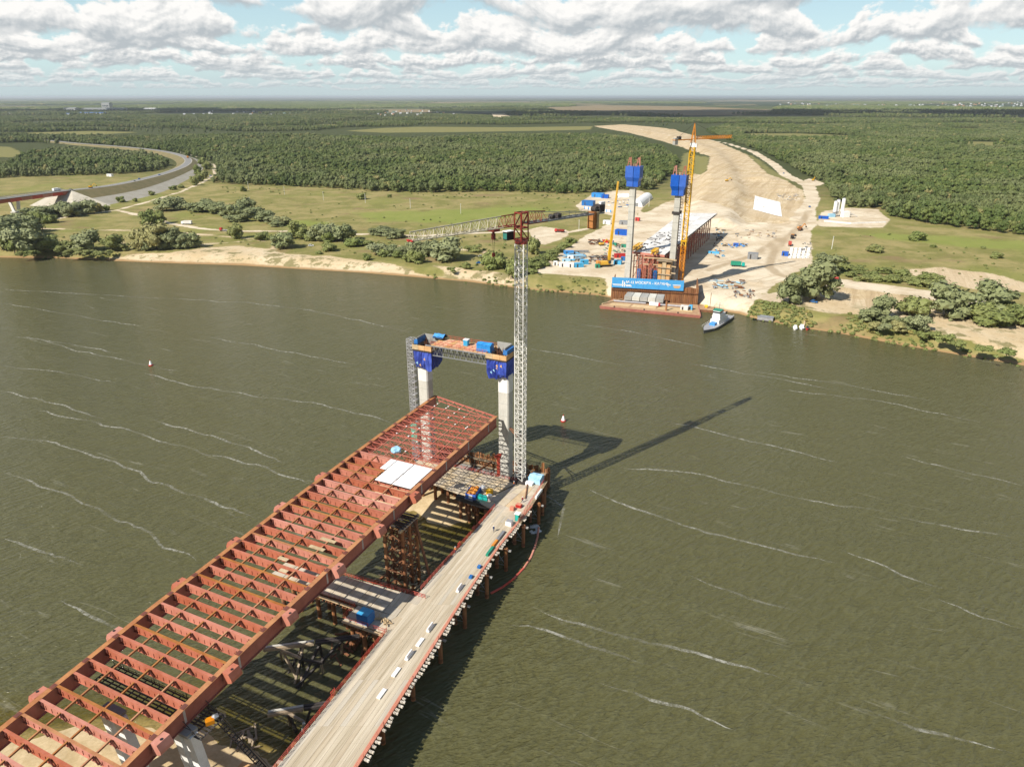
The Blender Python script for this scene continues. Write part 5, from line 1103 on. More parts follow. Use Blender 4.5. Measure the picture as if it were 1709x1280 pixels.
wc = thing('portable_toilet', 'green portable toilet with a white roof at the trestle edge', 'portable toilet', at(864, 868, TZ), -AX)
m_ = MB(); m_.box((0, 0, 0), 1.15, 1.15, 2.1); inst(m_.mesh('booth', M['green']), 'booth', wc, (0, 0, 0)); m_ = MB(); m_.box((0, 0, 2.1), 1.5, 1.4, .25); m_.box((-.1, 0, .3), 1.0, .9, .2); inst(m_.mesh('booth_roof', M['white']), 'booth_roof', wc, (0, 0, 0)); m_ = MB(); m_.box((0, -.59, .1), .8, .04, 1.85); inst(m_.mesh('booth_door', M['teal']), 'booth_door', wc, (0, 0, 0))
crate(850, 876, TZ, 1.7, 1.4, 1.3, M['white'], 'water_tank', 'white cube tank with rust stains at the trestle edge next to the toilet', 'water tank', lid=M['galvanised'])
crate(866, 846, TZ, 1.6, 1.2, .9, M['red'], 'gas_rack', 'red gas bottle rack near the right edge of the trestle head', 'gas rack', lid=M['rail_pink'])
tarp_box(at(895, 803, TZ), 3.8, 3.4, 1.9, M['tarp_pale'], 'sheeted_stack', 'pale blue tarpaulin over a stack at the far right corner of the trestle head', 'covered stack', -AX, None, .7)
tarp_box(at(884, 808, TZ), 2.2, 1.6, .7, M['white'], 'sheeted_stack', 'white sheeted heap left of the pale blue tarpaulin on the trestle head', 'covered stack', -AX, None, .3)
crate(899, 826, TZ, .5, 5.0, .7, M['panel_white'], 'panel_stack', 'stack of white panels leaning on the right rail of the trestle head', 'panel stack', -AX + .05, ribs=0)
crate(836, 895, TZ, .8, 4.2, .5, M['grey_steel'], 'steel_bundle', 'grey steel bundle lying near the right kerb of the trestle', 'steel bundle', -R(23), ribs=0)
crate(826, 908, TZ, .7, 3.0, .5, M['orange'], 'barrier', 'orange barrier lying on the right kerb of the trestle', 'barrier', -R(23), ribs=0)
crate(818, 921, TZ, .7, 4.0, .5, M['green'], 'steel_bundle', 'dark green bundle on the right kerb below the orange barrier', 'steel bundle', -R(23), ribs=0)
crate(800, 947, TZ, .8, .9, .5, M['blue_box'], 'tool_box', 'small blue tool box on the trestle kerb, the one nearer the orange barrier', 'tool box', -R(23), ribs=0)
crate(786, 964, TZ, .8, 1.0, .5, M['blue_box'], 'tool_box', 'small blue tool box on the trestle kerb, the one nearer the lone white block', 'tool box', -R(23), ribs=0)
crate(855, 851, TZ, 1.2, .9, 1.0, M['rail_pink'], 'steel_rack', 'pinkish steel rack left of the red gas bottles', 'rack', ribs=3)
lb = MB()
for k in range(22): p = at(640 + random.uniform(-10, 12), 1036 + random.uniform(-5, 6), TZ); a = random.random() * 6; l = random.uniform(.5, 1.8); lb.beam(p + Vector((0, 0, .2)), p + Vector((math.cos(a) * l, math.sin(a) * l, random.uniform(.2, .8))), .2)
o = lb.build('scrap_heap', M['timber']); tag(o, 'tangled scrap timber heap beside the dark blue cabin', 'scrap heap'); o['kind'] = 'stuff'
def person(loc, rz, lab, top, step=.35, group=None):
    r_ = thing('person', lab, 'person', loc, rz, group)
    def skin(name, vs, es, rad, mt, lv=1):
        me = bpy.data.meshes.new(name); me.from_pydata(vs, es, []); o = bpy.data.objects.new(name, me); COL.objects.link(o); o.parent = r_
        sk = o.modifiers.new('skin', 'SKIN'); 
        for d, q in zip(me.skin_vertices[0].data, rad): d.radius = (q, q * .8)
        me.skin_vertices[0].data[0].use_root = True
        o.modifiers.new('sub', 'SUBSURF').levels = lv; o.modifiers['sub'].render_levels = lv; me.materials.append(mt); return o
    skin('body', [(0, 0, .92), (0, 0, 1.15), (0, 0, 1.42), (0, 0, 1.55), (-.2, 0, 1.40), (-.28, .08, 1.12), (-.25, .22, .92), (.2, 0, 1.40), (.28, -.06, 1.12), (.25, .1, .9), (-.1, 0, .88), (-.11, step * .5, .48), (-.11, step * .35, .06), (-.11, step * .35 + .16, .04), (.1, 0, .88), (.11, -step * .3, .48), (.11, -step * .9, .08), (.11, -step * .9 + .16, .04)],
         [(0, 1), (1, 2), (2, 3), (2, 4), (4, 5), (5, 6), (2, 7), (7, 8), (8, 9), (0, 10), (10, 11), (11, 12), (12, 13), (0, 14), (14, 15), (15, 16), (16, 17)],
         [.16, .17, .18, .06, .085, .06, .045, .085, .06, .045, .11, .08, .05, .05, .11, .08, .05, .05], M['work_clothes'])
    m_ = MB(); m_.blob((0, 0, 1.68), .1, .115, .135, 1, .05, 2); inst(m_.mesh('head', M['skin']), 'head', r_, (0, 0, 0))
    m_ = MB(); m_.blob((0, 0, 1.74), .135, .15, .11, 1, .03, 2); inst(m_.mesh('helmet', M['white']), 'helmet', r_, (0, 0, 0))
    m_ = MB(); m_.hexa([(-.21, -.16, .98), (.21, -.16, .98), (.21, .16, .98), (-.21, .16, .98)], [(-.2, -.15, 1.47), (.2, -.15, 1.47), (.2, .15, 1.47), (-.2, .15, 1.47)]); inst(m_.mesh('vest', top), 'vest', r_, (0, 0, 0))
    return r_
person(at(824, 887, TZ + .03), -.5, 'person in dark blue work clothes walking alone along the middle of the trestle', M['work_clothes'])
person(at(760, 922, TZ - .06), -.4, 'person in an orange vest standing at the left rail of the trestle', M['hivis'])
person(at(872, 838, TZ), .8, 'person in a red vest bending near the gas rack on the trestle head', M['red'])
person(at(858, 812, TZ), 2.0, 'person in an orange vest at the crane foot', M['hivis'])
# boom in the water and buoys
ln = [at(u, v, 0.1) for u, v in ((819, 990), (838, 980), (857, 966), (874, 948), (886, 930), (893, 912), (897, 895), (899, 880))]
bo = thing('floating_boom', 'curved red floating hose trailing in the water from the trestle pile', 'floating hose', ln[3])
for i, (a, b) in enumerate(zip(ln, ln[1:])):
    m_ = MB(); n = 4
    for j in range(n): p, q = a.lerp(b, j / n), a.lerp(b, (j + 1) / n - .02); m_.cyl(p, q, .3, n=8)
    m_.build('float_section', M['rail_red'] if i < 3 else M['rail_pink'], bo)
fm = MB()
for k in range(16): p = at(893 + random.uniform(-7, 7), 884 + random.uniform(-9, 10), 0); fm.blob(p + Vector((0, 0, -.1)), random.uniform(.5, 1.2), random.uniform(.4, 1.0), .35, k, .4)
o = fm.build('foam', mat('foam_raft', (.6, .6, .58), .9)); o['kind'] = 'stuff'
for u, v, lab in ((940, 703, 'red and white river buoy floating right of the crane mast'), (252, 610, 'pale red and white river buoy floating alone at the left')):
    r_ = thing('river_buoy', lab, 'buoy', at(u, v, 0), 0, 'river buoys')
    m_ = MB(); m_.cyl((0, 0, -.4), (0, 0, .5), 1.0, n=14); inst(m_.mesh('float', M['red']), 'float', r_, (0, 0, 0)); m_ = MB(); m_.cyl((0, 0, .5), (0, 0, 2.3), .75, .25, n=14); inst(m_.mesh('buoy_cone', M['white']), 'buoy_cone', r_, (0, 0, 0)); m_ = MB(); m_.cyl((0, 0, 2.3), (0, 0, 2.7), .18, n=8); inst(m_.mesh('lantern', M['red']), 'lantern', r_, (0, 0, 0))

# drift timber and steel lying about the sand and shallows between bridge and trestle
for u, v, n, ru, rv, mt, lab in ((655, 985, 26, 45, 14, 'old_timber', 'old timbers and steel lying in the shaded water around the falsework tower'), (400, 1235, 14, 40, 18, 'old_timber', 'dark timbers lying on the shaded sand below the bridge piers'), (590, 1075, 18, 40, 30, 'rust', 'rusty offcuts in the shaded water under the trestle jetty')):
    m_ = MB()
    for k in range(n):
        p = at(u + random.uniform(-ru, ru), v + random.uniform(-rv, rv), .4); a = random.random() * 3.1; l = random.uniform(1, 5); d = Vector((math.cos(a) * l/2, math.sin(a) * l/2, random.uniform(-.2, .5))); m_.beam(p - d, p + d, random.uniform(.2, .5), random.uniform(.2, .4))
    o = m_.build('drift_timber', M[mt]); tag(o, lab, 'timber'); o['kind'] = 'stuff'
# ------------------------------------------------------------------ far bank: building site
def pr(q):
    q = Vector(q) - Vector((0, 0, CH)); w = q.y * _cp - q.z * _sp
    return 854.5 + CF * q.x / w, 640 - CF * (q.y * _sp + q.z * _cp) / w
def zat(p, v):
    """height above the spot p that the photograph shows at row v"""
    lo, hi = -5.0, 140.0
    for _ in range(40):
        m_ = (lo + hi) / 2
        if pr((p[0], p[1], m_))[1] > v: lo = m_
        else: hi = m_
    return (lo + hi) / 2
FA = R(24.5); FD = Vector((math.sin(FA), math.cos(FA), 0)); FR = Vector((FD.y, -FD.x, 0))
def gz(p):
    h = S.objects['ground']; ok, loc, n, i = h.ray_cast(Vector((p[0], p[1], 300)), Vector((0, 0, -1))); return loc.z if ok else GZ
def on(u, v, z=GZ):
    p = at(u, v, z)
    for _ in range(4): p = at(u, v, gz(p))
    return p
pad = MB(); pc = [at(1020, 499, 1.0), at(1163, 507, 1.0)]; wd_ = (pc[1] - pc[0]).normalized(); wn = Vector((-wd_.y, wd_.x, 0))
# sheet pile quay with the long banner
quay = thing('quay_wall', 'rusty brown sheet pile wall at the water edge below the blue banner', 'quay wall', pc[0].lerp(pc[1], .5))
L_ = (pc[1] - pc[0]).length; n_ = 46; spq = MB(); w_ = L_ / n_
for sg, y in ((-1, 0), (1, .35)): spq.hexa([(sg * w_/4 - w_/4, y, -3), (sg * w_/4 + w_/4, y, -3), (sg * w_/4 + w_/4, y + .25, -3), (sg * w_/4 - w_/4, y + .25, -3)], [(sg * w_/4 - w_/4, y, 9.2), (sg * w_/4 + w_/4, y, 9.2), (sg * w_/4 + w_/4, y + .25, 9.2), (sg * w_/4 - w_/4, y + .25, 9.2)])
qm = [spq.mesh('sheet_pile', M['sheet_pile']), spq.mesh('sheet_pile', M['pile_rust'])]; qa = math.atan2(wd_.y, wd_.x)
for i in range(n_): p = pc[0] + wd_ * w_ * (i + .5); inst(qm[1 if i % 5 in (1, 4) else 0], 'sheet_pile', quay, p - root_loc(quay) + Vector((0, 0, random.uniform(-.3, .4))), (0, 0, qa))
for e, s_ in ((pc[0], 1), (pc[1], 1)):
    m_ = MB(); m_.beam(e + Vector((0, 0, 4)), e + wn * 26 + Vector((0, 0, 4)), .5, 10.5); m_.build('return_wall', M['sheet_pile'], quay)
m_ = MB(); m_.beam(pc[0] - wn * .3 + Vector((0, 0, 6)), pc[1] - wn * .3 + Vector((0, 0, 6)), .4, .5); m_.build('wale_beam', M['rust'], quay)
b0, b1 = pc[0] - wn * .8, pc[0].lerp(pc[1], .832) - wn * .8
bd_ = (b1 - b0).normalized(); bn_ = Vector((-bd_.y, bd_.x, 0))
ban = thing('banner', 'long bright blue banner with white lettering hung on the quay wall', 'banner', b0.lerp(b1, .5) + Vector((0, 0, 7)))
zb0, zb1 = zat(b0, 480.3), zat(b1, 490.5); zt0, zt1 = zat(b0, 463), zat(b1, 474); bh = ((zt0 - zb0) + (zt1 - zb1)) / 2; bl = (b1 - b0).length; zb_ = (zb0 + zb1) / 2
M['banner_blue'] = mat('banner_blue', (0.035, 0.30, 0.62), .6, col2=(0.03, 0.255, 0.55), scale=.2)
m_ = MB(); m_.hexa([b0 + Vector((0, 0, zb_)), b1 + Vector((0, 0, zb_)), b1 + wn * .06 + Vector((0, 0, zb_)), b0 + wn * .06 + Vector((0, 0, zb_))], [b0 + Vector((0, 0, zb_ + bh)), b1 + Vector((0, 0, zb_ + bh)), b1 + wn * .06 + Vector((0, 0, zb_ + bh)), b0 + wn * .06 + Vector((0, 0, zb_ + bh))])
m_.build('cloth', M['banner_blue'], ban)
def bt(body, size, f, g, name='lettering', mt=None):
    cu = bpy.data.curves.new(name, 'FONT'); cu.body = body; cu.size = size; cu.align_x = 'CENTER'; cu.align_y = 'CENTER'; cu.extrude = .01; cu.offset = .035
    t = bpy.data.objects.new(name, cu); COL.objects.link(t); bpy.context.view_layer.update()
    me = bpy.data.meshes.new_from_object(t.evaluated_get(bpy.context.evaluated_depsgraph_get())); bpy.data.objects.remove(t); me.name = name
    me.materials.clear(); me.materials.append(mt or M['white']); o = bpy.data.objects.new(name, me); COL.objects.link(o); o.parent = ban
    p = b0.lerp(b1, f) - bn_ * .08 + Vector((0, 0, zb_ + bh * g)); o.location = p - root_loc(ban); o.rotation_euler = (R(90), 0, math.atan2(bd_.y, bd_.x)); return o
bt('М-12 МОСКВА - КАЗАНЬ', 2.15, .50, .58)
bt('(=', 2.2, .80, .5)
def bq(f0, f1, g0, g1, par, mt, name='printed_shape', d=.05):
    p, q = b0.lerp(b1, f0) - bn_ * d, b0.lerp(b1, f1) - bn_ * d; m_ = MB(); m_.poly([p + Vector((0, 0, zb_ + bh * g0)), q + Vector((0, 0, zb_ + bh * g0)), q + Vector((0, 0, zb_ + bh * g1)), p + Vector((0, 0, zb_ + bh * g1))]); m_.build(name, mt, par)
for a in ((.01, .27, .28, .35), (.145, .16, .12, .72), (.172, .187, .12, .60), (.02, .14, .20, .24), (.2, .28, .16, .24), (.85, .96, .50, .56)): bq(*a, ban, M['white'])
bq(.86, .955, .30, .45, ban, M['plywood']); bq(.87, .94, .22, .30, ban, M['timber'])
for f in (.23, .34, .44, .66): bq(f, f + .003, 0, 1, ban, M['blue_steel'], 'banner_seam', .03)

# far towers
for lab, u, v, vb, vt, vh in (('left far concrete tower with a blue climbing form and red horns on top', 1047, 470, 311, 277.5, 263), ('right far concrete tower with a blue climbing form, beside the yellow tower crane', 1119, 478, 326, 292, 277)):
    p = at(u, v, 6.0); r_ = thing('bridge_tower', lab, 'bridge tower', p, 0, 'far bridge towers')
    z0, z1 = zat(p, vb), zat(p, vt); zh = zat(p, vh); c = MB(); a, b = 1.75, 1.75
    def rect(hx, hy, z): return [p * 1 + FR * x + FD * y - Vector((0, 0, p.z)) + Vector((0, 0, z)) for x, y in ((-hx, -hy), (hx, -hy), (hx, hy), (-hx, hy))]
    c.hexa(rect(a, b, 2), rect(a * .95, b * .95, z0 + 1)); lg = c.build('tower_leg', M['concrete'], r_)
    for z in np.arange(9, z0, 4.5): c = MB(); c.hexa(rect(a + .03, b + .03, z), rect(a + .03, b + .03, z + .12)); c.build('pour_joint', M['concrete_grey'], lg)
    dz = (z1 - z0)
    for hx0, hx1 in ((-4.3, .45), (.75, 4.5)):
        m_ = MB(); k = .80
        def ring(s, z): return [Vector((p.x, p.y, z)) + FR * x + FD * y for x, y in ((hx0 * s if hx0 < 0 else hx0, -4.0 * s), (hx1 if hx0 < 0 else hx1 * s, -4.0 * s), (hx1 if hx0 < 0 else hx1 * s, 4.0 * s), (hx0 * s if hx0 < 0 else hx0, 4.0 * s))]
        R0, R1, R2_, R3 = ring(k, z0), ring(k, z0 + dz * .26), ring(1, z0 + dz * .46), ring(1, z1)
        for A_, B_ in ((R0, R1), (R1, R2_), (R2_, R3)): m_.hexa(A_, B_)
        m_.build('climbing_form', M['blue_steel'], r_)
    for x in (-2.6, 2.8):
        m_ = MB(); 
        for d in (-1, 1): m_.beam(Vector((p.x, p.y, z1)) + FR * (x + d) - FD * 2, Vector((p.x, p.y, zh)) + FR * (x + d * .2) - FD * 2, .4)
        m_.beam(Vector((p.x, p.y, z1)) + FR * x + FD * 2, Vector((p.x, p.y, zh)) + FR * x + FD * 1.2, .5); m_.beam(Vector((p.x, p.y, (z1 + zh) / 2)) + FR * (x - .8) - FD * 2, Vector((p.x, p.y, (z1 + zh) / 2)) + FR * (x + .8) - FD * 2, .3)
        m_.build('hoist_horn', M['red_primer'], r_)
    m_ = MB()
    for k in range(24): q = Vector((p.x, p.y, z1 - .3)) + FR * random.uniform(-1.5, 1.5) + FD * random.uniform(-1.5, 1.5); m_.beam(q, q + Vector((0, 0, random.uniform(.8, 2.4))), .13)
    m_.build('rebar', M['rust'], r_); m_ = MB(); m_.box(Vector((p.x, p.y, z1)) + FR * .3, 2, 2, 1.2); m_.build('concrete_bucket', M['timber'], r_)
    if u > 1100:
        m_ = MB(); zc = zat(p, 357); m_.hexa(rect(2.4, 2.4, zc), rect(2.4, 2.4, zc + 1.4)); m_.build('tie_collar', M['dark_steel'], r_)
        for k in range(26): m_ = MB(); z = 24 + k * 1.65; m_.box(Vector((p.x, p.y, z)) + FR * 2.5, 1.0, 1.6, .1); m_.beam(Vector((p.x, p.y, z)) + FR * 2.9 - FD * .8, Vector((p.x, p.y, z + 1.65)) + FR * 2.9 + FD * .8, .12); m_.build('stair_flight', M['dark_steel'], r_)

# yellow tower crane
p = at(1135, 478, 6.0); yc = thing('tower_crane', 'yellow orange lattice tower crane rising beside the right far tower', 'tower crane', p)
ztop = zat(p, 206); zj = zat(p, 233); zs = zat(p, 246); nn = 16
for k in range(nn):
    z0, z1 = 5 + (zs - 5) * k / nn, 5 + (zs - 5) * (k + 1) / nn; m_ = MB(); lattice(m_, (p.x, p.y), 2.6, z0, z1, (z1 - z0) / 2, .24, .48, -FA, 'x' if k < 4 else 'z'); m_.build('mast_section', M['orange'] if k < 5 else M['yellow'], yc)
m_ = MB(); m_.box((p.x, p.y, zat(p, 403)), 3.6, 3.6, .8, -FA); m_.build('tie_frame', M['yellow'], yc)
m_ = MB(); m_.box((p.x, p.y, zs), 2.6, 2.6, 2.4, -FA); m_.box(p + FR * 1.6 + Vector((0, 0, zs - p.z)), 1.5, 1.8, 2, -FA); m_.build('slewing_unit', M['white'], yc)
m_ = MB()
for s_ in (-1, 1):
    for q in (-1, 1): m_.beam((p.x + s_ * 1.2, p.y + q * 1.2, zs + 2.4), (p.x, p.y, ztop), .34)
for f in (.2, .4, .6, .8):
    w = 1.2 * (1 - f); z = zs + 2.4 + (ztop - zs - 2.4) * f
    for s_ in (-1, 1): m_.beam((p.x - w, p.y + s_ * w, z), (p.x + w, p.y + s_ * w, z), .2); m_.beam((p.x + s_ * w, p.y - w, z), (p.x + s_ * w, p.y + w, z), .2)
m_.build('tower_peak', M['orange'], yc)
jd = Vector((math.cos(R(30)), math.sin(R(30)), 0)); js = Vector((-jd.y, jd.x, 0)); pj = Vector((p.x, p.y, zj)); JL = 29
for k in range(5):
    m_ = MB(); a, b = 1.5 + JL * k / 5, 1.5 + JL * (k + 1) / 5; q = 3
    for i in range(q):
        l0, l1 = a + (b - a) * i / q, a + (b - a) * (i + 1) / q; A_ = [pj + jd * l0 - js * .8, pj + jd * l0 + js * .8, pj + jd * l0 + Vector((0, 0, 1.6))]; B_ = [pj + jd * l1 - js * .8, pj + jd * l1 + js * .8, pj + jd * l1 + Vector((0, 0, 1.6))]
        for j in range(3): m_.beam(A_[j], B_[j], .3)
        m_.beam(A_[0], B_[2], .2); m_.beam(A_[1], B_[2], .2); m_.beam(A_[0], B_[1], .2); m_.beam(A_[0], A_[2], .2); m_.beam(A_[1], A_[2], .2)
    m_.build('jib_section', M['orange'], yc)
m_ = MB()
for s_ in (-.8, .8): m_.beam(pj - jd * 1.5 + js * s_, pj - jd * 15 + js * s_, .4, .5)
for k in range(8): m_.beam(pj - jd * (2 + 1.8 * k) - js * .8, pj - jd * (2 + 1.8 * k) + js * .8, .2)
m_.build('counter_jib', M['orange'], yc)
m_ = MB(); m_.box(pj - jd * 13.5 + Vector((0, 0, -2.6)), 2.2, 2, 3.6, R(30)); m_.build('counterweight', M['concrete_grey'], yc)
m_ = MB(); m_.box(pj - jd * 11 + Vector((0, 0, .3)), 2, 1.8, 1.6, R(30)); m_.build('hoist_winch', M['dark_steel'], yc)
m_ = MB(); tp = Vector((p.x, p.y, ztop)); m_.beam(tp, pj - jd * 14, .12); m_.beam(tp, pj + jd * 20 + Vector((0, 0, 1.6)), .12); m_.build('tie_bar', M['dark_steel'], yc)

# finished far deck on red falsework
ZF = 24.0; fl, fr, bl_, br_ = at(1056, 419, ZF), at(1110, 425, ZF), at(1138, 355.5, ZF), at(1197, 356, ZF)
fd = thing('approach_deck', 'white topped approach deck standing on rows of dark red falsework behind the far towers', 'bridge deck', fl.lerp(br_, .5) - Vector((0, 0, ZF)))
def FQ(f, g, z=0.0): q = fl.lerp(bl_, g).lerp(fr.lerp(br_, g), f); return Vector((q.x, q.y, ZF + z))
for k in range(9):
    g0, g1 = k / 9, (k + 1) / 9 - .003
    for j in range(3):
        f0, f1 = j / 3, (j + 1) / 3 - .006; zz = random.uniform(-.04, .04); m_ = MB()
        m_.hexa([FQ(f0, g0, -.4), FQ(f1, g0, -.4), FQ(f1, g1, -.4), FQ(f0, g1, -.4)], [FQ(f0, g0, zz), FQ(f1, g0, zz), FQ(f1, g1, zz), FQ(f0, g1, zz)]); m_.build('deck_slab', M['white_deck'] if (k + j) % 4 else M['concrete_new'], fd)
    m_ = MB()
    for f in (.12, .88): m_.beam(FQ(f, g0, -1.6), FQ(f, g1, -1.6), .5, 2.2)
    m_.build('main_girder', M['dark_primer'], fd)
    for f in (1.0,):
        for q in range(4): m_ = MB(); g = g0 + (g1 - g0) * q / 4; m_.beam(FQ(.9, g, -2.4), FQ(1.035, g, -.3), .3); m_.beam(FQ(1.03, g, -.3), FQ(1.03, g, 1.0), .15); m_.build('edge_bracket', M['dark_steel'], fd)
m_ = MB(); m_.beam(FQ(0, -.004, -.9), FQ(1, -.004, -.9), .5, 1.4); m_.build('end_beam', M['red_primer'], fd)
for k in range(19):
    g = .0 + k * .05
    for j in range(7):
        f = .06 + .88 * j / 6; q = FQ(f, g, -2.7)
        if k > 12 and j not in (0, 3, 6): continue
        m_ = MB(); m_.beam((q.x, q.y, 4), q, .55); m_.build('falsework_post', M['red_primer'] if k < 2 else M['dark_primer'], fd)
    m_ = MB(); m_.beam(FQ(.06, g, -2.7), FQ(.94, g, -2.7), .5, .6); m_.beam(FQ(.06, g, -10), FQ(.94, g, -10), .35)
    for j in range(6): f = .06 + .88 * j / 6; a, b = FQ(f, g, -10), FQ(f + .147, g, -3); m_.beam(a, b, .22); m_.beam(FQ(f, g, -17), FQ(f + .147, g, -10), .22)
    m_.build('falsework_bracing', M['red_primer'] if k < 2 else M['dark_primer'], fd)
for f, g, l in ((.06, .02, 16), (.7, -.01, 10)):
    r_ = thing('launching_truss', 'yellow steel launching truss on the front of the white deck, ' + ('left and longer one' if f < .5 else 'right and shorter one'), 'launching truss', FQ(f, g, .1), 0, 'yellow trusses on the white deck')
    for o in (-1.2, 1.2):
        m_ = MB(); a = FQ(f, g, .6) + FR * o - FD * 4; b = a + FD * l; n = 6
        m_.beam(a, b, .6, .5); m_.beam(a + Vector((0, 0, 2)), b + Vector((0, 0, 2)), .6, .5)
        for k in range(n): m_.beam(a.lerp(b, k / n) + Vector((0, 0, 2 * (k % 2))), a.lerp(b, (k + 1) / n) + Vector((0, 0, 2 * ((k + 1) % 2))), .4)
        m_.build('truss_side', M['yellow'], r_)
    m_ = MB()
    for k in range(5): q = FQ(f, g, 2.6) - FD * 4 + FD * l * k / 4; m_.beam(q - FR * 1.2, q + FR * 1.2, .4)
    m_.build('cross_tie', M['yellow'], r_)
m_ = MB()
for k in range(46):
    q = FQ(random.uniform(.05, .75), random.uniform(.0, .42), .15); a = random.random() * 3; l = random.uniform(1, 5); m_.beam(q, q + Vector((math.cos(a) * l, math.sin(a) * l, .2)), .35, .3)
o = m_.build('deck_clutter', M['dark_steel'], fd); o['kind'] = 'stuff'
# bays between the towers: blue and brown formwork
fw = thing('formwork_stack', 'brown timbered pier formwork standing under the front of the white deck', 'formwork', at(1105, 480, 6))
c = at(1106, 482, 6)
for k in range(6): m_ = MB(); q = c + FR * (k % 3 - 1) * 2.6 + FD * (k // 3) * 3; m_.box(q, 2.3, 2.4, 15 + (k % 2) * 2, -FA); m_.build('form_panel', M['timber'] if k % 2 else M['plywood'], fw)
for z in (5, 9, 13, 17): m_ = MB(); m_.box(c + FD * 1.5 + Vector((0, 0, z)), 9.4, 6.8, .4, -FA); m_.build('form_waler', M['old_timber'], fw)
for z in (10, 14, 18): m_ = MB(); m_.beam(c - FR * 13 + Vector((0, 0, z)), c + Vector((0, 0, z + .5)), .6); m_.beam(c + Vector((0, 0, z + .5)), c + FR * 7 + Vector((0, 0, z)), .6); m_.build('timber_strut', M['timber'], fw)
bt_ = thing('formwork_stack', 'blue and violet steel shoring frames between the left far tower and the deck front', 'formwork', at(1078, 478, 6))
c = at(1078, 480, 6)
for k in range(8): m_ = MB(); q = c + FR * ((k % 4) * 3.4 - 5) + FD * (k // 4) * 4; lattice(m_, (q.x, q.y), 1.6, 5, 17 + (k % 3) * 2, 2.2, .16, .26, -FA); m_.build('shoring_frame', M['blue_box'] if k % 3 == 0 else M['red_primer'], bt_)

# barge below the quay
br = thing('barge', 'long rusty red work barge moored along the foot of the quay wall', 'barge', at(1090, 517, 0))
q0, q1, q2, q3 = at(1000, 511, 1.6), at(1170, 527, 1.6), at(1166, 508.5, 1.6), at(1024, 498.5, 1.6)
def BQ(f, g, z=1.6): q = q0.lerp(q1, f).lerp(q3.lerp(q2, f), g); return Vector((q.x, q.y, z))
m_ = MB(); m_.hexa([BQ(.015, .02, -1), BQ(.985, .02, -1), BQ(1, .98, -1), BQ(0, .98, -1)], [BQ(0, 0), BQ(1, 0), BQ(1, .97), BQ(0, .97)]); m_.build('hull', M['hull_red'], br)
m_ = MB(); m_.hexa([BQ(.008, .02, 1.6), BQ(.992, .02, 1.6), BQ(.992, .96, 1.6), BQ(.008, .96, 1.6)], [BQ(.008, .02, 1.66), BQ(.992, .02, 1.66), BQ(.992, .96, 1.66), BQ(.008, .96, 1.66)]); m_.build('deck_plate', M['barge_deck'], br)
for f0, f1 in ((.07, .28), (.30, .55), (.57, .92)): m_ = MB(); m_.hexa([BQ(f0, .22, 1.66), BQ(f1, .22, 1.66), BQ(f1, .5, 1.66), BQ(f0, .5, 1.66)], [BQ(f0, .22, 1.8), BQ(f1, .22, 1.8), BQ(f1, .5, 1.8), BQ(f0, .5, 1.8)]); m_.build('hatch_cover', M['barge_sand'], br)
for f, g in ((.15, .02), (.45, .02), (.78, .02), (.25, .95)): m_ = MB(); c = BQ(f, g); m_.cyl(c, c + Vector((0, 0, .8)), .35, n=8); m_.build('bollard', M['dark_steel'], br)
m_ = MB(); m_.beam(BQ(.0, .2, 2.0), BQ(.12, .9, 2.0), .7, .7); m_.build('fender_beam', M['timber'], br)
def lie(f0, f1, g, r, mt, name, lab, cat, z=1.7):
    m_ = MB(); m_.cyl(BQ(f0, g, z + r), BQ(f1, g, z + r), r, n=10); o = m_.build(name, mt); tag(o, lab, cat); return o
lie(.06, .42, .62, .55, M['galvanised'], 'steel_pipe', 'long pale steel pipe lying on the barge, the left one', 'steel pipe'); lie(.55, .9, .6, .55, M['galvanised'], 'steel_pipe', 'long pale steel pipe lying on the barge, the right one', 'steel pipe')
fs = thing('form_bridge', 'grey ribbed concrete block resting on the barge against the quay wall', 'precast block', BQ(.38, .8, 1.66))
for k in range(5): m_ = MB(); f0, f1 = .17 + .088 * k, .17 + .088 * (k + 1) - .006; m_.hexa([BQ(f0, .66, 3.0), BQ(f1, .66, 3.0), BQ(f1, .95, 3.0), BQ(f0, .95, 3.0)], [BQ(f0, .68, 5.4), BQ(f1, .68, 5.4), BQ(f1, .95, 6.6), BQ(f0, .95, 6.6)]); m_.build('segment', M['concrete'] if k % 2 else M['concrete_grey'], fs)
for f in (.18, .32, .46, .60): m_ = MB(); m_.hexa([BQ(f, .68, 1.7), BQ(f + .012, .68, 1.7), BQ(f + .012, .93, 1.7), BQ(f, .93, 1.7)], [BQ(f, .68, 3), BQ(f + .012, .68, 3), BQ(f + .012, .93, 3), BQ(f, .93, 3)]); m_.build('cradle', M['dark_steel'], fs)
tk = thing('fuel_tank', 'white tank with a bright red end lying in the middle of the barge', 'tank', BQ(.53, .45, 1.8)); m_ = MB(); m_.cyl(BQ(.47, .46, 3.0), BQ(.565, .46, 3.0), 1.25, n=14); m_.build('tank', M['white'], tk); m_ = MB(); m_.cyl(BQ(.566, .46, 3.0), BQ(.585, .46, 3.0), 1.25, .8, n=14); m_.build('tank_end', M['red'], tk)
ps = MB(); c = BQ(.66, .16); ps.cyl(c, c + Vector((0, 0, 5.5)), .6, n=10); tag(ps.build('spud_pile', M['pile_rust']), 'rusty vertical spud pile standing through the front of the barge', 'spud pile')
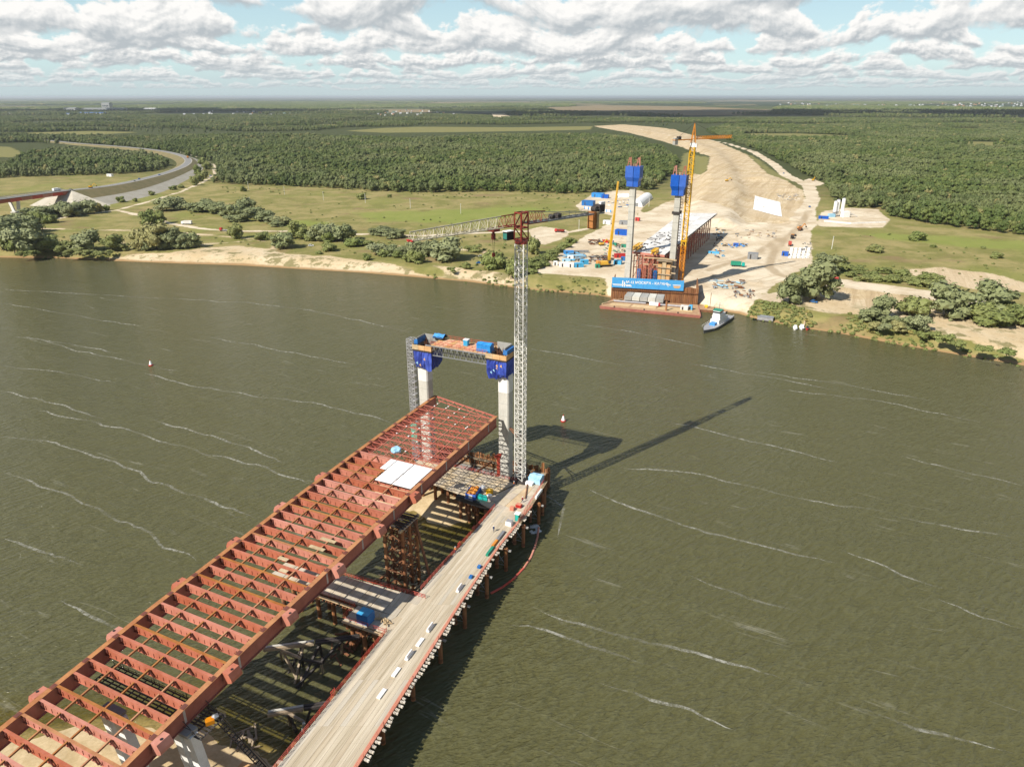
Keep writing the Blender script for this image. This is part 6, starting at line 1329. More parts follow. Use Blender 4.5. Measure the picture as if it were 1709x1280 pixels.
def box_thing(c, sx, sy, h, mt, name, lab, cat, rz=-FA, roof=None, door=None, group=None):
    r_ = thing(name, lab, cat, c, rz, group); m_ = MB(); m_.box((0, 0, 0), sx, sy, h); inst(m_.mesh('body', mt), 'body', r_, (0, 0, 0))
    m_ = MB(); m_.box((0, 0, h), sx * 1.02, sy * 1.02, .15); inst(m_.mesh('roof', roof or mt), 'roof', r_, (0, 0, 0))
    m_ = MB(); m_.box((-sx * .2, -sy/2 - .03, .1), .9, .06, h * .8); inst(m_.mesh('door', door or M['dark_steel']), 'door', r_, (0, 0, 0))
    return r_
box_thing(BQ(.84, .4, 1.7), 4.2, 2.8, 2.2, M['white_deck'], 'shed', 'low white shed near the right end of the barge', 'shed'); box_thing(BQ(.905, .45, 1.7), 1.8, 1.8, 2.6, M['cyan_box'], 'deck_cabin', 'small bright blue cabin beside the white shed on the barge', 'cabin')
pn = thing('pontoon', 'small rusty pontoon with a yellow winch off the right end of the barge', 'pontoon', at(1178, 518, 0), -.3); m_ = MB(); m_.box((0, 0, -.6), 9, 8, 1.9); inst(m_.mesh('hull', M['rust']), 'hull', pn, (0, 0, 0)); m_ = MB(); m_.box((0, 0, 1.3), 8.6, 7.6, .1); inst(m_.mesh('deck_plate', M['barge_deck']), 'deck_plate', pn, (0, 0, 0)); m_ = MB(); m_.cyl((-1, 1, 2.2), (1, 1, 2.2), .8, n=10); m_.box((0, 1, 1.4), 1.2, 2, .6); inst(m_.mesh('winch', M['yellow']), 'winch', pn, (0, 0, 0)); m_ = MB(); m_.cyl((2, 2, 1.4), (2, 2, 10), .15, n=6); inst(m_.mesh('mast', M['rust']), 'mast', pn, (0, 0, 0))

# push tug
ta, tb = at(1174, 557, 0), at(1216, 530, 0); td = (ta - tb).normalized(); tg = thing('tugboat', 'grey hulled river tug with a white deckhouse moored bow out beside the barge', 'tugboat', ta.lerp(tb, .5), math.atan2(td.y, td.x)); TLN = (ta - tb).length
def hullm(L, B, z0, z1, ins=0.0):
    n = 14; up, lo = [], []
    for sgn in (1, -1):
        rng = range(n + 1) if sgn > 0 else range(n, -1, -1)
        for i in rng:
            f = i / n; x = -L/2 + L * f; w = B/2 * (1 - max(0, (f - .62) / .38) ** 2.2) * (.88 + .12 * min(1, f * 6)); up.append((x, sgn * (w - ins), z1 + .9 * max(0, f - .7) ** 1.5 * 2)); lo.append((x * .97, sgn * max(0.02, w - ins - .25), z0))
    m_ = MB(); k = len(up); m_.add(lo + up, [tuple(range(k - 1, -1, -1)), tuple(range(k, 2 * k))] + [(i, (i + 1) % k, k + (i + 1) % k, k + i) for i in range(k)][::1]); return m_
def put(par, name, m_, mt): return inst(m_.mesh(name, mt), name, par, (0, 0, 0))
put(tg, 'hull', hullm(TLN, 7.4, -.8, 1.5), M['hull_grey']); 
bul = hullm(TLN * .985, 7.2, 1.3, 1.56, .1); put(tg, 'deck_plate', bul, M['galvanised'])
m_ = MB(); m_.box((-3, 0, 1.55), 13, 4.8, 2.5); dk = put(tg, 'deckhouse', m_, M['white'])
m_ = MB(); m_.box((-2, 0, 4.05), 8, 4.2, 2.3); put(tg, 'upper_house', m_, M['white']); m_ = MB(); m_.box((0, 0, 6.35), 4.2, 3.8, 2.3); wh = put(tg, 'wheelhouse', m_, M['white']); m_ = MB(); m_.box((0, 0, 7.2), 4.26, 3.86, .9); inst(m_.mesh('wheelhouse_glass', M['glass']), 'wheelhouse_glass', wh, (0, 0, 0))
m_ = MB(); m_.box((0, 0, 8.65), 4.8, 4.4, .2); put(tg, 'wheelhouse_roof', m_, M['green']); m_ = MB(); m_.cyl((-1.5, 0, 8.6), (-1.5, 0, 12.5), .14, n=6); m_.beam((-1.5, -1.4, 11), (-1.5, 1.4, 11), .12); put(tg, 'mast', m_, M['grey_steel'])
m_ = MB(); m_.cyl((-7, 0, 4), (-7, 0, 6.6), .9, n=10); put(tg, 'funnel', m_, M['hull_grey']); m_ = MB(); m_.hexa([(3.6, -1.7, 1.6), (7.2, -1.7, 1.6), (7.2, 1.7, 1.6), (3.6, 1.7, 1.6)], [(3.8, -1.4, 3.0), (7.0, -1.4, 2.8), (7.0, 1.4, 2.8), (3.8, 1.4, 3.0)]); put(tg, 'hatch_tarp', m_, M['tarp_cyan'])
for sg in (-1, 1):
    m_ = MB()
    for k in range(12): x = -TLN * .46 + TLN * .8 * k / 11; m_.beam((x, sg * 3.3, 1.6), (x, sg * 3.3, 2.6), .07)
    m_.beam((-TLN * .46, sg * 3.3, 2.6), (TLN * .34, sg * 3.3, 2.6), .07); put(tg, 'guard_rail', m_, M['white'])
for k in range(5):
    m_ = MB(); m_.box((-3 - 5.4 + k * 2.6, -2.42, 2.5), 1.0, .05, .8); inst(m_.mesh('window', M['glass']), 'window', dk, (0, 0, 0))
la = at(1208, 536, 0); pb = thing('work_flat', 'narrow dark work flat lashed behind the tug', 'work flat', at(1213, 528, 0), math.atan2(td.y, td.x)); m_ = MB(); m_.box((0, -4.5, -.5), 15, 4, 1.4); put(pb, 'hull', m_, M['hull_grey']); m_ = MB(); m_.box((0, -4.5, .9), 14.6, 3.7, .1); m_.box((2, -4.5, 1), 2, 1.5, .8); m_.box((-4, -4.7, 1), 1, 1.5, 1.2); put(pb, 'deck_plate', m_, M['barge_deck'])
# small craft at the bank
hb = thing('floating_shed', 'long grey floating shed moored against the right bank', 'floating shed', at(1277, 535.5, 0), -.45); m_ = MB(); m_.box((0, 0, -.3), 8.5, 3.6, .9); put(hb, 'pontoon', m_, M['dark_steel']); m_ = MB(); m_.box((0, 0, .6), 8.2, 3.2, 1.9); put(hb, 'wall', m_, M['galvanised']); m_ = MB(); m_.hexa([(-4.3, -1.8, 2.5), (4.3, -1.8, 2.5), (4.3, 1.8, 2.5), (-4.3, 1.8, 2.5)], [(-4.2, -.05, 3.1), (4.2, -.05, 3.1), (4.2, .05, 3.1), (-4.2, .05, 3.1)]); put(hb, 'roof', m_, M['grey_steel'])
for u, v, s_, lab, c1 in ((1327, 549, 1.0, 'white motor boat moored left of the other two at the right bank', 'white'), (1338, 548, 1.15, 'white cabin boat moored in the middle at the right bank', 'white'), (1347, 550, .7, 'small red motor boat moored right of the white boats', 'red')):
    r_ = thing('motor_boat', lab, 'boat', at(u, v, 0), R(-110), 'small boats at the right bank'); h = hullm(6 * s_, 2.3 * s_, -.3, .7); put(r_, 'hull', h, M[c1]); m_ = MB(); m_.hexa([(-1.4 * s_, -.8 * s_, .7), (1 * s_, -.8 * s_, .7), (1 * s_, .8 * s_, .7), (-1.4 * s_, .8 * s_, .7)], [(-1.2 * s_, -.7 * s_, 1.9), (.4 * s_, -.7 * s_, 1.9), (.4 * s_, .7 * s_, 1.9), (-1.2 * s_, .7 * s_, 1.9)]); put(r_, 'cabin', m_, M['white'] if s_ > .9 else M['black']); m_ = MB(); m_.box((-2.8 * s_, 0, .4), .5, .6, .9); put(r_, 'outboard_motor', m_, M['black'])
jt = MB(); jt.beam(at(1341, 546, .8), on(1346, 523), .9, .15); tag(jt.build('landing_plank', M['timber']), 'thin timber landing plank from the bank down to the boats', 'gangplank')

# yellow mobile crane with its long boom
p = on(1013, 444); mc = thing('mobile_crane', 'yellow crawler crane with a very tall thin boom left of the far towers', 'mobile crane', p, .2)
tipz = zat((p.x + 3, p.y, 0), 303) - p.z; tipx = (1030.5 - pr((p.x, p.y, tipz + p.z))[0]) * (p.y / _cp) / CF * 1.0
for sg in (-1, 1): m_ = MB(); m_.box((-1.5, sg * 2.4, 0), 8, 1.2, 1.3); put(mc, 'crawler_track', m_, M['black'])
m_ = MB(); m_.box((-2.5, 0, 1.3), 9, 4, 2.2); put(mc, 'crane_body', m_, M['yellow']); m_ = MB(); m_.box((-6.6, 0, 1.3), 1.8, 4.4, 2.6); put(mc, 'counterweight', m_, M['orange']); m_ = MB(); m_.box((1.2, -1.6, 2.2), 2, 1.6, 1.9); put(mc, 'crane_cab', m_, M['glass'])
rz = .2; lx = tipx; b_ = [Vector((1.0, 0, 2.0)), Vector((math.cos(-rz) * lx, math.sin(-rz) * lx, tipz))]
for k in range(5):
    m_ = MB(); a, c = b_[0].lerp(b_[1], k / 5), b_[0].lerp(b_[1], (k + 1) / 5); w = 1.9 - .22 * k; m_.beam(a, c, w, w * .8); put(mc, 'boom_section', m_, M['yellow'])
m_ = MB(); m_.cyl((0, 0, 2.5), b_[0].lerp(b_[1], .2), .4, n=8); put(mc, 'lift_ram', m_, M['dark_steel'])

# vehicles
def car_mesh(c):
    m_ = MB(); m_.hexa([(-2.15, -.85, .35), (2.15, -.85, .35), (2.15, .85, .35), (-2.15, .85, .35)], [(-2.1, -.82, .85), (2.1, -.82, .85), (2.1, .82, .85), (-2.1, .82, .85)]); b = m_.mesh('body', c)
    m_ = MB(); m_.hexa([(-1.7, -.78, .85), (1.1, -.78, .85), (1.1, .78, .85), (-1.7, .78, .85)], [(-1.2, -.65, 1.4), (.4, -.65, 1.4), (.4, .65, 1.4), (-1.2, .65, 1.4)]); g = m_.mesh('windows', M['glass'])
    m_ = MB(); m_.box((-.4, 0, 1.4), 1.6, 1.3, .06); t = m_.mesh('roof', c); return b, g, t
wm = MB(); wm.cyl((0, -.12, 0), (0, .12, 0), .33, n=12); wheel = wm.mesh('wheel', M['rubber']); wm = MB(); wm.cyl((0, -.16, 0), (0, .16, 0), .52, n=12); wheelb = wm.mesh('wheel', M['rubber'])
_cm = {}
def car(p, rz, col, lab, group='cars about the site'):
    r_ = thing('parked_car', lab, 'car', p, rz, group)
    if col not in _cm: _cm[col] = car_mesh(M[col])
    for me, n in zip(_cm[col], ('body', 'windows', 'roof')): inst(me, n, r_, (0, 0, 0))
    for x in (-1.35, 1.35):
        for y in (-.8, .8): inst(wheel, 'wheel', r_, (x, y, .33))
    return r_
def truck(p, rz, cab, body, lab, kind='box', L=8.0, group='lorries on the site roads'):
    r_ = thing('lorry', lab, 'lorry', p, rz, group); h = L / 2
    m_ = MB(); m_.hexa([(h - 2.1, -1.2, .9), (h, -1.2, .9), (h, 1.2, .9), (h - 2.1, 1.2, .9)], [(h - 2.1, -1.15, 3.0), (h - .3, -1.15, 3.0), (h - .3, 1.15, 3.0), (h - 2.1, 1.15, 3.0)]); put(r_, 'cab', m_, M[cab])
    m_ = MB(); m_.hexa([(h - .08, -1.05, 1.9), (h + .02, -1.05, 1.9), (h + .02, 1.05, 1.9), (h - .08, 1.05, 1.9)], [(h - .3, -1.0, 2.8), (h - .24, -1.0, 2.8), (h - .24, 1.0, 2.8), (h - .3, 1.0, 2.8)]); put(r_, 'windscreen', m_, M['glass'])
    m_ = MB(); m_.box((-.2, 0, .7), L, .9, .35); put(r_, 'chassis', m_, M['black']); m_ = MB(); c = -1.2; l = L - 2.5
    if kind == 'box': m_.box((c, 0, 1.05), l, 2.5, 2.5)
    elif kind == 'tip': m_.hexa([(c - l/2 + .5, -1.0, 1.1), (c + l/2, -1.0, 1.1), (c + l/2, 1.0, 1.1), (c - l/2 + .5, 1.0, 1.1)], [(c - l/2, -1.3, 2.6), (c + l/2, -1.3, 2.8), (c + l/2, 1.3, 2.8), (c - l/2, 1.3, 2.6)])
    elif kind == 'mix': m_.cyl((c - l/2 + .2, 0, 2.3), (c, 0, 2.2), .7, 1.25, n=12); m_.cyl((c, 0, 2.2), (c + l/2, 0, 1.9), 1.25, .8, n=12)
    elif kind == 'flat': m_.box((c, 0, 1.05), l, 2.4, .25)
    put(r_, {'box': 'cargo_box', 'tip': 'tipper_body', 'mix': 'mixer_drum', 'flat': 'flatbed'}[kind], m_, M[body])
    for x in (h - 1.2, -h + 1.2, -h + 2.5):
        for y in (-1.0, 1.0): inst(wheelb, 'wheel', r_, (x, y, .52))
    return r_
def digger(p, rz, lab, col='yellow', arm=True):
    r_ = thing('excavator', lab, 'excavator', p, rz, 'excavators on the site')
    for y in (-1.1, 1.1): m_ = MB(); m_.box((0, y, 0), 3.8, .6, .9); put(r_, 'crawler_track', m_, M['black'])
    m_ = MB(); m_.box((-.3, 0, 1), 3.4, 2.5, 1.3); put(r_, 'body', m_, M[col]); m_ = MB(); m_.box((.6, .7, 1.3), 1.5, 1.1, 1.7); put(r_, 'cab', m_, M['glass'])
    m_ = MB(); m_.beam((1.2, -.3, 1.8), (4.2, -.3, 5.0), .5, .6); m_.beam((4.2, -.3, 5.0), (6.4, -.3, 2.4), .4, .5); put(r_, 'arm', m_, M[col]); m_ = MB(); m_.box((6.3, -.3, 1.4), .9, 1.1, 1.0); put(r_, 'bucket', m_, M['dark_steel']); return r_
ra = R(55)
truck(on(1231, 445), R(-20), 'teal', 'green', 'teal lorry with a green body in the crane shadow right of the far towers', 'box', 9.5)
truck(on(1318, 410), R(70), 'red', 'rail_red', 'red lorry on the site road right of the white tower deck', 'tip'); truck(on(1322, 398), R(65), 'orange', 'dark_steel', 'orange lorry on the site road just above the red one', 'tip'); truck(on(1335, 385), R(60), 'orange', 'rust', 'rusty orange lorry highest of the row on the site road', 'tip')
truck(on(312, 375), R(175), 'white', 'white_deck', 'white box lorry on the track left of the river bushes', 'box', 10); truck(on(376, 386), R(170), 'red', 'galvanised', 'red cabbed flat lorry on the track between bush clumps at left', 'flat', 10); truck(on(934, 388), R(165), 'red', 'crane_red', 'dark red lorry parked on the bright sand beside the crane top', 'tip', 9)
truck(on(1391, 470.5), R(10), 'red', 'rail_red', 'small red pickup lorry beyond the big willow at right', 'flat', 6)
truck(on(527 + 60, 388), R(170), 'red', 'galvanised', 'red cabbed lorry half hidden by the willow clump in mid left', 'flat', 9)
car(on(1358, 505), R(-40), 'blue_box', 'dark blue car parked under the big willow at right'); car(on(1671, 543), R(-15), 'black', 'black car parked beside the bushes near the right edge'); car(on(519, 411), R(10), 'white', 'white car alone on the sandy bank mid left'); car(on(1308, 290), ra, 'blue_box', 'dark car driving up the pale site road by the wood'); car(on(1351, 346), R(80), 'blue_box', 'dark van on the pale site road near the silos')
car(on(800, 440), R(10), 'blue_box', 'dark car between bushes on the bank left of the crane mast'); car(on(803, 429), R(5), 'galvanised', 'grey car on the track left of the crane mast'); car(on(1327, 394), R(60), 'black', 'black car beside the orange lorry on the site road')
digger(on(1213, 303), R(10), 'yellow excavator working on the sand embankment'); digger(on(1357, 302), R(50), 'yellow excavator with a raised arm on the patch by the wood'); digger(on(1004, 410), R(20), 'small yellow excavator in the yard behind the crawler crane'); digger(on(1335, 383), R(20), 'orange excavator near the top of the lorry row', 'orange')
# containers, cabins, stacks in the yards
for i, (u, v, sx, sy, h, mt, lab) in enumerate((
    (927, 443, 2.6, 2.6, 2.8, 'white', 'small white cabin at the left corner of the river yard'), (941, 445, 6.5, 2.6, 2.8, 'white', 'long white cabin in the front row of the river yard'), (953, 446, 3.4, 2.6, 2.8, 'white', 'white cabin with a dark window right of the long one in the yard'),
    (966, 446, 6.2, 2.6, 2.9, 'cyan_box', 'light blue container at the end of the cabin row'), (975, 441, 5.5, 3.0, 3.0, 'cyan_box', 'blue container behind the light blue one in the yard'), (949, 424, 7.5, 3.0, 2.4, 'tarp_cyan', 'bright blue covered load at the back left of the yard'), (952, 433, 4.2, 2.6, 2.6, 'white', 'white cabin among the blue loads in the yard'), (962, 430, 10, 3, 1.8, 'tarp_pale', 'pale blue steel stack in the middle of the yard'), (970, 422, 11, 2.4, 1.6, 'grey_steel', 'grey steel stack at the back of the yard'),
    (945, 436, 6, 2.4, 1.4, 'tarp_pale', 'low pale blue stack left of the white cabin in the yard'), (997, 447, 3, 2.4, 2.4, 'green', 'green container at the foot of the crawler crane'), (1034, 430, 8, 2.8, 2.8, 'red', 'red container left of the far tower'), (1031, 441, 5.5, 3, 2.6, 'cyan_box', 'light blue container at the foot of the left far tower'), (1040, 435, 3, 2.4, 2.6, 'blue_box', 'dark blue container beside the left far tower'), (1041, 413, 3.6, 2.4, 2.2, 'green', 'bright green container behind the left far tower'), (1026, 410, 3.0, 2.2, 2.0, 'green', 'small green box behind the crawler crane boom'), (1021, 407, 2.6, 2.2, 2.4, 'blue_box', 'small blue box beside the boom of the crawler crane'), (1012, 405, 5.5, 2.5, 2.0, 'red', 'dull red bin in the middle of the yard'),
    (1038, 392, 11, 6, 4.2, 'blue_steel', 'blue hall roofed store left of the far tower mid height'), (1043, 375, 10, 5, 3.2, 'grey_steel', 'grey blue store behind the left far tower'), (1013, 374, 7, 4, 3.2, 'white', 'white and blue tank store beside the boom'), (998, 329, 14, 8, 4.5, 'tarp_cyan', 'bright blue hall at the back of the upper yard'), (1010, 331, 8, 5, 4, 'blue_steel', 'dark blue store right of the bright blue hall'), (982, 343, 13, 8, 5, 'blue_box', 'blue roofed shed at the left of the upper yard'),
    (1256, 432, 7, 5, 4.2, 'grey_steel', 'grey steel shed on the sand right of the white deck'), (1310, 427, 4.5, 3, 3.0, 'blue_steel', 'blue container beside the white sacks on the site road'), (1228, 411, 4, 3, 2.2, 'blue_steel', 'blue box among steel on the sand right of the deck'), (1191, 423, 8, 3, 1.2, 'cyan_box', 'light blue steel stack by the deck edge'), (1374, 365.5, 9, 3, 2.6, 'blue_steel', 'blue container in front of the silos'), (1064, 343 + 26, 4, 3, 3, 'red', 'small red cabin right of the left far tower'))):
    box_thing(on(u, v), sx, sy, h, M[mt], 'container' if 'container' in lab else ('cabin' if 'cabin' in lab else 'store'), lab, 'container' if 'container' in lab else ('cabin' if 'cabin' in lab else 'store'), -FA + random.uniform(-.15, .15) + (.5 if i < 12 else 0), group='stores and cabins of the far site')
def tent(u, v, u2, v2, w, h, lab, mt='white'):
    a, b = on(u, v), on(u2, v2); r_ = thing('tent_hall', lab, 'tent hall', a.lerp(b, .5), 0, 'white tent halls'); d = (b - a).normalized(); s = Vector((d.y, -d.x, 0)); n = 10; z0 = min(a.z, b.z)
    for k in range(6):
        A_, B_ = a.lerp(b, k / 6), a.lerp(b, (k + 1) / 6 - .004); m_ = MB(); pa = [A_ + s * w/2 * math.cos(math.pi * i / n) + Vector((0, 0, h * math.sin(math.pi * i / n))) for i in range(n + 1)]; pb = [B_ + s * w/2 * math.cos(math.pi * i / n) + Vector((0, 0, h * math.sin(math.pi * i / n))) for i in range(n + 1)]
        m_.add(pa + pb, [(i, i + 1, n + 2 + i, n + 1 + i) for i in range(n)] + [tuple(range(n, -1, -1)), tuple(range(n + 1, 2 * n + 2))]); m_.build('roof_bay', M[mt], r_)
    m_ = MB(); m_.beam(a - d * .1 - s * 2 + Vector((0, 0, h * .3)), a - d * .1 + s * 2 + Vector((0, 0, h * .3)), .1, h * .6); m_.build('door', M['grey_steel'], r_)
tent(1062, 345, 1080, 331, 13, 6.5, 'long white tent hall beside the left far tower'); tent(1030, 330, 1048, 329, 8, 4, 'small white tent hall at the back of the upper yard')
fp = [on(975, 349), on(1020, 355)]; fe = thing('site_fence', 'blue and white printed hoarding along the upper yard', 'hoarding', fp[0].lerp(fp[1], .5))
for k in range(22): m_ = MB(); a, b = fp[0].lerp(fp[1], k / 22), fp[0].lerp(fp[1], (k + .97) / 22); m_.beam(a + Vector((0, 0, 1.3)), b + Vector((0, 0, 1.3)), .1, 2.6); m_.build('fence_panel', M['white'] if k % 3 else M['tarp_cyan'], fe)
si = thing('batching_plant', 'white concrete batching plant with tall silos on the pale pad by the wood', 'batching plant', on(1400, 362))
b0_ = root_loc(si)
for x, y, h in ((-5, 0, 15), (-1.8, 2, 16), (2.6, .5, 17.5)):
    m_ = MB(); q = b0_ + Vector((x, y, 0)); m_.cyl(q + Vector((0, 0, 5)), q + Vector((0, 0, h)), 1.7, n=16); s_ = m_.build('silo', M['white'], si); m_ = MB(); m_.cyl(q + Vector((0, 0, 2.5)), q + Vector((0, 0, 5)), .4, 1.7, n=16, caps=False); m_.build('silo_cone', M['galvanised'], s_)
    m_ = MB(); m_.cyl(q + Vector((0, 0, h)), q + Vector((0, 0, h + .6)), 1.7, .5, n=16); m_.build('silo_cap', M['galvanised'], s_)
    for i in range(4): m_ = MB(); a = i * math.pi / 2 + .8; m_.beam(q + Vector((math.cos(a) * 1.5, math.sin(a) * 1.5, 0)), q + Vector((math.cos(a) * 1.5, math.sin(a) * 1.5, 5.5)), .3); m_.build('leg', M['grey_steel'], s_)
m_ = MB(); m_.box(b0_ + Vector((5, -2, 0)), 7, 5, 5.5, .2); m_.build('mixer_house', M['white'], si); m_ = MB(); m_.beam(b0_ + Vector((8, -2, 4.5)), b0_ + Vector((17, -1, 1)), 1.4, .8); m_.build('conveyor', M['white_deck'], si); m_ = MB(); m_.box(b0_ + Vector((-8, -1, 0)), 6, 4, 3, .1); m_.build('control_cabin', M['tarp_pale'], si)
wl = [on(1375, 370), on(1420, 374), on(1478, 372)]
rw = thing('block_wall', 'pale low block wall along the front of the silo pad', 'block wall', wl[1])
for a, b in zip(wl, wl[1:]):
    for k in range(10): m_ = MB(); m_.beam(a.lerp(b, k / 10) + Vector((0, 0, .5)), a.lerp(b, (k + .97) / 10) + Vector((0, 0, .5)), 1.0, 1.5); m_.build('concrete_block', M['concrete_new'], rw)
# geotextile on the embankment flank
cs = [on(1257, 350), on(1305, 362), on(1302, 338), on(1260, 327)]
sh = thing('white_sheet', 'big white geotextile sheet laid on the sand slope right of the deck', 'sheeting', cs[0].lerp(cs[2], .5))
for k in range(5):
    m_ = MB(); n = 8
    def G(f, g): q = cs[0].lerp(cs[1], f).lerp(cs[3].lerp(cs[2], f), g); return Vector((q.x, q.y, gz(q) + .22))
    for i in range(n):
        for j in range(2): f0, f1, g0, g1 = i/n, (i+1)/n, (k + j/2)/5, (k + (j+1)/2)/5 - (.006 if j else 0); m_.poly([G(f0, g0), G(f1, g0), G(f1, g1), G(f0, g1)])
    m_.build('sheet_strip', M['panel_white'], sh)
# rows of white bags and pallets beside the site road
for i, (u, v) in enumerate([(1322 + 7 * (k % 5) - 1.0 * (k // 5), 417 + 4.6 * (k // 5)) for k in range(20)]):
    m_ = MB(); 
    if i == 0:
        m_.hexa([(-1.1, -1.1, 0), (1.1, -1.1, 0), (1.1, 1.1, 0), (-1.1, 1.1, 0)], [(-1.0, -1.0, 1.5), (1.0, -1.0, 1.5), (1.0, 1.0, 1.5), (-1.0, 1.0, 1.5)]); bagm = m_.mesh('bulk_bag', M['white'])
    o = bpy.data.objects.new('bulk_bag', bagm); COL.objects.link(o); o.location = on(u, v); o.rotation_euler = (0, 0, random.random()); tag(o, 'white bulk bag in the rows of bags beside the pale site road', 'bulk bag', 'white bulk bags beside the site road')
# scrap and stacks: too many to pick apart
def clutter(name, lab, cat, u, v, ru, rv, n, mts, lmax=5):
    for i, mt in enumerate(mts):
        m_ = MB()
        for k in range(n // len(mts)):
            p = on(u + random.uniform(-ru, ru), v + random.uniform(-rv, rv)); a = random.random() * 3.1; l = random.uniform(1, lmax); z = Vector((0, 0, random.uniform(.2, 1.1))); d = Vector((math.cos(a) * l/2, math.sin(a) * l/2, 0)); m_.beam(p - d + z, p + d + z, random.uniform(.3, .9), random.uniform(.2, .8))
        if i == 0: r_ = m_.build(name, M[mt]); tag(r_, lab, cat); r_['kind'] = 'stuff'
        else:
            o = m_.build(name, M[mt], r_); o['kind'] = 'stuff'
clutter('steel_scrap', 'brown steel scrap spread in the river yard behind the cabins', 'scrap', 1000, 433, 16, 5, 60, ('dark_steel', 'rust', 'grey_steel')); clutter('steel_scrap', 'brown steel pieces in the upper middle of the yard', 'scrap', 995, 405, 12, 4, 40, ('rust', 'dark_steel')); clutter('steel_stack', 'blue and grey steel lengths stacked in the river yard', 'steel stack', 960, 430, 16, 6, 44, ('tarp_pale', 'cyan_box', 'grey_steel'), 8)
clutter('steel_scrap', 'grey and blue pieces laid on the sand ramp below the shade strip', 'scrap', 1215, 475, 28, 8, 44, ('grey_steel', 'tarp_pale', 'rust')); clutter('steel_scrap', 'blue and brown pieces laid on the sand right of the deck', 'scrap', 1226, 411, 20, 3, 30, ('tarp_cyan', 'dark_steel', 'timber')); clutter('site_plant', 'small plant and stacks around the left far tower', 'plant', 1030, 422, 22, 14, 60, ('grey_steel', 'green', 'timber', 'dark_steel')); clutter('steel_scrap', 'dark pieces among the bags beside the site road', 'scrap', 1345, 418, 10, 12, 24, ('dark_steel', 'grey_steel'), 3)
clutter('steel_scrap', 'timber and steel along the pale strip right of the embankment', 'scrap', 1315, 330, 18, 6, 26, ('white_deck', 'grey_steel')); clutter('steel_scrap', 'loads lying on the upper yard behind the hoarding', 'scrap', 1035, 340, 22, 7, 30, ('white', 'blue_box', 'grey_steel'), 6)
clutter('steel_scrap', 'dark bundles and pipes laid along the shaded side of the white deck', 'scrap', 1200, 405, 8, 26, 40, ('dark_steel', 'rust', 'cyan_box')); clutter('steel_scrap', 'pipes and timbers in a band across the pale ground below the embankment', 'scrap', 1262, 392, 34, 7, 30, ('grey_steel', 'timber', 'rust'), 4); clutter('steel_scrap', 'loose steel by the ramp edge above the tug', 'scrap', 1240, 492, 18, 6, 24, ('rust', 'grey_steel'), 4)
# power line
ppole = MB(); ppole.beam((0, 0, 0), (0, 0, 10), .3); ppm = ppole.mesh('pole', M['concrete_new']); pca = MB(); pca.beam((-1, 0, 9.4), (1, 0, 9.4), .18); pca2 = pca.mesh('cross_arm', M['galvanised'])
for u, v in ((415, 317), (475, 325), (540, 335), (610, 339), (685, 348), (769, 357), (966, 386), (1003, 358), (418, 345), (362, 300), (1083, 345), (1388, 416)):
    r_ = thing('power_pole', 'pale concrete power pole in the line across the meadow', 'power pole', on(u, v), random.random(), 'power poles across the far bank'); inst(ppm, 'pole', r_, (0, 0, 0)); inst(pca2, 'cross_arm', r_, (0, 0, 0))
# ------------------------------------------------------------------ trees
def leaf_quads(m_, c, n, rx, ry, rz, s0, s1, rnd, shell=.72):
    for _ in range(n):
        z = rnd.uniform(-.75, 1); a = rnd.uniform(0, 6.283); q = math.sqrt(max(0, 1 - z * z)); k = rnd.uniform(shell, 1.12)
        p = Vector((c[0] + math.cos(a) * q * rx * k, c[1] + math.sin(a) * q * ry * k, c[2] + z * rz * k))
        nrm = Vector((math.cos(a) * q + rnd.uniform(-.7, .7), math.sin(a) * q + rnd.uniform(-.7, .7), z + rnd.uniform(-.5, .9))).normalized()
        t = nrm.orthogonal().normalized(); t = Matrix.Rotation(rnd.uniform(0, 6.28), 3, nrm) @ t; b = nrm.cross(t); s = rnd.uniform(s0, s1)
        m_.add([p - t * s - b * s * .5, p + t * s * .8 - b * s * .6, p + t * s * .5 + b * s * .7, p - t * s * .7 + b * s * .55], [(0, 1, 2, 3)])
def crown_mesh(name, seed, w, h, lobes, leaves, ls, mt, base=.22, sub=1, spread=.62, amp=.35):
    """a crown w wide and h high, its foot at z = base*h: overlapping leafy lobes with gaps between them"""
    rnd = random.Random(seed); m_ = MB(); z0 = base * h; hh = h - z0
    L = [(0, 0, z0 + hh * .55, w * .34, hh * .48)]
    for i in range(lobes):
        a = i * 2.4 + rnd.uniform(-.5, .5); d = w * .5 * spread * rnd.uniform(.55, 1.0); f = rnd.uniform(.12, .86); k = math.sin(math.pi * (.22 + .62 * f))
        r_ = w * rnd.uniform(.17, .27); L.append((math.cos(a) * d * k, math.sin(a) * d * k, z0 + hh * f, r_, min(r_ * rnd.uniform(.75, 1.1), hh * .33)))
    for i, (x, y, z, r_, rz) in enumerate(L):
        rz_ = min(rz, z - z0 * .3); m_.blob((x, y, z), r_ * .86, r_ * .86, rz_ * .86, seed + i, amp, sub); leaf_quads(m_, (x, y, z), max(6, int(leaves * (r_ / (w * .25)) ** 2 / len(L))), r_, r_, rz_, ls * .6, ls, rnd)
    return m_.mesh(name, mt)
def trunk_mesh(h, r, seed):
    rnd = random.Random(seed); m_ = MB(); m_.cyl((0, 0, -.6), (0, 0, h * .55), r, r * .5, n=7)
    for i in range(4): a = rnd.uniform(0, 6.28); z = h * rnd.uniform(.22, .45); m_.cyl((0, 0, z), (math.cos(a) * h * .22, math.sin(a) * h * .22, z + h * .25), r * .45, r * .15, n=5)
    return m_.mesh('trunk', M['bark'])
SZ = .92
WIL = [(crown_mesh('crown', 11 + i, 9, 9.5, 13, 900, .55, M['leaf_willow'], .06, 1, .8), trunk_mesh(9, .3, i)) for i in range(4)]
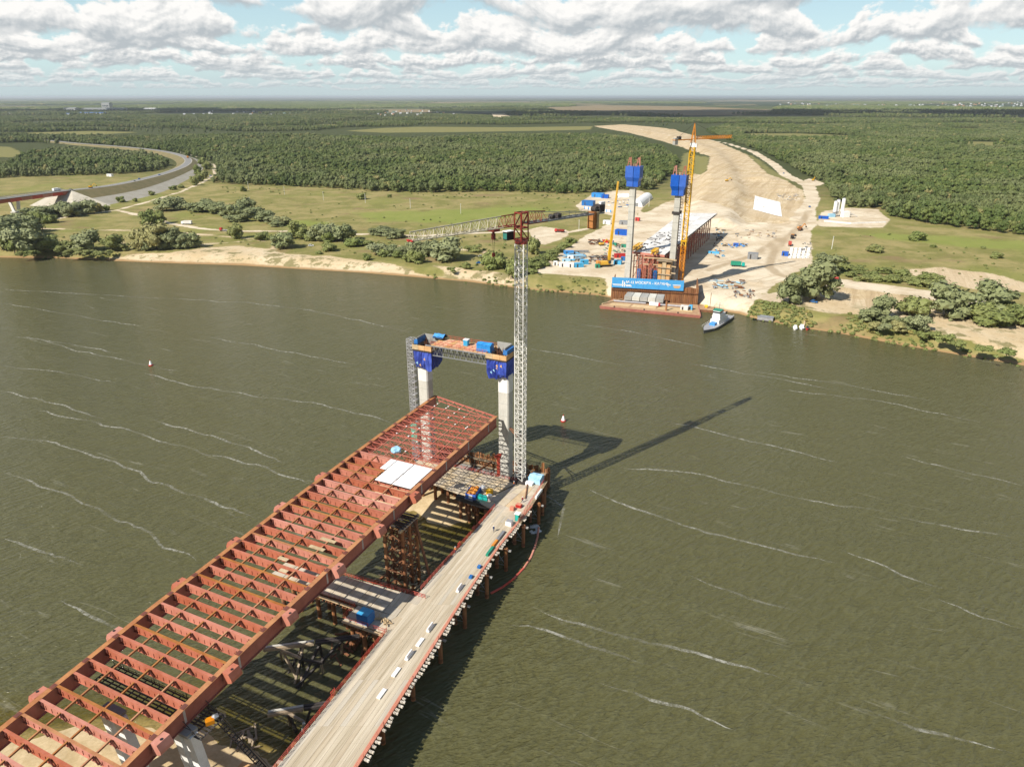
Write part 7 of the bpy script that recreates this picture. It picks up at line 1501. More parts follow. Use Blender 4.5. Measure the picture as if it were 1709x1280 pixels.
BUS = [(crown_mesh('crown', 31 + i, 8, 6.0, 11, 760, .5, M['leaf_bush'], .02, 1, .85), trunk_mesh(5, .2, i)) for i in range(4)]
FOR = [(crown_mesh('crown', 51 + i, 10.5, 13.5 + i * .8, 12, 560, .75, M['leaf_forest'], .06, 1, .82, .5), trunk_mesh(14, .3, i)) for i in range(5)]
def _ext(lst):
    a = np.concatenate([np.array([v.co[:] for v in c.vertices]) for c, t in lst]); return (float(np.percentile(np.abs(a[:, :2]), 97)) * 2, float(np.percentile(a[:, 2], 99)))
SIZE = {'w': _ext(WIL), 'b': _ext(BUS), 'f': _ext(FOR)}
def tree(p, kind, w, h, lab, name='tree', cat='tree', group=None, rot=None, rnd=random):
    lst = {'w': WIL, 'b': BUS, 'f': FOR}[kind]; cm_, tm = rnd.choice(lst); W0, H0 = SIZE[kind]
    r_ = thing(name, lab, cat, p, rnd.uniform(0, 6.28), group); r_.scale = (w / W0, w / W0, h / H0)
    inst(cm_, 'crown', r_, (0, 0, 0)); inst(tm, 'trunk', r_, (0, 0, 0)); return r_
ORD = 'first second third fourth fifth sixth seventh eighth ninth tenth eleventh twelfth thirteenth fourteenth fifteenth sixteenth seventeenth eighteenth'.split()
def plant(lst, kind, lab0, group, name='willow_bush', cat='bush', h_k=1.0):
    for i, (u, v, w, h) in enumerate(sorted(lst)):
        lab = lab0 if len(lst) == 1 else lab0 + ', ' + ORD[i] + ' from the left'
        p = on(u, v); k = (p - Vector((0, 0, CH))).length / CF
        tree(p - Vector((0, 0, .15)), kind, w * k * (SZ if len(lst) > 1 else 1.12), h * k * (SZ if len(lst) > 1 else 1.08) * h_k, lab, name, cat, group)
plant([(1361,500,48,58)], 'w', 'biggest round willow on the right bank, with a dark car under it', None, 'willow_tree', 'tree')
plant([(1318,506,32,40)], 'w', 'slimmer willow just left of the biggest one on the right bank', None, 'willow_tree', 'tree')
plant([(1583,529,50,46)], 'w', 'tall silver willow between the sand and the bushes at far right', None, 'willow_tree', 'tree')
plant([(1657,520,46,38)], 'w', 'broad silver willow nearest the right edge of the picture', None, 'willow_tree', 'tree')
plant([(1470,530,28,36)], 'w', 'silver willow standing above the bushes mid right bank', None, 'willow_tree', 'tree')
plant([(1522,527,40,26)], 'b', 'yellowish round bush alone on the sand at right', None)
plant([(1378,456,34,26)], 'w', 'grey willow clump behind the biggest willow at the field edge', None)
plant([(745,434,44,34)], 'w', 'pale round willow left of the crane mast, the largest there', None, 'willow_tree', 'tree')
plant([(890,424,20,27)], 'b', 'dense dark round bush just right of the crane mast', None)
plant([(823,448,36,27)], 'b', 'full green bush left of the crane mast near the water', None)
plant([(473,414,30,25)], 'w', 'round willow alone on the sandy bank mid left', None)
plant([(46,421,38,34)], 'w', 'pale round willow at the left bank in front of the dark clump', None, 'willow_tree', 'tree')
plant([(145,418,32,27)], 'w', 'round willow between low bushes on the left bank', None)
plant([(237,417,28,36),(262,416,38,40),(285,415,32,34),(305,415,24,26),(320,413,30,27),(248,418,20,20)], 'w', 'tall willow in the big left bank clump', 'willows of the big clump on the left bank', 'willow_tree', 'tree')
plant([(8,415,32,30),(24,418,26,28),(66,415,22,18),(87,417,36,20),(120,417,20,14),(192,417,34,24),(208,418,18,11),(100,420,16,9)], 'b', 'bush in the row along the left water edge', 'bushes along the left water edge')
plant([(128,424,22,9),(150,425,22,8),(168,426,14,7),(52,425,20,7),(36,425,16,6),(182,424,14,6),(112,425,14,6)], 'b', 'low bush right at the water line at left', 'low bushes at the left water line')
plant([(20,392,44,30),(45,388,40,28),(8,404,44,36),(30,376,34,16),(60,367,34,18),(52,394,26,24),(34,398,34,30)], 'w', 'dark tree in the clump under the old bridge', 'trees of the clump under the old bridge', 'tree', 'tree')
plant([(75,363,30,17),(92,361,30,18),(110,359,34,20),(128,358,26,21),(147,357,28,23),(120,362,26,18)], 'w', 'willow in the row before the abutment', 'willows before the abutment')
plant([(62,373,20,17),(80,373,16,13),(90,372,14,12),(165,353,15,13),(178,351,9,9)], 'b', 'small bush in front of the abutment willows', 'small bushes by the abutment')
plant([(248,375,26,22),(264,374,26,21)], 'b', 'bush below the track fork', 'pair of bushes below the track fork')
plant([(202,338,12,9),(253,326,9,7),(290,317,12,7),(302,314,10,6),(226,337,8,6),(325,310,12,14),(334,303,14,14),(342,297,12,13),(330,291,14,14),(346,283,14,13),(338,276,14,12)], 'b', 'small bush between highway and side track', 'bushes beside the highway slope')
plant([(278,352,32,22),(300,350,26,20),(292,346,22,16),(340,353,42,18),(360,356,30,18),(322,352,26,14),(348,345,18,14)], 'w', 'grey willow shrub in the meadow row right of the highway', 'willow shrubs in the left meadow')
plant([(378,360,26,18),(395,364,30,22),(412,358,28,30),(425,364,30,20),(440,369,30,18),(456,373,28,14),(472,374,30,14),(404,370,26,14),(388,370,24,12),(450,364,18,12),(462,378,22,10)], 'w', 'grey willow shrub in the long row above the river track', 'willow shrubs above the river track')
plant([(395,398,24,26),(440,400,30,12),(497,398,32,30),(518,402,22,15),(548,404,26,18)], 'b', 'green bush beside the river track mid left', 'bushes beside the river track')
plant([(532,402,30,28),(548,402,34,31),(566,402,34,28),(580,401,26,26),(556,399,24,30)], 'w', 'willow in the dense clump beside the river track', 'willows of the dense clump beside the track', 'willow_tree', 'tree')
plant([(550,419,26,14),(592,411,32,16),(612,410,26,10),(612,434,14,12),(532,424,12,6),(625,420,16,9),(640,428,20,14)], 'b', 'bush scattered on the bank above the beach', 'bushes above the beach')
plant([(640,393,32,15),(652,398,26,17),(667,397,22,15),(625,392,20,12),(650,390,20,12)], 'w', 'grey willow shrub under the tip of the white crane jib', 'willow shrubs under the jib tip')
plant([(632,425,34,22),(652,426,28,18),(672,425,26,17),(688,425,28,27),(699,425,26,26),(713,428,22,21),(728,430,18,15),(720,424,24,24)], 'w', 'willow in the mixed row left of the crane mast', 'willows left of the crane mast')
plant([(683,437,20,19),(696,439,28,22),(664,430,18,14),(779,449,15,14),(755,453,11,8),(835,432,15,12),(790,420,30,11),(856,462,28,34),(760,426,16,9),(812,430,14,8),(870,452,20,20),(860,440,18,16)], 'b', 'green bush on the bank left of the crane mast', 'bushes on the bank by the crane')
plant([(885,442,26,12),(900,440,26,13),(912,434,26,13),(922,428,24,12),(932,421,24,11),(942,413,24,10),(952,405,20,9),(895,448,24,12),(878,452,22,12),(908,444,22,10),(925,436,16,8),(888,456,20,9)], 'b', 'brownish hedge bush along the edge of the river yard', 'hedge bushes along the river yard')
plant([(1452,536,36,23),(1510,549,24,20),(1531,553,34,29),(1500,553,22,18),(1486,545,22,18),(1474,552,20,13),(1458,548,18,12)], 'w', 'silver shrub in the bank clump mid right', 'silver shrubs of the right bank clump')
plant([(1632,533,38,27),(1655,541,60,24),(1690,541,44,28),(1709,543,36,28),(1612,530,30,22),(1656,542,18,17),(1680,528,30,20)], 'b', 'green bush in the thick clump near the right edge', 'bushes near the right edge')
plant([(1579,572,24,14),(1600,578,20,10),(1560,562,20,9),(1640,586,24,9),(1680,592,24,10),(1540,562,18,8)], 'b', 'low green bush on the right bank edge', 'low bushes on the right bank edge')
plant([(1410,451,26,11),(1432,456,26,11),(1455,463,26,11),(1475,456,24,10),(1505,461,26,12),(1490,471,26,11),(1530,476,28,11),(1547,479,28,12),(1562,470,26,11),(1440,469,26,10),(1465,469,26,11),(1420,462,22,10),(1398,448,20,11),(1545,466,22,11),(1515,470,20,9),(1404,440,22,12)], 'b', 'grey scrub bush before the right meadow', 'scrub bushes of the right meadow')
plant([(1530,401,26,13),(1460,421,26,14),(1662,431,18,9),(1557,413,10,5),(1641,415,8,4)], 'b', 'lone scrub bush out in the right meadow', 'lone bushes of the right meadow')
plant([(406,320,10,9),(604,333,16,11),(650,330,8,6),(648,317,16,15),(553,305,12,14)], 'b', 'lone dark bush out in the left meadow', 'lone bushes of the left meadow')
N_IND = sum(1 for o in COL.objects if o.get('category') in ('tree', 'bush'))

# ------------------------------------------------------------------ woods
def gp(l, z=GZ): return [tuple(at(u, v, z)[:2]) for u, v in l]
W_LEFT = gp([(356,306),(420,309),(520,313),(640,320),(720,322),(800,320),(880,321),(960,324),(1010,322),(1068,318)]) + gp([(1090,316),(1102,303),(1122,290),(1140,280)], 5) + gp([(1138,262),(1100,240),(1045,224),(985,221)], 17) + gp([(860,222),(760,225),(640,227),(560,225),(520,222),(330,224),(60,222),(-120,218),(-120,232)], 17) + gp([(60,238),(130,244),(180,248),(230,252),(275,256),(312,262),(342,270),(362,280),(366,296)])
W_CURVE = gp([(-60,296),(0,298),(40,296),(90,294),(130,293),(180,292),(230,289),(262,286),(284,281),(288,272),(270,264),(240,257),(190,254),(130,252),(70,258),(40,262),(20,275),(-60,278)])
W_RIGHT = gp([(1262,250),(1290,262),(1318,276),(1340,290),(1372,305),(1386,318),(1396,336),(1424,349),(1486,362),(1540,372),(1604,380),(1709,394),(1840,412)]) + gp([(1900,330),(1900,206),(1500,204),(1210,206),(1180,214),(1215,226)], 17)
W_BAND = gp([(-200,221),(60,221),(330,222),(520,220),(575,213),(760,210),(985,206),(1040,205),(1110,211),(1200,206)]) + gp([(1900,204),(1900,197),(1100,197),(850,194),(720,190),(500,190),(330,190),(-200,196)], 14)
W_FAR = gp([(-250,197),(300,191),(520,191),(720,190),(900,195),(1000,193),(1130,195),(1900,197),(1960,187),(1300,185),(900,180),(760,183),(480,184),(-250,186)])
W_FAR2 = gp([(-350,186),(480,184),(700,180),(900,178.5),(1300,183),(2000,184),(2100,170.5),(-400,171)])
OPEN = [p for p in FIELD + SAND + TAN[:2]] + [gp([(140,252),(200,254),(262,258),(308,266),(318,276),(290,292),(268,290),(284,278),(268,264),(210,258),(150,256)])]
FARO = [gp([(905,180.5),(1000,177),(1150,178.5),(1292,184),(1284,190),(1120,191),(990,189),(930,187)]), gp([(490,185),(600,183.3),(720,183.3),(718,187),(600,187),(500,187)])]
HWL = [(x, y) for x, y, z in HW]
def scatter(poly, n_per_ha, jit_seed, ymax=1e9, thin=None):
    P = np.array(poly); lo, hi = P.min(0), P.max(0); rng = np.random.default_rng(jit_seed); sp_ = math.sqrt(10000 / n_per_ha)
    X, Y = np.meshgrid(np.arange(lo[0], hi[0], sp_), np.arange(lo[1], hi[1], sp_)); X, Y = X.ravel(), Y.ravel()
    k = np.abs(X) < Y * .86 + 150; X, Y = X[k], Y[k]
    X = X + rng.uniform(-.48, .48, X.size) * sp_; Y = Y + rng.uniform(-.48, .48, X.size) * sp_
    d = sdf_poly(X, Y, poly); ok = d > -2.0
    return X[ok], Y[ok], d[ok]
def clear(X, Y, polys, lines, m_=3.0):
    ok = np.ones(X.size, bool)
    for p in polys: ok &= sdf_poly(X, Y, p) < -m_
    for l, w in lines: ok &= sdf_line(X, Y, l, w) < -m_
    return ok
fpts = []; near = []
rng = np.random.default_rng(4)
for poly, dens, sd in ((W_LEFT, 125, 1), (W_CURVE, 115, 2), (W_RIGHT, 118, 3)):
    X, Y, d = scatter(poly, dens, sd); ok = clear(X, Y, OPEN, SAND_L + [(HWL, 22)], 4); X, Y, d = X[ok], Y[ok], d[ok]
    big = np.array([mnoise.noise(Vector((x * .006, y * .006, sd))) for x, y in zip(X, Y)])
    dist = np.hypot(X, Y); scl = (.62 + .34 * rng.random(X.size) ** 1.5 + .36 * big) * np.where(d < 12, .78 + .25 * rng.random(X.size), 1.0)
    for x, y, q, s_, di in zip(X, Y, dist, scl, d): (near if di < 9 else fpts).append((x, y, GZ, s_, q))
X, Y, d = scatter(W_BAND, 62, 5); ok = clear(X, Y, OPEN, [(HWL, 26)], 6); X, Y = X[ok], Y[ok]
nz = np.array([mnoise.noise(Vector((x * .0022, y * .0035, 2))) for x, y in zip(X, Y)]); ok = (nz > -.12) | (rng.random(X.size) < .05); X, Y, nz = X[ok], Y[ok], nz[ok]
for x, y, a in zip(X, Y, nz): fpts.append((x, y, GZ, rng.uniform(.62, .9) + .25 * a, 9e9))
X, Y, d = scatter(W_FAR, 16, 6); ok = clear(X, Y, FARO, [], 0); X, Y = X[ok], Y[ok]; nz = np.array([mnoise.noise(Vector((x * .0012, y * .0006, 9))) for x, y in zip(X, Y)]); ok = nz > -.06
for x, y in zip(X[ok], Y[ok]): fpts.append((x, y, GZ - 2, rng.uniform(.9, 1.35), 9e9))
X, Y, d = scatter(W_FAR2, 1.1, 7); ok = clear(X, Y, FARO, [], 0); X, Y = X[ok], Y[ok]; nz = np.array([mnoise.noise(Vector((x * .0004, y * .00016, 9))) for x, y in zip(X, Y)]); ok = nz > -.02
wide = [(x, y, GZ - 3, rng.uniform(1.0, 1.5), 9e9) for x, y in zip(X[ok], Y[ok])]
near.sort(key=lambda t: t[4]); room = max(0, 298 - N_IND); ind, rest = near[:room], near[room:]; fpts += rest
for x, y, z, s_, q in ind:
    sd_ = 'front row of the wood left of the pale embankment' if x < 150 and not (x < -320 and y < 1150) else ('front row of the wood inside the highway bend' if x < 0 else 'front row of the wood right of the site road')
    tree(Vector((x, y, GZ - .2)), 'f', 12.5 * s_, 16.0 * s_, 'leafy green tree in the ' + sd_, 'forest_tree', 'tree', 'trees in the ' + sd_)

def gn_instances(name, pts, protos, label=None):
    """many copies of a few plants on a cloud of points: one object nobody could count"""
    pc_ = bpy.data.collections.new(name + '_plants')
    for i, me in enumerate(protos): o = bpy.data.objects.new('%s_%d' % (name, i), me); pc_.objects.link(o)
    me = bpy.data.meshes.new(name); n = len(pts); me.vertices.add(n); co = np.array([(p[0], p[1], p[2]) for p in pts], np.float32); me.vertices.foreach_set('co', co.ravel())
    rg = np.random.default_rng(len(pts))
    for nm, ty, arr in (('sc', 'FLOAT', np.array([p[3] for p in pts], np.float32)), ('rot', 'FLOAT', rg.uniform(0, 6.28, n).astype(np.float32)), ('idx', 'INT', rg.integers(0, len(protos), n).astype(np.int32))):
        a = me.attributes.new(nm, ty, 'POINT'); a.data.foreach_set('value', arr)
    for p in protos:
        if p.materials and p.materials[0].name not in [m.name for m in me.materials]: me.materials.append(p.materials[0])
    o = bpy.data.objects.new(name, me); COL.objects.link(o); o['kind'] = 'stuff'
    ng = bpy.data.node_groups.new(name, 'GeometryNodeTree'); ng.interface.new_socket('Geometry', in_out='INPUT', socket_type='NodeSocketGeometry'); ng.interface.new_socket('Geometry', in_out='OUTPUT', socket_type='NodeSocketGeometry')
    gi, go = ng.nodes.new('NodeGroupInput'), ng.nodes.new('NodeGroupOutput')
    def na(k, t): q = ng.nodes.new('GeometryNodeInputNamedAttribute'); q.data_type = t; q.inputs['Name'].default_value = k; return q.outputs['Attribute']
    ci = ng.nodes.new('GeometryNodeCollectionInfo'); ci.inputs['Collection'].default_value = pc_; ci.inputs['Separate Children'].default_value = True; ci.inputs['Reset Children'].default_value = True
    mp = ng.nodes.new('GeometryNodeMeshToPoints'); ip = ng.nodes.new('GeometryNodeInstanceOnPoints'); ip.inputs['Pick Instance'].default_value = True
    cx = ng.nodes.new('ShaderNodeCombineXYZ'); e2 = ng.nodes.new('FunctionNodeEulerToRotation'); L = ng.links.new
    L(gi.outputs[0], mp.inputs[0]); L(mp.outputs[0], ip.inputs['Points']); L(ci.outputs[0], ip.inputs['Instance']); L(na('idx', 'INT'), ip.inputs['Instance Index']); L(na('rot', 'FLOAT'), cx.inputs[2]); L(cx.outputs[0], e2.inputs[0]); L(e2.outputs[0], ip.inputs['Rotation']); L(na('sc', 'FLOAT'), ip.inputs['Scale']); L(ip.outputs[0], go.inputs[0])
    md = o.modifiers.new('plants', 'NODES'); md.node_group = ng; return o
FP = [crown_mesh('forest_crown', 71 + i, 10 + (i * 5 % 4), 11.5 + (i % 4) * 1.3, 9, 210, 1.0, M['leaf_forest'], .03, 1, .85, .5) for i in range(8)]
gn_instances('forest', fpts, FP)
FW = []
for i in range(3):
    m_ = MB(); rnd = random.Random(i)
    for k in range(26): x, y = rnd.uniform(-55, 55), rnd.uniform(-32, 32); m_.blob((x, y, 6), rnd.uniform(6, 11), rnd.uniform(6, 11), rnd.uniform(6, 11), k, .35, 1)
    FW.append(m_.mesh('wood_clump', M['leaf_forest']))
gn_instances('far_woods', wide, FW)
# rough growth on banks and meadows
TUF = [crown_mesh('tuft', 91 + i, 2.4, 1.3, 4, 60, .42, M['leaf_bush'], 0, 1, .8) for i in range(4)]
tp = []
rg = np.random.default_rng(12)
def tufts(poly, dens, s0, s1, seed, thr=-.9, f=.05):
    X, Y, d = scatter(gp(poly), dens, seed)
    ok = clear(X, Y, SAND, SAND_L + TAN_L, .5); X, Y = X[ok], Y[ok]
    for x, y in zip(X, Y):
        if mnoise.noise(Vector((x * f, y * f, seed))) > thr: tp.append((x, y, gz((x, y)) - .1, rg.uniform(s0, s1)))
tufts([(1250,520),(1262,503),(1300,505),(1345,519),(1362,530),(1345,533),(1300,527),(1262,525)], 1500, .6, 1.3, 1); tufts([(1358,532),(1400,528),(1440,530),(1500,548),(1560,562),(1640,582),(1712,596),(1712,606),(1600,585),(1500,567),(1400,547),(1356,541)], 900, .5, 1.2, 2, -.2)
tufts([(1420,520),(1480,530),(1540,548),(1560,562),(1500,556),(1440,545)], 700, .6, 1.4, 3, -.25); tufts([(690,440),(760,450),(840,462),(900,470),(1010,478),(1012,486),(900,480),(820,472),(740,460)], 600, .5, 1.3, 4, -.1); tufts([(50,420),(210,418),(208,428),(40,430)], 700, .5, 1.1, 5, 0)
tufts([(600,402),(880,392),(900,440),(860,460),(740,444),(640,426)], 120, .5, 1.3, 6, -.05, .03); tufts([(0,425),(0,400),(200,392),(420,400),(560,412),(600,424),(440,410),(200,420)], 90, .4, 1.0, 7, .05, .03); tufts([(240,350),(480,338),(960,335),(1000,365),(700,385),(480,378)], 26, .4, 1.1, 8, .05, .02)
tufts([(1370,385),(1709,400),(1709,470),(1580,466),(1400,440)], 40, .4, 1.1, 9, -.02, .02); tufts([(905,455),(1015,462),(1015,490),(900,480)], 500, .4, 1.0, 10, .0); tufts([(370,312),(1000,326),(1000,336),(380,322)], 60, .5, 1.3, 11, .0, .03)
gn_instances('undergrowth', tp, TUF)
# ------------------------------------------------------------------ highway and old bridge at the left
def ribbon(name, pts, w, mt, dz=0.0, off=0.0):
    m_ = MB(); q = []
    for i, p in enumerate(pts):
        a, b = pts[max(0, i - 1)], pts[min(len(pts) - 1, i + 1)]; d = Vector((b[0] - a[0], b[1] - a[1], 0)).normalized(); s = Vector((d.y, -d.x, 0)); c = Vector(p) + s * off; q.append((c - s * w/2 + Vector((0, 0, dz)), c + s * w/2 + Vector((0, 0, dz))))
    for (a, b), (c, d) in zip(q, q[1:]): m_.poly([a, b, d, c])
    o = m_.build(name, mt); o['kind'] = 'structure'; return o
def smooth(P, k=6):
    out = []; P = [Vector(p) for p in P]
    for i in range(len(P) - 1):
        p0, p1, p2, p3 = P[max(0, i-1)], P[i], P[i+1], P[min(len(P)-1, i+2)]
        for j in range(k): t = j / k; out.append(.5 * ((2*p1) + (p2-p0)*t + (2*p0-5*p1+4*p2-p3)*t*t + (3*p1-p0-3*p2+p3)*t**3))
    return out + [P[-1]]
hw = smooth(HW); ribbon('highway', hw, 9.5, M['asphalt'], .02)
ribbon('highway_shoulder', hw, 12.5, M['revet'], -.02)
m_ = MB(); m2 = MB(); sec = []
for i, p in enumerate(hw):
    a, b = hw[max(0, i-1)], hw[min(len(hw)-1, i+1)]; d = (b - a); d.z = 0; d.normalize(); s = Vector((d.y, -d.x, 0)); h = p.z - GZ
    sec.append((p, s, h))
for (p, s, h), (q, t, g) in zip(sec, sec[1:]):
    for sg in (1, -1):
        a0, a1 = p + s * sg * 6.3 - Vector((0, 0, .05)), q + t * sg * 6.3 - Vector((0, 0, .05)); k = .58 if sg > 0 else 1.0
        b0_, b1_ = p + s * sg * (6.3 + 2.2 * h * k) - Vector((0, 0, h * k)), q + t * sg * (6.3 + 2.2 * g * k) - Vector((0, 0, g * k))
        (m_.poly([a0, b0_, b1_, a1]) if sg > 0 else m_.poly([a1, b1_, b0_, a0]))
        if sg > 0:
            c0, c1 = p + s * (6.3 + 3.0 * h) - Vector((0, 0, h + .3)), q + t * (6.3 + 3.0 * g) - Vector((0, 0, g + .3)); m2.poly([b0_, c0, c1, b1_])
o = m_.build('highway_embankment', M['dry_slope']); o['kind'] = 'structure'; o = m2.build('stone_revetment', M['revet']); o['kind'] = 'structure'
e = Vector(HW[0]); dr = (Vector(HW[1]) - e); dr.z = 0; dr.normalize(); sr = Vector((dr.y, -dr.x, 0))
m_ = MB(); k0 = [e + sr * x for x in (-8, 8)]; f0 = [e - dr * 24 + sr * x - Vector((0, 0, e.z - GZ + .3)) for x in (-30, 30)]
m_.poly([k0[0], f0[0], f0[1], k0[1]]); m_.poly([k0[1], f0[1], e + sr * (7.7 + 3.4 * (e.z - GZ)) - Vector((0, 0, e.z - GZ + .3))]); m_.poly([k0[0], e - sr * (7.7 + 2.2 * (e.z - GZ)) - Vector((0, 0, e.z - GZ)), f0[0]]); o = m_.build('bridge_cone', mat('cone_stone', (.46, .42, .34), .9, col2=(.36, .325, .255), scale=.15)); o['kind'] = 'structure'
ob = thing('road_bridge', 'older red girder road bridge on pale leaning piers entering at the left edge', 'bridge', e - dr * 60 - Vector((0, 0, e.z)))
u0 = e + dr * 3; u1 = e - dr * 150 + Vector((0, 0, 2.0)); n = 12
for k in range(n):
    a, b = u0.lerp(u1, k / n), u0.lerp(u1, (k + 1) / n)
    m_ = MB(); m_.beam(a + Vector((0, 0, .1)), b + Vector((0, 0, .1)), 13.5, .4); m_.build('deck_slab', M['asphalt'], ob)
    for o_ in (-4.5, 4.5): m_ = MB(); m_.beam(a + sr * o_ - Vector((0, 0, 1.8)), b + sr * o_ - Vector((0, 0, 2.1)), .8, 3.9); m_.build('girder', M['rail_red'] if k % 2 else M['red_primer'], ob)
    for o_ in (-6.6, 6.6): m_ = MB(); m_.beam(a + sr * o_ + Vector((0, 0, 1.1)), b + sr * o_ + Vector((0, 0, 1.1)), .12, .5); m_.build('parapet', M['galvanised'], ob)
for dist in (66, 130):
    c = e - dr * dist
    for o_ in (-1, 1): m_ = MB(); m_.beam(Vector((c.x, c.y, e.z - 3.2)) + sr * o_ * 5.5, Vector((c.x, c.y, GZ - 1)) + sr * o_ * 2.2, 2.6, 2.0); m_.build('pier_leg', M['concrete_new'], ob)
    m_ = MB(); m_.box((c.x, c.y, GZ - .5), 9, 6, 1.8, math.atan2(sr.y, sr.x)); m_.build('pier_footing', M['concrete'], ob)
m_ = MB(); m_.beam(e - dr * 1 + sr * 6 - Vector((0, 0, 2)), e - dr * 1 - sr * 6 - Vector((0, 0, 2)), 1.6, 4); m_.build('abutment', M['concrete_grey'], ob)
def onhw(i, off=2.5, dz=.05):
    p, s, h = sec[i]; d = Vector((-s.y, s.x, 0)); return p + s * off + Vector((0, 0, dz)), math.atan2(d.y, d.x)
q, a = onhw(0, -2); truck(q - dr * 10, a, 'white', 'white', 'white box lorry leaving the old bridge at left', 'box', 9)
for i, o_, c, lab in ((1, 2, 'galvanised', 'silver car behind the white lorry at the old bridge'), (20, 2.5, 'blue_box', 'dark car in the highway bend'), (16, -2.5, 'blue_box', 'dark blue car on the straight below the highway bend'), (14, 2.5, 'galvanised', 'grey car on the straight below the highway bend')): q, a = onhw(i, o_); car(q, a, c, lab, 'cars on the highway')
q, a = onhw(38, 2); truck(q, a, 'red', 'orange', 'red lorry on the highway beyond the bend', 'box', 10)
car(on(352, 294), 1.2, 'blue_box', 'dark car on the side track by the wood corner'); box_thing(on(187, 309, 17) + Vector((0, 0, 11)), 9, 3.5, 3, M['concrete_new'], 'site_cabin', 'pale cabin beside the highway slope', 'cabin'); digger(Vector((sec[5][0].x, sec[5][0].y, sec[5][0].z + .1)), .3, 'yellow machine standing on the highway left of the pale cabin')
# ------------------------------------------------------------------ works and villages towards the horizon
def building(u, v, sx, sy, h, wall, roof, lab, cat='factory hall', name='factory_hall', rz=0.0, win=0):
    p = at(u, v, GZ); r_ = thing(name, lab, cat, p, rz); m_ = MB(); m_.box((0, 0, -2), sx, sy, h + 2); put(r_, 'wall', m_, wall); m_ = MB(); m_.hexa([(-sx*.51, -sy*.52, h), (sx*.51, -sy*.52, h), (sx*.51, sy*.52, h), (-sx*.51, sy*.52, h)], [(-sx*.51, -.3, h + sy * .08), (sx*.51, -.3, h + sy * .08), (sx*.51, .3, h + sy * .08), (-sx*.51, .3, h + sy * .08)]); put(r_, 'roof', m_, roof)
    for k in range(win): m_ = MB(); w = sx * .8 / win; m_.box((-sx * .4 + w * (k + .5), -sy/2 - .1, h * .45), w * .7, .3, h * .25); put(r_, 'window_band', m_, M['glass'])
    return r_
WG, BR = M['grey_steel'], M['blue_steel']
WL = mat('pale_wall', (.42, .43, .43), .8); GR = mat('grey_roof', (.30, .32, .34), .7); BRF = mat('blue_roof', (.05, .15, .42), .5)
building(156, 192, 165, 50, 12, WL, BRF, 'long factory hall with a blue roof at upper left'); building(118, 192.5, 45, 35, 9, WL, BRF, 'short blue roofed hall left of the long blue one'); building(120, 187, 90, 60, 26, WL, GR, 'grey factory block at the left end of the works', win=4); building(175, 186.5, 330, 60, 22, WL, GR, 'very long grey factory block behind the blue hall', win=10); building(180, 183, 70, 60, 52, WL, GR, 'tall grey block rising over the middle of the works', win=4); building(204, 189, 70, 40, 10, M['white'], GR, 'low white hall right of the long blue roof'); building(97, 189.5, 60, 25, 7, M['white'], GR, 'low white shed left of the works'); building(252, 185.5, 90, 50, 18, WL, M['white'], 'pale factory block right of the works', win=4); building(10, 192, 110, 40, 9, M['white'], GR, 'white sheds at the far left edge')
hm = []
for i, (wc_, rc) in enumerate(((WL, mat('roof_slate', (.42, .43, .45), .8)), (M['plywood'], mat('roof_rust', (.30, .16, .11), .8)), (WL, mat('roof_green', (.14, .22, .18), .8)), (M['white'], mat('roof_pale', (.45, .46, .48), .6)))):
    m_ = MB(); m_.box((0, 0, -1), 12, 9, 6); w_ = m_.mesh('wall', wc_); m_ = MB(); m_.hexa([(-6.6, -5.2, 5), (6.6, -5.2, 5), (6.6, 5.2, 5), (-6.6, 5.2, 5)], [(-6.6, -.1, 9.5), (6.6, -.1, 9.5), (6.6, .1, 9.5), (-6.6, .1, 9.5)]); hm.append((w_, m_.mesh('roof', rc)))
rnd = random.Random(3)
def village(n, u0, u1, v0, v1, lab, grp, s0=1.0, s1=1.7, pw=1.0):
    for _ in range(n):
        p = at(rnd.uniform(u0, u1), v0 + (v1 - v0) * rnd.random() ** pw, GZ); w_, r_ = rnd.choice(hm); k = rnd.uniform(s0, s1); o = thing('village_house', lab, 'house', p, rnd.uniform(0, 3.1), grp); o.scale = (k, k, k * .9); inst(w_, 'wall', o, (0, 0, 0)); inst(r_, 'roof', o, (0, 0, 0))
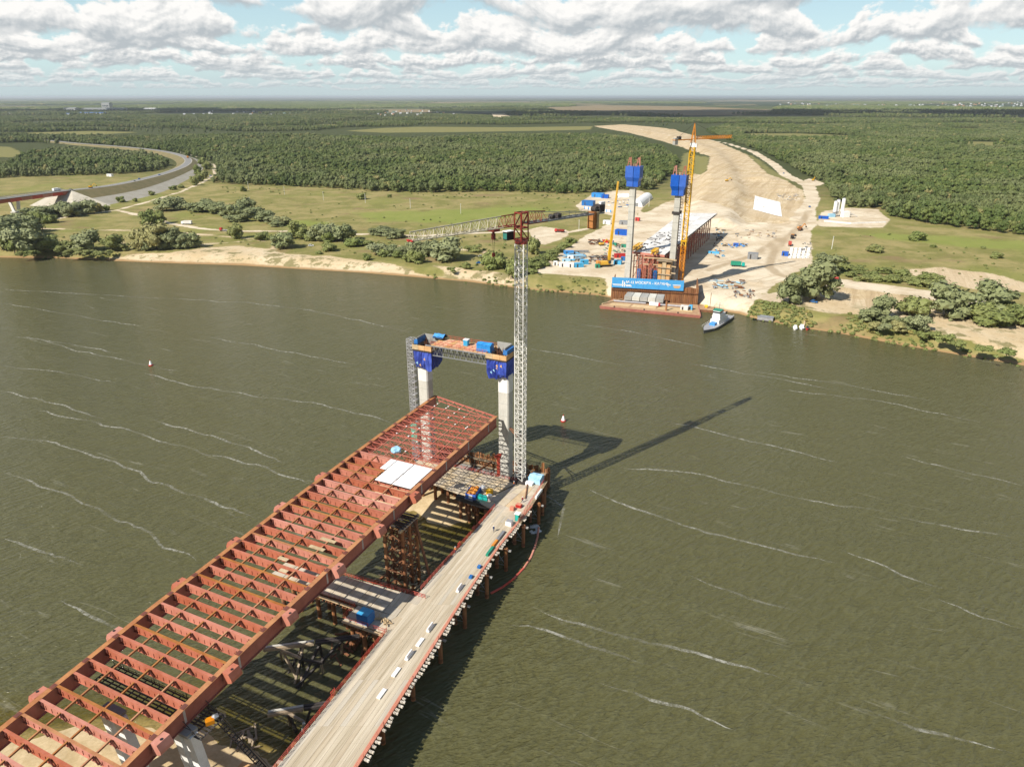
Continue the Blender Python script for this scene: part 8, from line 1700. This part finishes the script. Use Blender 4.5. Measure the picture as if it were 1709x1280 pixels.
village(120, 1300, 1640, 172.5, 181, 'small house of the far village at upper right', 'houses of the far right village', 1.2, 2.0); village(36, 1640, 1709, 170, 180, 'small house scattered at the far right horizon', 'houses at the right horizon', 1.1, 1.9)
village(80, 300, 520, 184, 204, 'small garden house among the trees at upper left', 'garden houses at upper left', .8, 1.2); village(36, 620, 760, 185, 194, 'small garden house among the trees at upper middle', 'garden houses at upper middle', .8, 1.3)
# ------------------------------------------------------------------ fair weather clouds high over the woods: their shade falls on the far country
cl_ = MB(); rnd = random.Random(8)
for cx, cy, rx, ry, n in ((1900, 4600, 2700, 1150, 100), (-500, 4700, 900, 700, 26), (-3600, 5200, 1500, 600, 30)):
    for k in range(n):
        a, q = rnd.uniform(0, 6.28), math.sqrt(rnd.random()); x, y = cx + math.cos(a) * q * rx, cy + math.sin(a) * q * ry; r_ = rnd.uniform(170, 330)
        cl_.blob((x, y, 1150 + r_ * .45 * rnd.random()), r_, r_, r_ * .5, k, .4, 2)
cmat = bpy.data.materials.new('cloud'); cmat.use_nodes = True; cmat.node_tree.nodes['Principled BSDF'].inputs['Base Color'].default_value = (.9, .9, .9, 1); cmat.node_tree.nodes['Principled BSDF'].inputs['Roughness'].default_value = 1.0
co_ = cl_.build('clouds', cmat); co_['kind'] = 'stuff'; co_.data.polygons.foreach_set('use_smooth', [True] * len(co_.data.polygons))
# ------------------------------------------------------------------ air
m = bpy.data.materials.new('haze'); m.use_nodes = True; nt = m.node_tree; nt.nodes.clear(); pv = nt.nodes.new('ShaderNodeVolumePrincipled'); pv.inputs['Color'].default_value = (.80, .88, .95, 1); pv.inputs['Density'].default_value = HAZE; pv.inputs['Anisotropy'].default_value = .2
ou = nt.nodes.new('ShaderNodeOutputMaterial'); nt.links.new(pv.outputs[0], ou.inputs['Volume'])
h_ = MB(); h_.hexa([(-95000, -3000, -6), (95000, -3000, -6), (95000, 98000, -6), (-95000, 98000, -6)], [(-95000, -3000, 127), (95000, -3000, 127), (95000, 98000, 127), (-95000, 98000, 127)])
hz = h_.build('haze', m); hz['kind'] = 'stuff'
